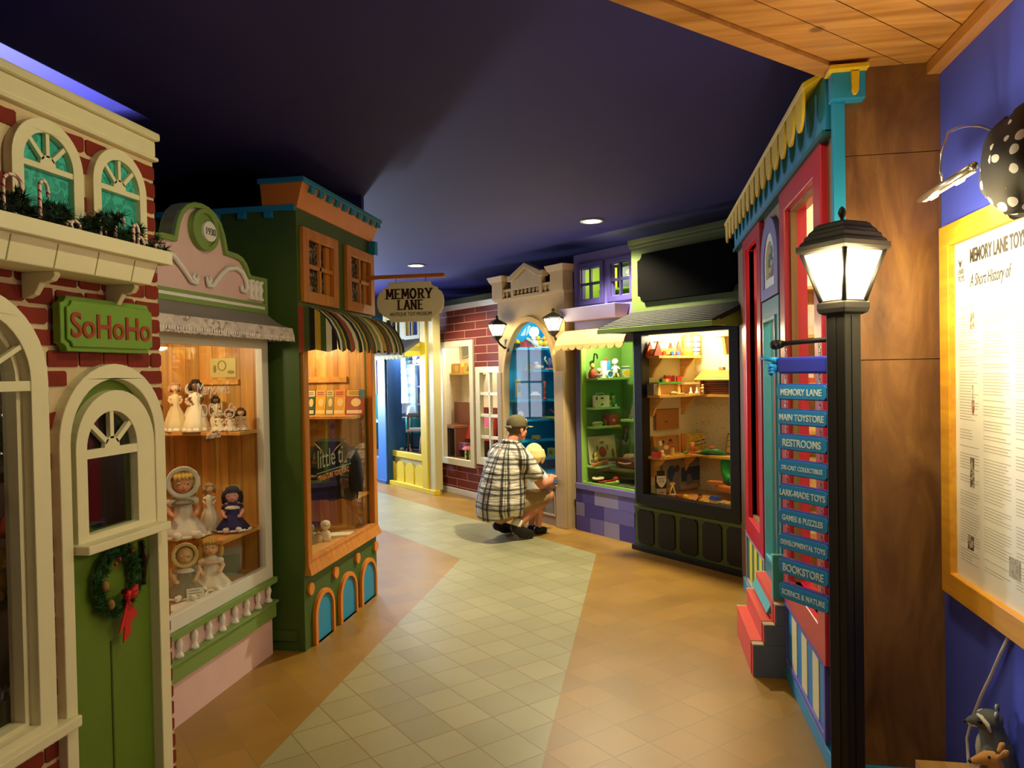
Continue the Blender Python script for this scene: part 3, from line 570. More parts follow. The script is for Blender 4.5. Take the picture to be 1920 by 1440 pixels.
# ---- dolls
def doll(sh, lb, a, d, z, h, turn, dress, hair, skin='F0C4A0', seated=False, bonnet=None, collar=None, trim=None, group='dolls in the pink shop window'):
    t = sh.put('doll', lb, 'doll', a, d, z, turn, group); s = h
    dm = M(dress, .8, .08, 30); sk = M(skin, .45, .05); tm = M(trim or 'F4EEE0', .8, .05)
    if seated:
        MB().lathe([(.30*s, .02*s), (.33*s, .05*s), (.27*s, .14*s), (.17*s, .27*s), (.12*s, .4*s), (.13*s, .5*s), (.09*s, .57*s), (.05*s, .59*s)], n=32, wob=.05, k=9, sx=1.0, sy=.8).done('dress', dm, t)
        MB().lathe([(.335*s, .018*s), (.36*s, .03*s), (.33*s, .06*s)], n=36, wob=.06, k=12, sy=.8).done('hem_frill', tm, t)
        for sx in (-1, 1): MB().tube([(sx*.07*s, -.1*s, .07*s), (sx*.12*s, -.3*s, .07*s), (sx*.13*s, -.36*s, .08*s), (sx*.135*s, -.37*s, .13*s)], [.05*s, .05*s, .055*s, .03*s], 10).done('leg', tm, t)
        sh_z, hz, hr = .52*s, .74*s, .155*s
    else:
        MB().lathe([(.24*s, 0), (.25*s, .02*s), (.2*s, .18*s), (.14*s, .36*s), (.075*s, .5*s), (.085*s, .6*s), (.075*s, .69*s), (.03*s, .73*s)], n=32, wob=.05, k=8).done('dress', dm, t)
        MB().lathe([(.245*s, 0), (.27*s, .005*s), (.235*s, .07*s)], n=36, wob=.07, k=11).done('hem_frill', tm, t)
        sh_z, hz, hr = .67*s, .86*s, .095*s
    k = hr/.155
    for sx in (-1, 1):
        ar = MB(); ar.tube([(sx*.11*k, 0, sh_z), (sx*.19*k, -.03*k, sh_z-.12*k), (sx*.15*k, -.14*k, sh_z-.2*k), (sx*.12*k, -.19*k, sh_z-.19*k)], [.045*k, .045*k, .032*k, .03*k], 8)
        a_ = ar.done('arm', sk, t)
        MB().lathe([(.03*k, -.06*k), (.075*k, -.04*k), (.07*k, .02*k), (.02*k, .05*k)], (sx*.135*k, -.01*k, sh_z-.02*k), 14, wob=.06).done('sleeve', dm, a_)
    hd = MB(); hd.ball((0, 0, hz), (hr*.92, hr*.92, hr), 16, 12).ball((0, -hr*.55, hz-hr*.35), (hr*.6, hr*.42, hr*.45), 12, 8).ball((0, -hr*.98, hz-hr*.2), hr*.1, 8, 6).cyl((0, 0, hz-hr*.8), (0, 0, hz-hr*1.35), hr*.3)
    for sx in (-1, 1): hd.ball((sx*hr*.92, 0, hz-hr*.12), (hr*.1, hr*.14, hr*.2), 8, 6)
    hd = hd.done('head', sk, t)
    for sx in (-1, 1):
        e_ = MB(); e_.ball((sx*hr*.36, -hr*.86, hz+hr*.02), (hr*.13, hr*.07, hr*.14), 10, 8); e_.use(1).ball((sx*hr*.36, -hr*.915, hz+hr*.02), (hr*.07, hr*.03, hr*.09), 8, 6)
        e_.done('eye', [M('F8F4EE', .2), M('3A2A1C', .2)], hd)
    MB().ball((0, -hr*.95, hz-hr*.5), (hr*.17, hr*.05, hr*.07), 10, 6).done('mouth', M('C4584C', .4), hd)
    if hair:
        m = MB(); m.ball((0, hr*.14, hz+hr*.14), (hr*1.02, hr*1.0, hr*1.02), 16, 10)
        for i in range(13):
            an = pi*(-.12+1.24*i/12); m.tube([(hr*.95*cos(an), hr*.15+hr*.85*sin(an), hz+hr*.35), (hr*1.12*cos(an), hr*.15+hr*.98*sin(an), hz-hr*.35), (hr*1.16*cos(an), hr*.2+hr*.95*sin(an), hz-hr*1.15)], [hr*.26, hr*.28, hr*.12], 6)
        for i in range(5): m.tube([(hr*(-.55+i*.27), -hr*.35, hz+hr*.86), (hr*(-.62+i*.31), -hr*.78, hz+hr*.56), (hr*(-.64+i*.32), -hr*.9, hz+hr*.32)], [hr*.26, hr*.2, hr*.06], 8)
        m.done('hair', M(hair, .7, .35, 50), t)
    if bonnet:
        m = MB(); rs = []
        for r_, y in ((.98, -.5), (1.36, -.78), (1.4, -.68), (1.14, -.35), (1.24, .2), (1.05, .75), (.4, 1.1)):
            rs.append([(hr*r_*cos(2*pi*i/28)*(1+.03*sin(i*2.6)), hr*y, hz+hr*.12+hr*r_*sin(2*pi*i/28)) for i in range(28) if True])
        m.rings(rs, False); m.done('bonnet', M(bonnet, .85, .06, 20), t)
    if collar: MB().lathe([(.05*k, sh_z+.03*k), (.15*k, sh_z-.02*k), (.16*k, sh_z-.06*k)], n=24, wob=.06, k=9).done('collar', M(collar, .8, .05), t)
    return t
L1 = -.15
doll(B, 'bald doll in a cream bodice at the left end of the upper doll shelf', -.18, .46, 1.303, .29, -50, 'E0D2A6', 'B89070')
doll(B, 'dark skinned bride doll with a long ivory train on the upper doll shelf', -.2, .32, 1.303, .30, -55, 'F0E8CC', '1E1612', '5A3A28', trim='F4EED8')
doll(B, 'small black haired doll leaning behind the seated bride dolls on the shelf', -.12, .25, 1.303, .2, -50, 'E6DCC0', '14100E', '6A4A34')
doll(B, 'little seated doll in plain ivory in the middle of the upper shelf', -.22, .17, 1.303, .13, -60, 'E8DEC2', 'D8B890', seated=True)
doll(B, 'small veiled doll next to the shelf end in pale peach', -.15, .08, 1.303, .14, -55, 'E2CBB0', '5A3020', seated=True)
doll(B, 'veiled doll with pale curls between the bald doll and the bride on the shelf', -.12, .4, 1.303, .27, -45, 'EADFC2', 'C8A878', 'E8C0A0', bonnet='F2EAD6')
doll(B, 'brown haired doll in a blush bonnet seated at the right end of the upper shelf', -.21, .11, 1.303, .13, -70, 'E6D6C8', '4A2C1C', 'E0B094', True, 'E2C8B8')
doll(B, 'large blond doll in a white bonnet and pinafore behind the brick corner', -.42, .27, .76, .39, -48, 'EDE8DA', 'D8B458', 'E2A07A', True, 'F2EEE2', '9A9484')
doll(B, 'slim doll in a white gown standing between bonneted and navy dolls', -.22, .24, .76, .27, -55, 'F2ECDC', 'B89870')
doll(B, 'dark haired doll in a navy frilled dress seated on the riser', -.24, .09, .76, .27, -62, '23204A', '1A1418', 'E8A890', True, None, 'E8E0D0', 'E4DCD0')
doll(B, 'rag doll in a yellow frilled bonnet at the bottom of the doll window', -.6, .14, .5, .29, -58, '8C8068', None, 'D8B078', True, 'E6D292', 'E8E0CC')
doll(B, 'curly blond doll in a wide ivory dress reclining at the window bottom', -.44, .1, .5, .3, -62, 'F0E6D0', 'C8A050', 'E8B890', True, None, 'E0BCB0')
# risers, cards
B.part(MB().box(-.46, -.05, .02, .42, .738, .758), 'riser', PINEX)
m = MB(); m.hexa([(-.04, 0, 0), (.04, 0, 0), (.04, .004, 0), (-.04, .004, 0), (-.04, .02, .065), (.04, .02, .065), (.04, .024, .065), (-.04, .024, .065)]); m.use(1)
for i in range(4): m.box(-.03, .028-.01*(i % 2), -.0006+.0055*i, .0004+.0055*i, .018+.012*i, .0205+.012*i)
B.one(m, 'name_card', [M('F2EEE0', .6), M('6A6A62', .6)], 'folded white name card at the foot of the reclining doll', 'card', -.665, .045, .5, -55)
m = MB(); m.hexa([(-.09, -.05, 0), (.09, -.05, 0), (.09, .05, 0), (-.09, .05, 0), (-.09, -.05, .006), (.09, -.05, .02), (.09, .05, .006), (-.09, .05, .014)])
B.one(m, 'folded_paper', M('EAE4D4', .7), 'crumpled white sheet of paper under the name card', 'paper', -.74, .06, .5, -10)
m = MB(); m.hexa([(-.06, 0, 0), (.06, 0, 0), (.06, .006, 0), (-.06, .006, 0), (-.06, .05, .15), (.06, .05, .15), (.06, .056, .15), (-.06, .056, .15)]); m.use(1).hexa([(-.05, .003, .02), (.05, .003, .02), (.05, .0, .02), (-.05, .0, .02), (-.05, .036, .11), (.05, .036, .11), (.05, .034, .11), (-.05, .034, .11)])
B.one(m, 'picture_card', [M('8A8A70', .5), M('46543E', .5)], 'greenish picture card leaning behind the reclining doll', 'picture', -.2, .14, .5, -70)
m = MB(); m.panel(rect(-.08, .08, 0, .11), [], 0, .008); m.use(1).panel(ell(-.005, .068, .027, .03), [ell(-.005, .068, .022, .025)], -.003, 0).panel(ell(-.05, .05, .008, .022), [], -.003, 0).panel(ell(.05, .03, .02, .01), [], -.003, 0)
B.one(m, 'framed_print', [M('CFC07A', .35), M('8A7C40', .5)], 'pale yellow picture of a wreath on the back of the doll case', 'picture', -.055, .24, 1.60, -90)
# ================================================================ green cabinet shop
G = Shop(-1.955, 4.03, 90, 'cabinet_shopfront', 'tall dark green shop with orange windows and a striped awning')
AMB = wood('amber_trim', 'D08428', 'B06A1C', 'z', 0, .45, False)
G.part(MB().panel(rect(0, 1.185, 0, 2.57), [rect(.065, 1.12, .5, 1.86), rect(.1, .47, 2.09, 2.41), rect(.745, 1.13, 2.09, 2.41)], 0, .04), 'front_wall', DKGREEN)
G.part(MB().box(0, .03, .04, 1.5, 0, 2.56).box(1.155, 1.185, .04, 1.5, 0, 2.56).box(0, 1.185, 1.47, 1.5, 0, 2.56), 'side_wall', DKGREEN)
G.part(MB().box(-.012, 0, .05, 1.5, .06, .12), 'plinth_band', DKGREEN, .003)
m = MB(); m.box(-.025, .0, .0, 1.5, 2.552, 2.585)
for i in range(6): m.panel([(-.02, 2.515), (0, 2.515), (0, 2.555), (-.02, 2.555)], [], .14+i*.165, .19+i*.165)
G.part(m, 'side_trim', TEALB, .003)
m = MB(); m.hexa([(-.01, -.01, 2.57), (1.2, -.01, 2.57), (1.2, .2, 2.57), (-.01, .2, 2.57), (-.035, -.06, 2.705), (1.23, -.06, 2.705), (1.23, .2, 2.705), (-.035, .2, 2.705)])
G.part(m, 'cornice', ORANGE)
m = MB(); m.box(-.05, 1.245, -.075, .21, 2.705, 2.735)
for i in range(10): m.box(.06+i*.122, .12+i*.122, -.072, -.04, 2.668, 2.705)
for y in (2.56,): m.box(1.15, 1.21, -.05, 0, 2.47, 2.57)
G.part(m, 'cornice_cap', TEALB, .004)
LACEW = blotch('lace_curtain', ['2A1C12', '3A2818', 'B9AE98', '2A1C12'], 34, .8, [0, .42, .53, .62], 5)
for a, b in ((.033, .54), (.682, 1.19)):
    f = G.part(MB().panel(rect(a, b, 2.03, 2.47), [rect(a+.075, b-.075, 2.1, 2.405)], -.028, .0), 'upper_window', AMB, .004)
    c = (a+b)/2; m = MB(); m.box(c-.018, c+.006, -.018, .0, 2.1, 2.405).box(a+.07, b-.07, -.018, 0, 2.238, 2.262)
    m.done('muntins', AMB, f); MB().box(a+.06, b-.06, .03, .036, 2.07, 2.43).done('curtain', LACEW, f); MB().box(b-.14, b-.075, .0, .02, 2.1, 2.405).done('reveal', AMB, f)
    MB().box(a+.07, b-.07, .008, .01, 2.09, 2.41).done('pane', GLASS, f)
f = G.part(MB().panel(rect(.02, 1.178, .47, 1.92), [rect(.075, 1.11, .525, 1.86)], -.022, .02), 'window_frame', AMB, .004)
MB().hexa([(.01, -.045, .44), (1.19, -.045, .44), (1.19, 0, .44), (.01, 0, .44), (.02, -.022, .5), (1.178, -.022, .5), (1.178, 0, .5), (.02, 0, .5)]).done('sill', AMB, f)
MB().box(.075, 1.11, .012, .014, .525, 1.86).done('pane', GLASS, f)
for x in (.067, .428, .796, 1.146): MB().panel(ell(0, 0, .036, .036, 24), [], -.018, 0).done('rosette', ORANGE, G.root, (x, 0, .347), bevel=.003)
for a, b in ((.1, .383), (.47, .762), (.835, 1.135)):
    c = (a+b)/2; r = (b-a)/2
    f = G.part(MB().panel(arch(c, r, 0, .3-r), [arch(c+.006, r-.03, -.01, .3-r)], -.022, 0), 'arch_surround', ORANGE, .002)
    MB().panel(arch(c+.006, r-.028, .004, .3-r), [], -.008, .002).done('arch_panel', TEALB, f)
# striped barrel awning
SC = ['15120E', 'E4DCC0', '3E5A22', 'C9A62A', '15120E', '4A5A28', 'A8452A', '3E5A22', 'DAD2B4', '8A9A3A']
AWM = stripes('awning_stripe', SC, .034, 0, .8); AWS = stripes('awning_stripe_side', SC[:7], .034, 1, .8)
prof = [(0, 2.005), (-.06, 2.0), (-.12, 1.975), (-.175, 1.925), (-.215, 1.86), (-.235, 1.8)]
m = MB(); n = 56; cols = []
for i in range(n+1):
    x = 1.19*i/n; sc_ = abs(sin(pi*i/n*9)); dp = .006*sin(i*2.1)
    cols.append([(x, y+(dp if k > 1 else 0), z) for k, (y, z) in enumerate(prof)]+[(x, -.24+dp, 1.765-.03*sc_)])
m.rings(cols, False, False)
aw = G.part(m, 'awning', AWM)
m = MB(); m.f([m.v((0, y, z)) for y, z in prof]+[m.v((0, -.235, 1.75)), m.v((0, -.18, 1.735)), m.v((0, -.1, 1.75)), m.v((0, 0, 1.735))]); m.f([m.v((1.19, y, z)) for y, z in prof]+[m.v((1.19, -.235, 1.76)), m.v((1.19, 0, 1.76))])
m.done('awning_side', AWS, aw)
# inside of the cabinet
G.part(MB().box(.03, 1.15, .04, .62, .47, .5).box(.03, 1.15, .04, .62, 1.95, 1.98), 'case_floor', PINEX)
G.part(MB().box(1.12, 1.15, .04, .6, .5, 1.95).box(.03, 1.15, .58, .62, .5, 1.95), 'case_lining', PINE)
G.part(MB().box(.9, 1.12, .05, .5, 1.292, 1.315), 'shelf', PINEX, .003)
G.part(MB().box(1.1, 1.12, .17, .48, 1.55, 1.592), 'cleat', PINEX)
G.part(MB().box(.88, 1.12, .02, .24, .735, .757), 'low_shelf', PINEX, .003)
G.part(MB().box(1.085, 1.12, .32, .37, 1.18, 1.24), 'peg_board', PINEX)
t = G.part(MB().box(.225, .76, .01, .0105, .999, 1.005), 'window_lettering', M('5A8A6A', .4))
text('lettering', 'little ti', .165, M('8A9078', .4), t, (.23, .009, 1.03), .0008, 'LEFT', xs=.92, off=-.001)
text('lettering', 'MINIATURE TOYS FOR C', .048, M('B87830', .4), t, (.235, .009, .955), .0008, 'LEFT', xs=.92, off=.0006)
bc = [('F0D890', '2E5E46', 'cream banded storybook at the left end of the cabinet shelf'), ('F0A070', 'E6B830', 'pink banded yellow storybook beside the cream banded one'), ('D8C870', '9A9A6A', 'narrow grey storybook between the two yellow ones'), ('F08858', 'E8B040', 'orange banded yellow storybook right of the narrow grey one'), ('E0C048', 'A84A34', 'red storybook with a teal corner at the right end of the shelf')]
for i, (x0, x1) in enumerate(((-2.405, -2.345), (-2.338, -2.262), (-2.256, -2.2), (-2.196, -2.112), (-2.105, -1.97))):
    w_ = (x1-x0)/2; h = .182; m = MB(); m.box(-w_, w_, 0, .008, 0, h); m.use(1).box(-w_*.96, w_*.96, -.0012, 0, .135, h-.004); m.use(2).panel(ell(.1*w_, .09, w_*.55, .03, 14), [], -.0014, 0); m.use(3).box(-w_*.9, w_*.8, -.0012, 0, .01, .035); m.use(4)
    for k in range(2): m.box(-w_*.7, w_*.6, -.0018, -.0012, .148+.014*k, .153+.014*k)
    if i == 4: m.use(5).box(w_*.4, w_*.98, -.0016, -.001, .12, h-.002)
    o = m.done('storybook', [M(bc[i][1], .4), M(bc[i][0], .4), M('F4D898', .4), M('F0E4B8', .4), M('5A3A20', .5), M('4A7A80', .4)], None, (x0+w_, 5.055, 1.316), 0)
    o.rotation_euler = (R(-9), 0, 0); tag(o, bc[i][2], 'book', 'storybooks in the green cabinet')
# sailor jacket on a hanger
j = thing('sailor_jacket', 'navy child sailor jacket hanging in the green cabinet', 'jacket', (-2.15, 4.9, .74))
m = MB(); rs = []
for z, wx, wy in ((0, .185, .045), (.03, .19, .05), (.15, .175, .05), (.28, .16, .05), (.34, .15, .045), (.39, .115, .035), (.41, .05, .025)):
    rs.append([(wx*cos(2*pi*i/28)*(1+.02*sin(i*2)), wy*sin(2*pi*i/28)*(1+.2*sin(i*3+z*20)), z+.01*sin(i*1.7)*(1 if z < .1 else 0)) for i in range(28)])
m.rings(rs); m.done('body', M('1C1E26', .85, .2, 12), j)
for sx in (-1, 1): MB().tube([(sx*.13, 0, .35), (sx*.175, -.01, .26), (sx*.19, -.015, .14), (sx*.185, -.02, .06)], [.045, .048, .045, .042], 10).done('sleeve', M('1C1E26', .85, .2, 12), j)
c = MB(); c.hexa([(-.1, -.055, .405), (.1, -.055, .405), (.1, .02, .42), (-.1, .02, .42), (-.015, -.062, .29), (.015, -.062, .29), (.015, -.05, .29), (-.015, -.05, .29)]); c = c.done('collar', M('16171E', .85), j)
m = MB()
for k in range(3):
    for sx in (-1, 1): m.cyl((sx*(.095-.014*k), -.06, .392-.012*k), (sx*(.018+.004*k), -.066, .31+.004*k), .0022, n=5)
m.done('braid', M('B8A080', .6), c)
MB().tube([(0, 0, .405), (0, 0, .44), (.012, 0, .455), (.02, 0, .44)], .003, 6).done('hanger_hook', M('8A7A60', .3, .1, 9, 0, .8), j)
m = MB(); m.lathe([(.001, 0), (.03, 0), (.035, .03), (.03, .06), (.012, .075), (.026, .085), (.034, .105), (.028, .13), (.001, .14)], n=16).ball((.02, -.028, .112), .008)
tag(m.done('baby_figurine', M('EDE2C4', .4), None, (-2.10, 4.66, .5)), 'round headed ivory baby figurine in the green cabinet window', 'figurine')
m = MB(); m.lathe([(.001, 0), (.022, 0), (.024, .05), (.03, .055), (.026, .075), (.001, .08)], n=14).tube([(.02, 0, .06), (.05, -.01, .075), (.07, -.01, .07)], .007, 6).ball((0, 0, .105), (.018, .018, .026))
tag(m.done('china_figurine', M('7A8A7A', .4), None, (-2.15, 4.56, .5)), 'grey green jug shaped figurine at the left of the cabinet bottom', 'figurine')
m = MB(); m.lathe([(.001, 0), (.02, 0), (.024, .03), (.015, .05), (.017, .06), (.001, .075)], n=12)
tag(m.done('bisque_figurine', M('D8B088', .5), None, (-2.125, 4.61, .5)), 'small peach figurine between the jug and the baby figurine', 'figurine')
m = MB(); m.box(-.1, .1, -.06, .06, 0, .012); m.use(1).box(-.09, .09, -.05, .05, .012, .014)
tag(m.done('open_book', [M('D8C8A0', .6), M('F2E8CC', .6)], None, (-2.06, 4.83, .5), R(20)), 'open pale book lying flat on the cabinet floor', 'book')
m = MB(); m.box(-.075, .075, -.05, .05, 0, .06)
tag(m.done('dark_case', M('6A3A34', .6), None, (-2.3, 4.95, .5), R(8)), 'low dark red case at the back of the cabinet floor', 'case')
m = MB(); m.lathe([(.001, 0), (.012, 0), (.012, .008), (.004, .012), (.005, .02), (.001, .024)], n=10)
tag(m.done('small_ornament', M('E8B890', .5), None, (-2.03, 4.99, .757)), 'tiny peach ornament on the low cabinet shelf', 'ornament')
# hanging MEMORY LANE sign on its beam
hs = thing('hanging_sign', 'cream scalloped board lettered Memory Lane Antique Toy Museum on a beam', 'sign', (-1.63, 5.13, 0))
MB().box(-.345, .257, -.02, .02, 2.283, 2.31).done('beam', wood('cedar_beam', 'C87A2C', 'A8601C', 'x', 0, .5, False), hs, bevel=.003)
def board(k):
    P = []
    for sx, sz in ((1, 1), (-1, 1), (-1, -1), (1, -1)):
        Q = [(.0, .142), (.145, .142), (.15, .12), (.175, .105), (.195, .1), (.2, .085), (.225, .075), (.244, .03)]
        Q = [(sx*x, sz*z) for x, z in Q]
        if sx*sz < 0: Q = Q[::-1]
        P += Q[1:] if sx*sz > 0 else Q[:-1]
    return P
Q = []
for i in range(41):
    t = 2*pi*i/40
q1 = [(.248, 0), (.244, .035), (.228, .07), (.205, .085), (.2, .1), (.18, .105), (.158, .118), (.15, .142)]
pts = q1+[(-x, z) for x, z in q1[::-1]]; pts = pts[:-1]+[(-.248, 0)]+[(-x, -z) for x, z in q1[1:]]+[(x, -z) for x, z in q1[:0:-1]]
MB().panel([(x, z+2.115) for x, z in pts], [], -.012, .012).done('board', M('E4DCB4', .55, .05), hs, bevel=.003)
for x in (-.105, .115): MB().tube([(x, 0, 2.285), (x, 0, 2.255)], .003, 6).done('hook', M('8A8070', .4, .1, 9, 0, .7), hs)
BRN = M('3A2012', .6)
STK = {'M': [((.05, 0), (.12, 1)), ((.12, 1), (.5, .25)), ((.5, .25), (.88, 1)), ((.88, 1), (.95, 0))], 'E': [((.2, 0), (.2, 1)), ((.2, 1), (.85, 1)), ((.2, .5), (.7, .5)), ((.2, 0), (.85, 0))], 'O': [((.5+.4*cos(2*pi*i/12), .5+.5*sin(2*pi*i/12)), (.5+.4*cos(2*pi*(i+1)/12), .5+.5*sin(2*pi*(i+1)/12))) for i in range(12)],
       'R': [((.2, 0), (.2, 1)), ((.2, 1), (.7, .95)), ((.7, .95), (.82, .75)), ((.82, .75), (.7, .52)), ((.7, .52), (.2, .48)), ((.5, .5), (.85, 0))], 'Y': [((.5, 0), (.5, .45)), ((.5, .45), (.1, 1)), ((.5, .45), (.9, 1))], 'L': [((.22, 0), (.22, 1)), ((.22, 0), (.85, 0))], 'A': [((.08, 0), (.5, 1)), ((.5, 1), (.92, 0)), ((.25, .35), (.75, .35))], 'N': [((.14, 0), (.14, 1)), ((.14, 1), (.86, 0)), ((.86, 0), (.86, 1))]}
SER = {'M': [(.05, 0), (.95, 0), (.12, 1), (.88, 1)], 'E': [(.2, 0), (.2, 1)], 'R': [(.2, 0), (.2, 1), (.88, 0)], 'Y': [(.5, 0), (.1, 1), (.9, 1)], 'L': [(.22, 0), (.22, 1)], 'A': [(.08, 0), (.92, 0), (.5, 1)], 'N': [(.14, 0), (.14, 1), (.86, 1)], 'O': []}
def western(word, x, z, w_, h, y):
    m = MB(); t = h*.085
    for k, ch in enumerate(word):
        X = lambda p: (x+w_*(k+p[0]*.86), z+h*p[1])
        for a, b in STK[ch]:
            a, b = Vector(X(a)), Vector(X(b)); d = (b-a).normalized(); n = Vector((-d.y, d.x))*t*(1.25 if abs(d.y) > .3 else .75); e_ = d*t*.5
            m.panel([tuple(q) for q in (a-e_+n, a-e_-n, b+e_-n, b+e_+n)], [], y-.003, y)
        for p in SER[ch]: c = X(p); m.box(c[0]-t*2.1, c[0]+t*2.1, y-.0035, y, c[1]-t*.7, c[1]+t*.7)
    return m
m = western('MEMORY', -.172, 2.14, .0575, .065, -.012); m.done('lettering', BRN, hs)
western('LANE', -.093, 2.062, .05, .063, -.012).done('lettering', BRN, hs)
text('lettering', 'ANTIQUE TOY MUSEUM', .036, BRN, hs, (.005, -.0125, 2.016), .002, xs=.8)
# ================================================================ black framed shop with the brightly lit toy window
K = Shop(-.092, 6.747, -45, 'black_framed_shopfront', 'olive green shop with black window frame, black sign board and shingle awning')
OLIVE = M('52622A', .6, .08, 6); BK = M('15130F', .45, .1)
PAPER = spots('sprigged_wallpaper', 'E6D9AC', 'A8905A', 38, .22)
K.part(MB().panel(rect(0, 1.26, 0, 2.74), [rect(.12, 1.12, .48, 1.93)], 0, .04), 'front_wall', OLIVE)
K.part(MB().box(-.01, 1.3, -.035, .05, 2.7, 2.75).box(-.005, 1.28, -.02, .05, 2.67, 2.7), 'cornice', OLIVE, .006)
K.part(MB().panel(notch(.1, 1.16, 2.19, 2.61, .055), [], -.03, 0), 'sign_board', M('080706', .9, .15, 9, 0, 0, .03), .006)
f = K.part(MB().panel(rect(.055, 1.18, .425, 1.93), [rect(.152, 1.088, .517, 1.9)], -.045, .05), 'window_frame', BK, .004)
m = MB(); m.f([m.v(p) for p in ((.15, .02, .51), (1.09, .02, .51), (1.09, .02, 1.91), (.15, .02, 1.91))]); m.done('pane', GLASS, f)
m = MB(); m.box(-.02, 1.27, -.03, 0, 0, .045); K.part(m, 'plinth', BK, .004)
for i in range(5):
    x = .04+i*.2445; K.part(MB().panel(notch(x, x+.195, .068, .37, .028, 1), [], -.014, .002), 'lower_panel', BK, .003)
K.part(MB().box(.0, 1.26, -.02, 0, .372, .4), 'ledge', OLIVE, .003)
m = MB(); m.hexa([(-.04, -.37, 1.955), (1.2, -.37, 1.955), (1.2, -.36, 1.93), (-.04, -.36, 1.93), (.02, -.0, 2.11), (1.26, -.0, 2.11), (1.26, .01, 2.08), (.02, .01, 2.08)])
for i in range(9):
    t = i/9; t2 = (i+1)/9; y0, y1 = -.37*(1-t), -.37*(1-t2); z0, z1 = 1.957+.155*t, 1.957+.155*t2
    m.hexa([(-.04+.06*t, y0, z0), (1.2+.06*t, y0, z0), (1.2+.06*t, y1, z1), (-.04+.06*t, y1, z1), (-.04+.06*t, y0, z0+.008), (1.2+.06*t, y0, z0+.008), (1.2+.06*t, y1, z1+.002), (-.04+.06*t, y1, z1+.002)])
aw = K.part(m, 'awning', blotch('dark_shingle', ['1E1E1A', '2A2A24', '24241F'], 30, .9))
m = MB(); m.box(-.05, 1.21, -.375, -.355, 1.915, 1.957); m.done('fascia', M('8AA84A', .5, .05), aw, bevel=.003)
for x in (.01, 1.2): MB().hexa([(x-.012, -.355, 1.92), (x+.012, -.355, 1.92), (x+.012, 0, 1.92), (x-.012, 0, 1.92), (x-.012, -.355, 1.95), (x+.012, -.355, 1.95), (x+.012, 0, 2.08), (x-.012, 0, 2.08)]).done('gusset', M('8AA84A', .5, .05), aw)
K.part(MB().box(.07, .1, .04, .75, .45, 2.05).box(.07, 1.2, .7, .75, .45, 2.05), 'papered_wall', PAPER)
K.part(MB().box(1.15, 1.2, .04, .75, .45, 2.05).box(.07, 1.2, .04, .75, 2.02, 2.05), 'case_lining', PAPER)
K.part(MB().box(.07, 1.2, .04, .75, .44, .48), 'case_floor', PINEX)
YP = wood('yellow_pine', 'EDBB62', 'D09A40', 'x', 0, .4, False)
def brk_s(sh, par, s0, s1, d, z, h):   # shaped bracket sticking out along s
    prof = [(s0, z), (s1, z), (s1-.02, z-.02), (s1-.05, z-.05), (s0+.07, z-.09), (s0+.045, z-h+.03), (s0+.03, z-h), (s0, z-h)]
    MB().panel(prof, [], d, d+.022).done('bracket', YP, par)
def shelf_L(sh, sx, z, w_, d1, s2, back, th=.022, brks=(.1, .5)):
    m = MB(); m.box(sx, sx+w_, .02, d1, z-th, z)
    if s2: m.box(sx+w_, s2, back-w_-.05, back, z-th, z).hexa([(sx+w_, d1-.3, z-th), (sx+w_, d1-.3, z-th), (sx+w_+.001, back, z-th), (sx+w_, back, z-th), (sx+w_, d1-.3, z), (sx+w_, d1-.3, z), (sx+w_+.16, back-w_-.05, z), (sx+w_, back, z)])
    o = sh.part(m, 'shelf', YP)
    for d in brks: brk_s(sh, o, sx, sx+w_-.03, d, z-th, .17)
    return o
shelf_L(K, .1, 1.722, .2, .56, None, .7)
shelf_L(K, .1, 1.378, .2, .7, 1.0, .7)
shelf_L(K, .1, .84, .2, .7, 1.0, .7)
m = MB(); m.box(.48, .98, .45, .7, 1.875, 1.9); o = K.part(m, 'shelf', YP)
m = MB(); m.hexa([(.6, .5, 1.72), (.63, .5, 1.72), (.63, .7, 1.72), (.6, .7, 1.72), (.6, .47, 1.875), (.63, .47, 1.875), (.63, .7, 1.875), (.6, .7, 1.875)]); m.done('bracket', YP, o)
m = MB(); m.lathe([(.22, -.045), (.23, -.02), (.23, 0), (.001, 0)], (.72, .55, .6), 28, sy=.75); K.part(m, 'round_shelf', M('C87830', .5))
RED = M('C8402A', .45, .08); YEL = M('F0C030', .45, .08); BLU = M('2A4AA0', .4); GRN = M('3A8A2A', .5, .1); TAN = M('D8A85A', .5, .1); LPINE = M('E8C070', .5, .08)
T = -90   # toys on the side wall shelves face across the case
def kput(mb, name, mats, lb, cat, off, d, z, turn=90, group='toys in the black framed window', **k): return K.one(mb, name, mats, lb, cat, .1+off, d, z, turn, group, **k)
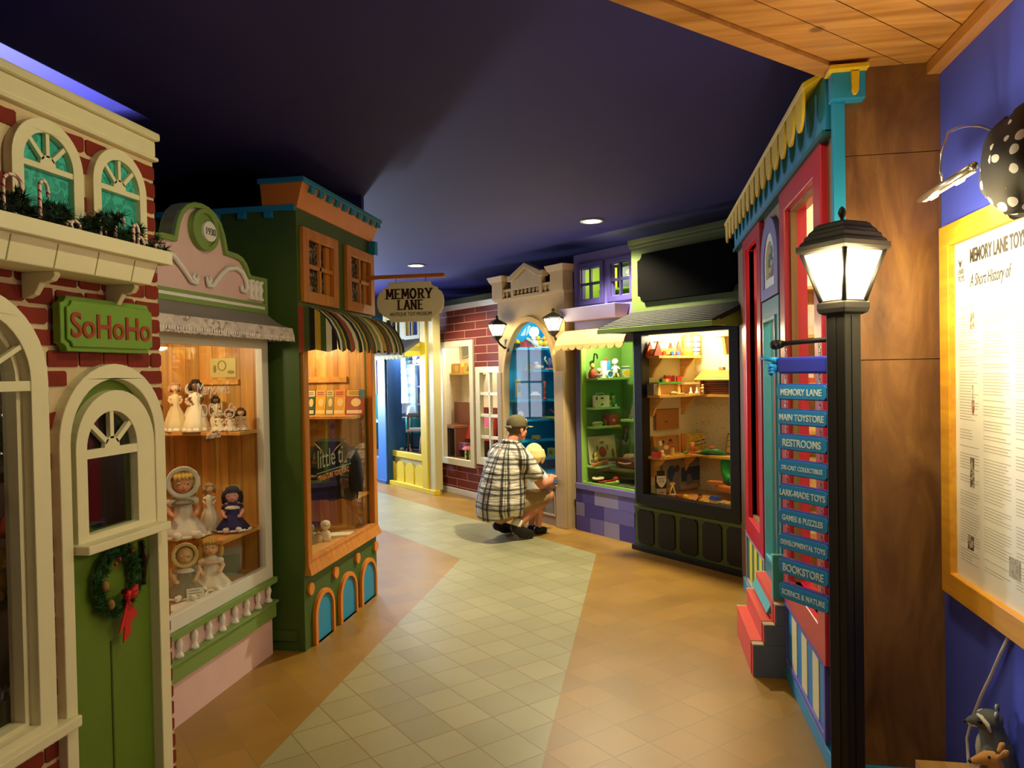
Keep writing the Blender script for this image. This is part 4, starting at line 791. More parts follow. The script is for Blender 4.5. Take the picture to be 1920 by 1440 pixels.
# triangular red-and-yellow rattle frame
o = K.put('wooden_toy_cart', 'yellow wooden toy with two red triangular ends on the top left shelf', 'toy', .22, .19, 1.722, 90, 'toys in the black framed window')
MB().box(-.15, .16, -.05, .05, .01, .06).done('bed', YEL, o)
for x in (-.15, .11): MB().panel([(x-.055, 0), (x+.055, 0), (x, .125)], [], -.055, -.04).panel([(x-.055, 0), (x+.055, 0), (x, .125)], [], .04, .055).done('triangle_end', RED, o)
MB().cyl((-.15, 0, .118), (.12, 0, .118), .006, n=8).done('rail', LPINE, o)
for x in (-.08, .02, .09): MB().cyl((x, -.062, .022), (x, -.05, .022), .02).done('wheel', BLU if x > 0 else RED, o)
for i, (d, h, lb, c1) in enumerate(((.5, .175, 'shorter tin canister printed with rings on the top shelf', 'E8C860'), (.6, .18, 'taller white tin canister on the top shelf', 'F6F0D8'))):
    m = MB(); m.lathe([(.001, 0), (.042, 0), (.042, h)], n=20); m.use(1).lathe([(.043, h-.004), (.043, h+.012), (.001, h+.014)], n=20); m.use(2)
    for z in (.03, .07, .12): m.lathe([(.0425, z), (.0425, z+.012)], n=20)
    kput(m, 'tin_canister', [M(c1, .35), M('8A7A48', .4), M('9A8240' if i == 0 else '4A4A44', .4)], lb, 'canister', .1, d, 1.722)
m = MB(); m.panel(rect(0, .3, 0, .22), [], 0, .004)
kput(m, 'wall_card', M('D8C890', .6), 'pale card on the wallpaper behind the tin canisters', 'card', .01, .42, 1.73)
# carpenter bench and doll furniture on the middle shelf
o = K.put('toy_workbench', 'toy workbench with a bright green top on the middle shelf', 'toy', .22, .17, 1.378, 90, 'toys in the black framed window')
MB().box(-.13, .16, -.05, .05, .095, .11).done('top', GRN, o); MB().box(-.18, -.13, -.04, .04, 0, .1).done('end_board', M('6A5A44', .6), o)
for x in (-.11, .14): MB().hexa([(x-.018, -.04, 0), (x+.018, -.04, 0), (x+.018, .04, 0), (x-.018, .04, 0), (x-.012, -.04, .095), (x+.012, -.04, .095), (x+.012, .04, .095), (x-.012, .04, .095)]).done('leg', LPINE, o)
MB().box(-.1, .13, .0, .02, .0, .09).done('back_board', TAN, o)
m = MB(); m.tube([(-.07, -.06, .012), (-.03, -.06, .018), (.0, -.06, .014)], .014, 8).cyl((0, -.06, .01), (.1, -.06, .008), .007)
kput(m, 'toy_mallet', LPINE, 'pale wooden mallet lying before the toy workbench', 'toy', .19, .17, 1.378)
m = MB(); m.box(-.05, -.03, -.02, .02, 0, .028); m.use(1).box(-.028, .0, -.02, .02, 0, .03).box(.02, .05, -.02, .02, 0, .03); m.use(2).box(.0, .02, -.02, .02, 0, .028)
kput(m, 'block_row', [GRN, RED, YEL], 'row of small coloured blocks on top of the green workbench', 'blocks', .12, .17, 1.489)
m = MB(); m.panel([(-.06, 0), (.06, 0), (.06, .055), (.03, .045), (0, .055), (-.03, .05), (-.06, .06)], [], -.01, .01)
kput(m, 'toy_headboard', M('B03020', .5), 'scalloped red board standing behind the green workbench', 'toy', .05, .3, 1.49)
o = K.put('dollhouse_bed', 'doll cradle with red ends and pine rails on the middle shelf', 'toy', .22, .5, 1.378, 90, 'toys in the black framed window')
for x in (-.11, .11): MB().panel([(x-.03, 0), (x+.03, 0), (x+.03, .16), (x+.01, .165), (x-.01, .155), (x-.03, .16)], [], -.05 if x > 0 else .03, -.04 if x > 0 else .045).done('end_board', RED, o)
MB().box(-.12, .12, -.04, .045, .085, .1).box(-.12, .12, .03, .045, .0, .085).done('rail', LPINE, o)
for x in (-.03, .05): MB().lathe([(.018, 0), (.02, .012), (.008, .02), (.008, .05), (.001, .06)], (x, -.03, 0), 10).done('peg', M('F0E8D0', .4), o)
o = K.put('toy_log_cabin', 'toy log cabin with an olive plank roof on the back shelf', 'toy', .53, .55, 1.378, 0, 'toys in the black framed window')
m = MB()
for i in range(6):
    m.cyl((-.17, -.07, .012+i*.02), (.17, -.07, .012+i*.02), .0105, n=8).cyl((-.15, -.09, .022+i*.02), (-.15, .09, .022+i*.02), .0105, n=8).cyl((.15, -.09, .022+i*.02), (.15, .09, .022+i*.02), .0105, n=8)
m.box(-.15, .15, -.06, .08, 0, .13); m.done('log_wall', M('7A4428', .6, .25, 20), o)
m = MB()
for i in range(4): m.hexa([(-.21, -.12+i*.03, .12+i*.02), (.21, -.12+i*.03, .12+i*.02), (.21, -.085+i*.03, .14+i*.02), (-.21, -.085+i*.03, .14+i*.02), (-.21, -.12+i*.03, .128+i*.02), (.21, -.12+i*.03, .128+i*.02), (.21, -.085+i*.03, .148+i*.02), (-.21, -.085+i*.03, .148+i*.02)])
m.hexa([(-.21, 0, .2), (.21, 0, .2), (.21, .1, .13), (-.21, .1, .13), (-.21, 0, .207), (.21, 0, .207), (.21, .1, .137), (-.21, .1, .137)])
m.done('plank_roof', M('8E8236', .6, .15, 12), o); MB().box(-.03, .02, .0, .03, .2, .235).done('chimney', M('B07848', .6), o)
def peg_man(name, mat, h): 
    m = MB(); m.tube([(-.012, 0, 0), (-.01, 0, h*.45)], .009, 6).tube([(.012, 0, 0), (.01, 0, h*.45)], .009, 6).ball((0, 0, h*.6), (.018, .012, h*.2)).ball((0, 0, h*.9), h*.13).tube([(-.018, 0, h*.7), (-.03, -.01, h*.5)], .006, 6).tube([(.018, 0, h*.7), (.03, -.015, h*.55)], .006, 6); return m
K.one(peg_man('w', None, .085), 'wooden_figure', LPINE, 'pale wooden figure standing before the log cabin', 'figure', .43, .42, 1.378, -30, 'toys in the black framed window')
K.one(peg_man('w', None, .08), 'wooden_figure', M('C89058', .5), 'brownish wooden figure at the right end of the middle shelf', 'figure', .72, .46, 1.378, -30, 'toys in the black framed window')
m = MB(); m.hexa([(-.1, -.06, .06), (.1, -.06, .06), (.1, .06, .06), (-.1, .06, .06), (-.1, -.01, .12), (.1, -.01, .12), (.1, .01, .12), (-.1, .01, .12)]); m.use(1).box(-.08, .08, -.04, .04, 0, .06)
K.one(m, 'toy_barn', [M('8A3030', .6), M('3A2A22', .6)], 'dark toy barn with a red roof beside the log cabin', 'toy', .82, .56, 1.378, 0, 'toys in the black framed window')
m = MB(); m.box(-.12, .1, -.05, .05, 0, .02).ball((-.05, 0, .035), .02).box(.03, .08, -.03, .03, .02, .06)
K.one(m, 'pull_toy', [M('E8B840', .5)], 'yellow pull toy on the high shelf at the back', 'toy', .66, .56, 1.9, 0, 'toys in the black framed window')
m = MB(); m.panel(rect(-.08, .08, 0, .16), [], 0, .006); m.use(1).panel(rect(-.07, .07, .06, .15), [], -.002, 0); m.use(2).panel([(-.05, .08), (.05, .12), (.04, .14), (-.04, .1)], [], -.004, -.002)
K.one(m, 'wall_card', [M('E8D8A0', .6), M('E0A0A0', .6), M('6A4A4A', .6)], 'pink printed card on the back wall above the log cabin', 'card', .62, .69, 1.66, 0)
# framed picture, box, picture boxes
m = MB(); m.box(-.145, .145, -.01, .015, 0, .185); m.use(1).ball((-.02, -.012, .07), (.02, .003, .01), 10, 6).box(-.145, .145, -.013, -.01, .178, .185)
kput(m, 'wooden_box_lid', [M('A8702E', .5, .12), M('7A4A1E', .5)], 'plain brown wooden box lid hung on the wallpaper', 'box', .03, .285, 1.062)
m = MB(); m.panel(rect(-.09, .09, 0, .2), [rect(-.075, .075, .015, .185)], -.015, 0); m.use(1).panel(rect(-.08, .08, .01, .19), [], -.008, -.002)
K.one(m, 'framed_picture', [M('5A3A28', .5), blotch('dark_print', ['4A3A30', '6A5A48', '3A2C26'], 14)], 'dark framed picture on the back wall under the middle shelf', 'picture', .60, .695, 1.13, 0)
o = K.put('picture_puzzle_box', 'open wooden box lid with a red and white animal scene on the lower shelf', 'toy', .15, .255, .842, 90, 'toys in the black framed window')
m = MB(); m.panel(rect(-.165, .165, 0, .17), [rect(-.15, .15, .012, .158)], -.02, .02); m.done('frame', M('C88A3A', .5), o); o.rotation_euler.x = R(-6)
m = MB(); m.panel(rect(-.155, .155, .008, .162), [], .0, .01); m.use(1).panel(ell(-.07, .1, .02, .025, 12), [], -.004, 0).panel(ell(.0, .06, .03, .02, 12), [], -.004, 0); m.use(2).panel([(.02, .08), (.1, .09), (.09, .11), (.03, .1)], [], -.004, 0).panel(ell(.08, .05, .03, .018, 12), [], -.004, 0); m.use(3).panel(ell(-.03, .11, .012, .016, 10), [], -.005, 0).panel(ell(.06, .12, .02, .012, 10), [], -.005, 0)
m.done('scene', [M('B0864A', .5), M('F0E0B8', .5), M('B84030', .5), M('4A3424', .5)], o)
o = K.put('construction_set_box', 'yellow construction set box lettered matador on the lower shelf', 'toy box', .2, .66, .842, 68, 'toys in the black framed window')
o.rotation_euler.x = R(-5)
MB().box(-.19, .19, 0, .035, 0, .17).done('box', M('D88A38', .5), o)
m = MB(); m.panel(rect(-.15, .187, .004, .166), [], -.003, 0); m.done('label', blotch('busy_yellow_print', ['E0C030', 'D0A820', 'EACB48', '8A8A30'], 20, .5, [0, .45, .55, .68]), o)
MB().panel([(-.08, .045), (.14, .1), (.17, .145), (-.06, .09)], [], -.0045, -.003).done('banner', BK, o)
text('lettering', 'matador', .05, M('F4E8C0', .5), o, (-.065, -.0055, .056), .0006, 'LEFT', xs=1.0, rot=(pi/2, R(-14), 0), off=.001)
m = MB(); m.box(-.1, .1, 0, .02, 0, .18); m.use(1)
for i in range(3):
    for k in range(2): m.box(-.09+.095*k, -.005+.09*k, -.004, 0, .01+.055*i, .058+.055*i)
o = K.one(m, 'block_tray', [M('8A5A28', .5), M('E8C060', .5, .2, 3)], 'open tray of pale wooden blocks at the right of the lower shelf', 'toy', .62, .6, .85, 0, 'toys in the black framed window'); o.rotation_euler.x = R(-12)
m = MB(); m.box(-.03, .03, -.03, .03, 0, .05); m.use(1).lathe([(.001, .05), (.018, .05), (.02, .09), (.001, .095)], n=12)
kput(m, 'jack_in_the_box', [RED, M('5A6A3A', .6)], 'red cube with a dark green figure at the left end of the lower shelf', 'toy', .17, .0, .842)
m = MB(); m.lathe([(.001, 0), (.025, 0), (.026, .02), (.014, .03), (.018, .04), (.012, .055), (.001, .058)], n=14)
kput(m, 'wooden_skittle', M('F0DCB0', .5), 'little white figure beside the red cube', 'figure', .17, .07, .842)
m = MB(); m.box(-.012, .012, -.012, .012, 0, .07); m.use(1).hexa([(.01, -.01, 0), (.2, -.03, 0), (.2, .0, 0), (.01, .01, 0), (.01, -.01, .02), (.2, -.03, .006), (.2, 0, .006), (.01, .01, .02)]); m.use(2).ball((.15, -.02, .018), (.03, .015, .012))
kput(m, 'toy_plane_parts', [LPINE, YEL, GRN], 'pale wooden post with a yellow arm in front of the animal scene', 'toy', .17, .2, .842)
m = MB(); m.cyl((-.12, 0, .012), (0, 0, .012), .008); m.use(1).cyl((0, 0, .012), (.12, 0, .012), .012)
kput(m, 'toy_torch', [M('F0E0A0', .4), M('4A4A6A', .3)], 'cream and dark blue rod lying in front of the yellow box', 'toy', .18, .6, .842)
m = MB(); m.box(-.035, .035, -.035, .035, 0, .012).cyl((0, -.01, .012), (0, -.01, .1), .02).box(-.02, .05, -.02, .02, .012, .03)
kput(m, 'crane_base', M('C8702C', .5), 'orange wooden stand in front of the yellow box', 'toy', .16, .46, .842)
m = MB(); m.tube([(-.11, 0, .015), (-.05, 0, .03), (.05, 0, .028), (.12, 0, .012)], [.01, .028, .028, .008], 10); m.use(1).ball((-.01, 0, .06), (.03, .02, .02))
K.one(m, 'toy_boat', [M('2E7A3A', .4), M('C85A40', .5)], 'green toy boat on the corner of the lower shelf', 'toy', .47, .5, .842, 20, 'toys in the black framed window')
# below the lower shelf
o = K.put('picture_poster', 'dark poster of two children playing against a blue board', 'poster', .14, .47, .5, 90, None)
MB().panel(rect(-.26, .26, 0, .27), [], 0, .006).done('sheet', M('8A8070', .6), o)
m = MB(); m.panel(rect(-.02, .25, .07, .2), [], -.002, 0); m.panel(notch(-.2, -.09, .09, .23, .03), [], -.002, 0); m.done('blue_board', M('1E3A6A', .5), o)
m = MB(); m.panel([(-.16, .0), (-.03, .0), (-.05, .1), (-.03, .14), (-.08, .19), (-.13, .13), (-.15, .06)], [], -.004, -.002); m.panel([(.04, .03), (.13, .05), (.1, .13), (.06, .14)], [], -.004, -.002); m.use(1).panel(ell(-.075, .2, .03, .032, 14), [], -.006, -.004).panel(ell(.07, .16, .022, .024, 14), [], -.006, -.004); m.use(2).panel(rect(-.2, .2, .0, .04), [], -.0025, -.002)
m.done('children', [M('6A7080', .6), M('4A2C20', .6), M('B89080', .6)], o)
o = K.put('robot_figure', 'black toy figure with a cream shield at the bottom left of the window', 'toy', .22, .1, .48, 60, 'toys in the black framed window')
MB().box(-.045, .045, -.02, .02, .08, .19).box(-.03, .03, -.018, .018, .19, .23).done('body', BK, o)
MB().panel([(-.04, .19), (.04, .19), (.042, .14), (.02, .1), (0, .088), (-.02, .1), (-.042, .14)], [], -.026, -.02).done('shield', M('F0E8D0', .5), o)
text('lettering', 'DAILY', .024, BK, o, (0, -.027, .16), .0006, xs=1); text('lettering', 'STAR', .022, BK, o, (0, -.027, .135), .0006, xs=1)
MB().box(-.042, .042, -.02, .02, 0, .078).done('base_card', M('C8B890', .6), o); MB().tube([(.0, -.022, .03), (.02, -.022, .05), (-.02, -.022, .045)], .003, 5).done('scribble', M('6A3A3A', .6), o)
m = MB(); m.panel(rect(-.06, .06, 0, .1), [], 0, .004); o = K.one(m, 'paper_sheet', M('D8DC90', .6), 'pale green sheet leaning at the far bottom left of the window', 'paper', .14, .03, .48, 60); o.rotation_euler.x = R(-15)
m = MB(); m.tube([(-.05, 0, 0), (0, 0, .11)], .007, 6).tube([(.05, 0, 0), (0, 0, .11)], .009, 6).box(-.03, .03, -.004, .004, .11, .13)
kput(m, 'toy_easel', M('E0B858', .5), 'small yellow A-frame stand in front of the poster', 'toy', .2, .16, .48)
spotsb = [('C8B8A8', .365, .1, .045, 'pale picture block next to the yellow A-frame'), ('C86A48', .42, .11, .045, 'orange picture block right of the pale one'), ('B8A070', .885, .1, .045, 'green lettered tan block near the blue roofed house'), ('C0A060', .95, .085, .046, 'tan block second from the right end of the sill'), ('C8A868', 1.015, .075, .048, 'tan block at the right end of the window sill')]
for i, (c, a, d, sz, lb) in enumerate(spotsb):
    m = MB(); h = sz/2; m.box(-h, h, -h, h, 0, sz); m.use(1).panel(ell(0, h, h*.55, h*.6, 12), [ell(0, h, h*.3, h*.35, 12)], -h-.001, -h)
    K.one(m, 'picture_block', [M(c, .5), M(['6A5A6A', '8A3020', '3A8A3A', '8A6A30', 'E8DCB8'][i], .5)], lb, 'block', a, d, .48, RNG.uniform(-20, 10), 'picture blocks on the sill', bevel=.002)
K.one(MB().ball((0, 0, .028), .028, 14, 10), 'toy_ball', M('E8B020', .35), 'yellow ball on the sill of the black framed window', 'ball', .48, .13, .48)
m = MB(); m.box(-.1, .1, -.015, .015, .008, .022).cyl((.07, 0, .02), (.1, 0, .06), .006)
for x in (-.07, 0, .07): m.cyl((x, -.022, .012), (x, .022, .012), .012)
K.one(m, 'toy_fire_engine', M('B83020', .45, .1), 'long low red toy vehicle on the window sill', 'toy', .56, .1, .48, -5, 'toys in the black framed window')
o = K.put('toy_duck', 'yellow and white duck with a pink head on the window sill', 'toy', .645, .12, .48, 0, 'toys in the black framed window')
MB().ball((0, 0, .025), (.035, .025, .025)).done('body', M('F0D060', .45), o); MB().ball((0, 0, .062), .018).done('head', M('E8A890', .45), o); MB().lathe([(.02, .07), (.01, .08), (.001, .084)], n=10).done('cap', DARK, o)
m = MB(); m.ball((0, 0, .012), (.022, .012, .012)).cyl((.01, 0, .015), (.03, 0, .03), .005); K.one(m, 'toy_whistle', M('F0E0A0', .4), 'small cream bird whistle right of the yellow duck', 'toy', .72, .08, .48)
o = K.put('toy_house', 'tiny house with a bright blue roof on the sill', 'toy', .78, .15, .48, -15, 'toys in the black framed window')
MB().box(-.045, .045, -.03, .03, 0, .045).done('walls', M('E8C868', .5), o); MB().hexa([(-.05, -.036, .045), (.05, -.036, .045), (.05, .036, .045), (-.05, .036, .045), (-.035, -.02, .075), (.035, -.02, .075), (.035, .02, .075), (-.035, .02, .075)]).done('roof', BLU, o)
o = K.put('slinky_slide', 'curling bright green caterpillar ramp on the round shelf', 'toy', .64, .55, .6, 20, 'toys in the black framed window')
m = MB(); m.tube([(-.06, 0, .2), (-.055, -.01, .19), (-.04, -.03, .12), (-.01, -.07, .05), (.02, -.1, .03)], [.045, .05, .052, .045, .04], 12); m.done('body', M('1E9A2E', .5, .2, 40), o)
MB().ball((.04, -.12, .035), (.04, .03, .03)).done('head', M('3A6A7A', .4), o)
m = MB(); m.hexa([(-.07, -.03, 0), (.07, -.03, 0), (.07, .03, 0), (-.07, .03, 0), (-.07, -.03, .025), (.07, -.03, .025), (.05, .02, .03), (-.05, .02, .03)]); K.one(m, 'toy_wagon', M('C87838', .5), 'low brown wooden piece on the round shelf beside the green ramp', 'toy', .56, .42, .6, 20, 'toys in the black framed window')
m = MB(); m.panel(rect(-.1, .1, 0, .2), [], 0, .006); m.use(1).panel(ell(-.05, .13, .022, .024, 14), [], -.002, 0); m.use(2).panel([(-.06, .0), (.09, .0), (.1, .14), (.06, .1)], [], -.002, 0)
K.one(m, 'game_card', [M('C0A8A0', .6), M('A03A30', .6), M('C8A83A', .6)], 'card with a red dot and yellow rays behind the green ramp', 'card', .78, .69, .6, 0)
# ================================================================ purple music shop
U = Shop(-.089, 6.945, -45, 'purple_shopfront', 'purple block fronted shop with a scalloped tan awning and music toys')
PUR = M('5A5290', .55, .08); PURD = M('4A4288', .5, .08); LILAC = M('9088B8', .55, .06); LGREEN = M('8CB84A', .55, .05)
U.part(MB().panel(rect(-.83, .1, .46, 2.76), [rect(-.74, .1, .5, 1.86), rect(-.7, -.435, 2.31, 2.6), rect(-.27, -.005, 2.31, 2.6)], 0, .04), 'front_wall', PUR)
U.part(MB().box(-.86, .1, .04, .9, 0, .46), 'base', PURD)
cols = ['3A3078', '4A4290', '8E88B4', '6A62A8', '7A729C', '453C8C', '6860A8', '4A4498', '8A84B0']
rows = [(0, .15, [(-.83, -.62, 1), (-.62, -.415, 3), (-.415, -.2, 2), (-.2, .01, 5)]), (.15, .285, [(-.83, -.7, 4), (-.7, -.415, 5), (-.415, .0, 6)]), (.285, .42, [(-.83, -.735, 0), (-.735, -.55, 1), (-.55, -.21, 2), (-.21, .01, 3)])]
for z0, z1, L_ in rows:
    for a, b, c in L_: U.part(MB().box(a+.001, b-.001, -.02, 0, z0+.001, z1-.001), 'front_block', M(cols[c], .55, .06))
U.part(MB().box(-.83, .05, -.03, .06, .42, .475), 'sill', M('6E66A0', .5), .003)
m = MB(); m.panel(rect(-.75, .08, .475, 1.87), [rect(-.725, .06, .5, 1.86)], -.01, .05); f = U.part(m, 'window_frame', LGREEN, .003)
m = MB(); m.f([m.v(p) for p in ((-.725, .03, .5), (.06, .03, .5), (.06, .03, 1.86), (-.725, .03, 1.86))]); m.done('pane', GLASS, f)
for a, b in ((-.76, -.375), (-.325, .03)):
    f = U.part(MB().panel(rect(a, b, 2.25, 2.66), [rect(a+.05, b-.05, 2.3, 2.61)], -.02, .01), 'upper_window', M('3E366E', .5), .003)
    c = (a+b)/2; m = MB(); m.box(c-.012, c+.012, -.015, .01, 2.3, 2.61).box(a+.04, b-.04, -.015, .01, 2.44, 2.464); m.done('muntins', M('2A2450', .5), f)
m = MB(); m.hexa([(-.8, -.14, 2.09), (-.08, -.14, 2.09), (-.08, 0, 2.09), (-.8, 0, 2.09), (-.85, -.19, 2.215), (-.03, -.19, 2.215), (-.03, 0, 2.215), (-.85, 0, 2.215)])
U.part(m, 'planter', M('7E76A4', .55), .005)
TANF = M('CC9C5C', .75, .08, 10)
prof = [(0, 2.01), (-.1, 2.0), (-.17, 1.965), (-.22, 1.9), (-.235, 1.855)]
m = MB(); m.rings([[(-.86, y, z) for y, z in prof], [(.12, y, z) for y, z in prof]], False, False)
m.f([m.v((-.86, y, z)) for y, z in prof]+[m.v((-.86, 0, 1.855))]); o = U.part(m, 'awning', TANF)
for i in range(9):
    x = -.86+i*.109; m = MB(); m.panel([(x+.054+.054*cos(t), 1.857-.055*abs(sin(t))**.7) for t in [-pi*k/10 for k in range(11)]], [], -.242, -.234); m.done('scallop', TANF, o)
for i in range(2):
    m = MB(); m.at((-.86, -.12+i*.11-.055, 0), pi/2).panel([(.054*cos(t), 1.857-.055*abs(sin(t))) for t in [-pi*k/10 for k in range(11)]], [], -.004, .004); m.done('scallop', TANF, o)
U.part(MB().box(-.78, -.74, .04, .62, .46, 2.2).box(-.78, .15, .55, .6, .46, 2.2).box(.06, .1, .04, .6, .46, 2.2), 'green_lining', M('6E9A44', .6, .06))
U.part(MB().box(-.78, .15, .04, .6, .46, .492), 'case_floor', M('5A5A48', .6))
U.part(MB().box(-.78, .15, .6, .62, 2.2, 2.75).box(-.8, -.77, .04, .6, 2.2, 2.75).box(-.78, .15, .04, .6, 2.2, 2.22), 'attic_lining', M('9CC850', .6, .05))
posters = [(-.62, 'yellow', 'C8B030', '4A4A28', 'yellow advertising poster behind the left upper purple window'), (-.36, 'slate', '5A6A7A', 'B8B0A0', 'slate coloured poster of figures behind the right upper window'), (-.1, 'teal', '3A6A7A', 'B8B8B0', 'teal poster at the right end of the upper purple window')]
for x, nme, c1, c2, lb in posters:
    m = MB(); m.panel(rect(-.12, .12, 0, .2), [], 0, .005); m.use(1)
    for k in range(5): m.panel(ell(RNG.uniform(-.08, .08), RNG.uniform(.04, .16), .03, .02, 10), [], -.002, 0)
    U.one(m, 'poster', [M(c1, .6), M(c2, .6)], lb, 'poster', x, .3, 2.42, -10, 'posters in the purple attic')
U.part(MB().box(-.77, .1, .28, .5, 2.4, 2.42), 'attic_shelf', M('7AA038', .6))
m = MB(); m.ball((0, 0, .03), .03).ball((0, 0, .075), .022); U.one(m, 'small_figure', M('F0E8E0', .4), 'white figure in the right upper purple window', 'figure', -.1, .15, 2.33)
SG = M('9CC060', .5, .05)
for z, d0, d1, w_ in ((1.528, .0, .47, .2), (1.235, .0, .37, .16), (1.046, -.0, .38, .16), (.655, .0, .4, .16)):
    U.part(MB().box(-.74, -.74+w_, d0+.04, d1, z-.022, z), 'shelf', SG, .003)
U.part(MB().box(-.56, .06, .35, .55, 1.085, 1.108), 'shelf', SG, .003)
def up(mb, name, mats, lb, cat, off, d, z, turn=90, group='toys in the purple shop', **k): return U.one(mb, name, mats, lb, cat, -.74+off, d, z, turn, group, **k)
m = MB(); m.ball((-.03, -.004, .022), (.024, .006, .018), 12, 8).panel([(-.012, .02), (-.004, .02), (.01, .11), (.002, .11)], [], -.008, 0).tube([(.006, -.004, .11), (.04, -.004, .1), (.045, -.004, .06)], .006, 6)
up(m, 'music_note_cutout', BLACK, 'black music note cut-out on the green wall', 'decoration', .012, .16, 1.665)
o = U.put('rattle_puppet', 'red coated puppet with a yellow face at the left of the top shelf', 'toy', -.64, .06, 1.528, 60, 'toys in the purple shop')
MB().lathe([(.04, 0), (.045, .02), (.038, .06), (.02, .09), (.001, .1)], n=14).done('coat', M('A8402A', .6), o); MB().ball((0, -.01, .115), .022).done('face', M('E8C050', .5), o); MB().lathe([(.028, .12), (.018, .14), (.001, .15)], n=12).done('cap', M('A8702A', .6), o)
o = U.put('duck_musician', 'small white duck figure playing a pink instrument on the top shelf', 'toy', -.6, .11, 1.528, 60, 'toys in the purple shop')
MB().ball((0, 0, .03), (.025, .02, .03)).done('body', M('B0A8B8', .4), o); MB().ball((0, 0, .078), .022).done('head', WHITE, o); MB().tube([(-.05, -.03, .03), (.03, -.03, .03)], .009, 8).done('instrument', M('C08098', .5), o); MB().ball((0, -.022, .066), (.012, .012, .006)).done('bill', YEL, o)
o = U.put('toy_piano_box', 'tall white and blue scalloped box with a red peak on the top shelf', 'toy', -.62, .22, 1.528, 80, 'toys in the purple shop')
MB().box(-.05, .0, -.02, .02, 0, .17).done('white_side', M('F0F0F0', .4), o)
m = MB(); m.panel([(.0, 0)]+[(.045+.006*cos(k*pi), .17*k/12) for k in range(13)]+[(.0, .17)], [], -.02, .02); m.done('blue_side', M('3A90D0', .4), o); MB().panel([(-.01, .17), (.03, .17), (.015, .2)], [], -.01, .01).done('peak', RED, o)
m = MB(); m.lathe([(.042, 0), (.042, .03)], (0, 0, 0), 20); m2 = MB(); m2.panel(ell(0, .036, .045, .038, 20), [ell(0, .036, .036, .03, 20)], -.02, .02)
m2.use(1).panel(ell(0, .036, .036, .03, 20), [], -.015, .015); up(m2, 'toy_drum', [WHITE, M('3A80C0', .4)], 'blue and white round toy in front of the tall scalloped box', 'toy', .15, .24, 1.528)
o = U.put('clown_doll', 'white suited clown doll with a round white head on the top shelf', 'toy', -.62, .35, 1.528, 60, 'toys in the purple shop')
MB().lathe([(.03, .04), (.03, .06), (.025, .1), (.015, .125)], n=14).done('body', M('D0D0E0', .5), o); MB().ball((0, 0, .16), .034).done('head', WHITE, o)
for sx in (-1, 1): MB().tube([(sx*.012, 0, .05), (sx*.02, -.03, .03), (sx*.025, -.045, .0)], .012, 8).done('leg', M('C8B060', .5), o); MB().tube([(sx*.02, 0, .11), (sx*.045, -.01, .08)], .01, 8).done('arm', M('E8E4F0', .5), o)
o = U.put('music_box_carton', 'yellow and white carton with a blue band on the top shelf', 'toy box', -.62, .55, 1.528, 70, 'toys in the purple shop')
MB().box(-.09, .09, 0, .06, 0, .115).done('carton', M('F4F0D0', .5), o); MB().panel(rect(-.091, .091, .088, .104), [], -.002, 0).done('band', M('2A80A8', .5), o); MB().panel(ell(-.02, .045, .045, .036, 16), [], -.002, 0).done('picture', M('F0C020', .5), o)
o = U.put('toy_radio', 'cream toy radio with a drawn face on the second shelf', 'toy', -.62, .15, 1.235, 75, 'toys in the purple shop')
MB().box(-.085, .085, -.025, .025, 0, .12).done('case', M('DCD8B8', .5), o, bevel=.008); MB().tube([(-.06, 0, .12), (-.055, 0, .138), (.03, 0, .14), (.035, 0, .12)], .006, 6).done('handle', M('C8C8A8', .5), o)
m = MB(); m.panel(ell(.0, .09, .018, .01, 12), [], -.027, -.025).panel(ell(.0, .03, .016, .008, 12), [], -.027, -.025).panel(ell(-.06, .09, .01, .016, 12), [], -.027, -.025); m.done('marks', M('4A4A3A', .5), o)
o = U.put('pull_along_elf', 'green capped figure on a wheeled cart on the second shelf', 'toy', -.62, .3, 1.235, 70, 'toys in the purple shop')
MB().box(-.045, .045, -.02, .02, .015, .03).done('cart', M('4A8A4A', .5), o); MB().ball((.01, 0, .06), (.022, .018, .035)).done('body', M('8AB060', .5), o); MB().ball((.01, 0, .105), .02).done('head', M('E0C8A0', .5), o); MB().lathe([(.028, .112), (.022, .13), (.001, .14)], (.01, 0, 0), 12).done('cap', M('2A8A5A', .5), o)
for x in (-.03, .03): MB().cyl((x, -.026, .014), (x, .026, .014), .014).done('wheel', M('A8B8C0', .4), o)
MB().ball((-.03, 0, .05), .02).done('bundle', M('D8D070', .5), o)
m = MB(); m.tube([(-.05, 0, .02), (-.04, 0, .035), (.05, 0, .035), (.06, 0, .02)], [.02, .014, .014, .02], 10).box(-.045, .05, -.02, .02, 0, .018)
up(m, 'toy_telephone', M('D8D890', .4), 'cream toy telephone on the third shelf', 'toy', .09, .12, 1.046)
m = MB(); m.box(-.065, .065, -.04, .04, 0, .11); m.use(1).panel(ell(0, .05, .018, .02, 14), [], -.043, -.04)
up(m, 'red_music_box', [M('C84A3A', .45), M('F0A890', .5)], 'square red music box with a handle on the third shelf', 'toy', .08, .32, 1.046)
m = MB(); m.lathe([(.02, 0), (.012, .03), (.014, .06), (.001, .075)], n=10); m.use(1).tube([(.025, 0, 0), (.03, 0, .05)], .006, 6)
up(m, 'little_figures', [M('7A6A3A', .6), YEL], 'small brown and yellow figure left of the red music box', 'figure', .08, .22, 1.046)
o = U.put('song_album', 'cream picture album with a red dancing figure leaning on the lower shelf', 'album', -.66, .21, .672, 80, None); o.rotation_euler.x = R(-10)
MB().box(-.16, .16, 0, .012, 0, .27).done('cover', M('D6CC9C', .6), o)
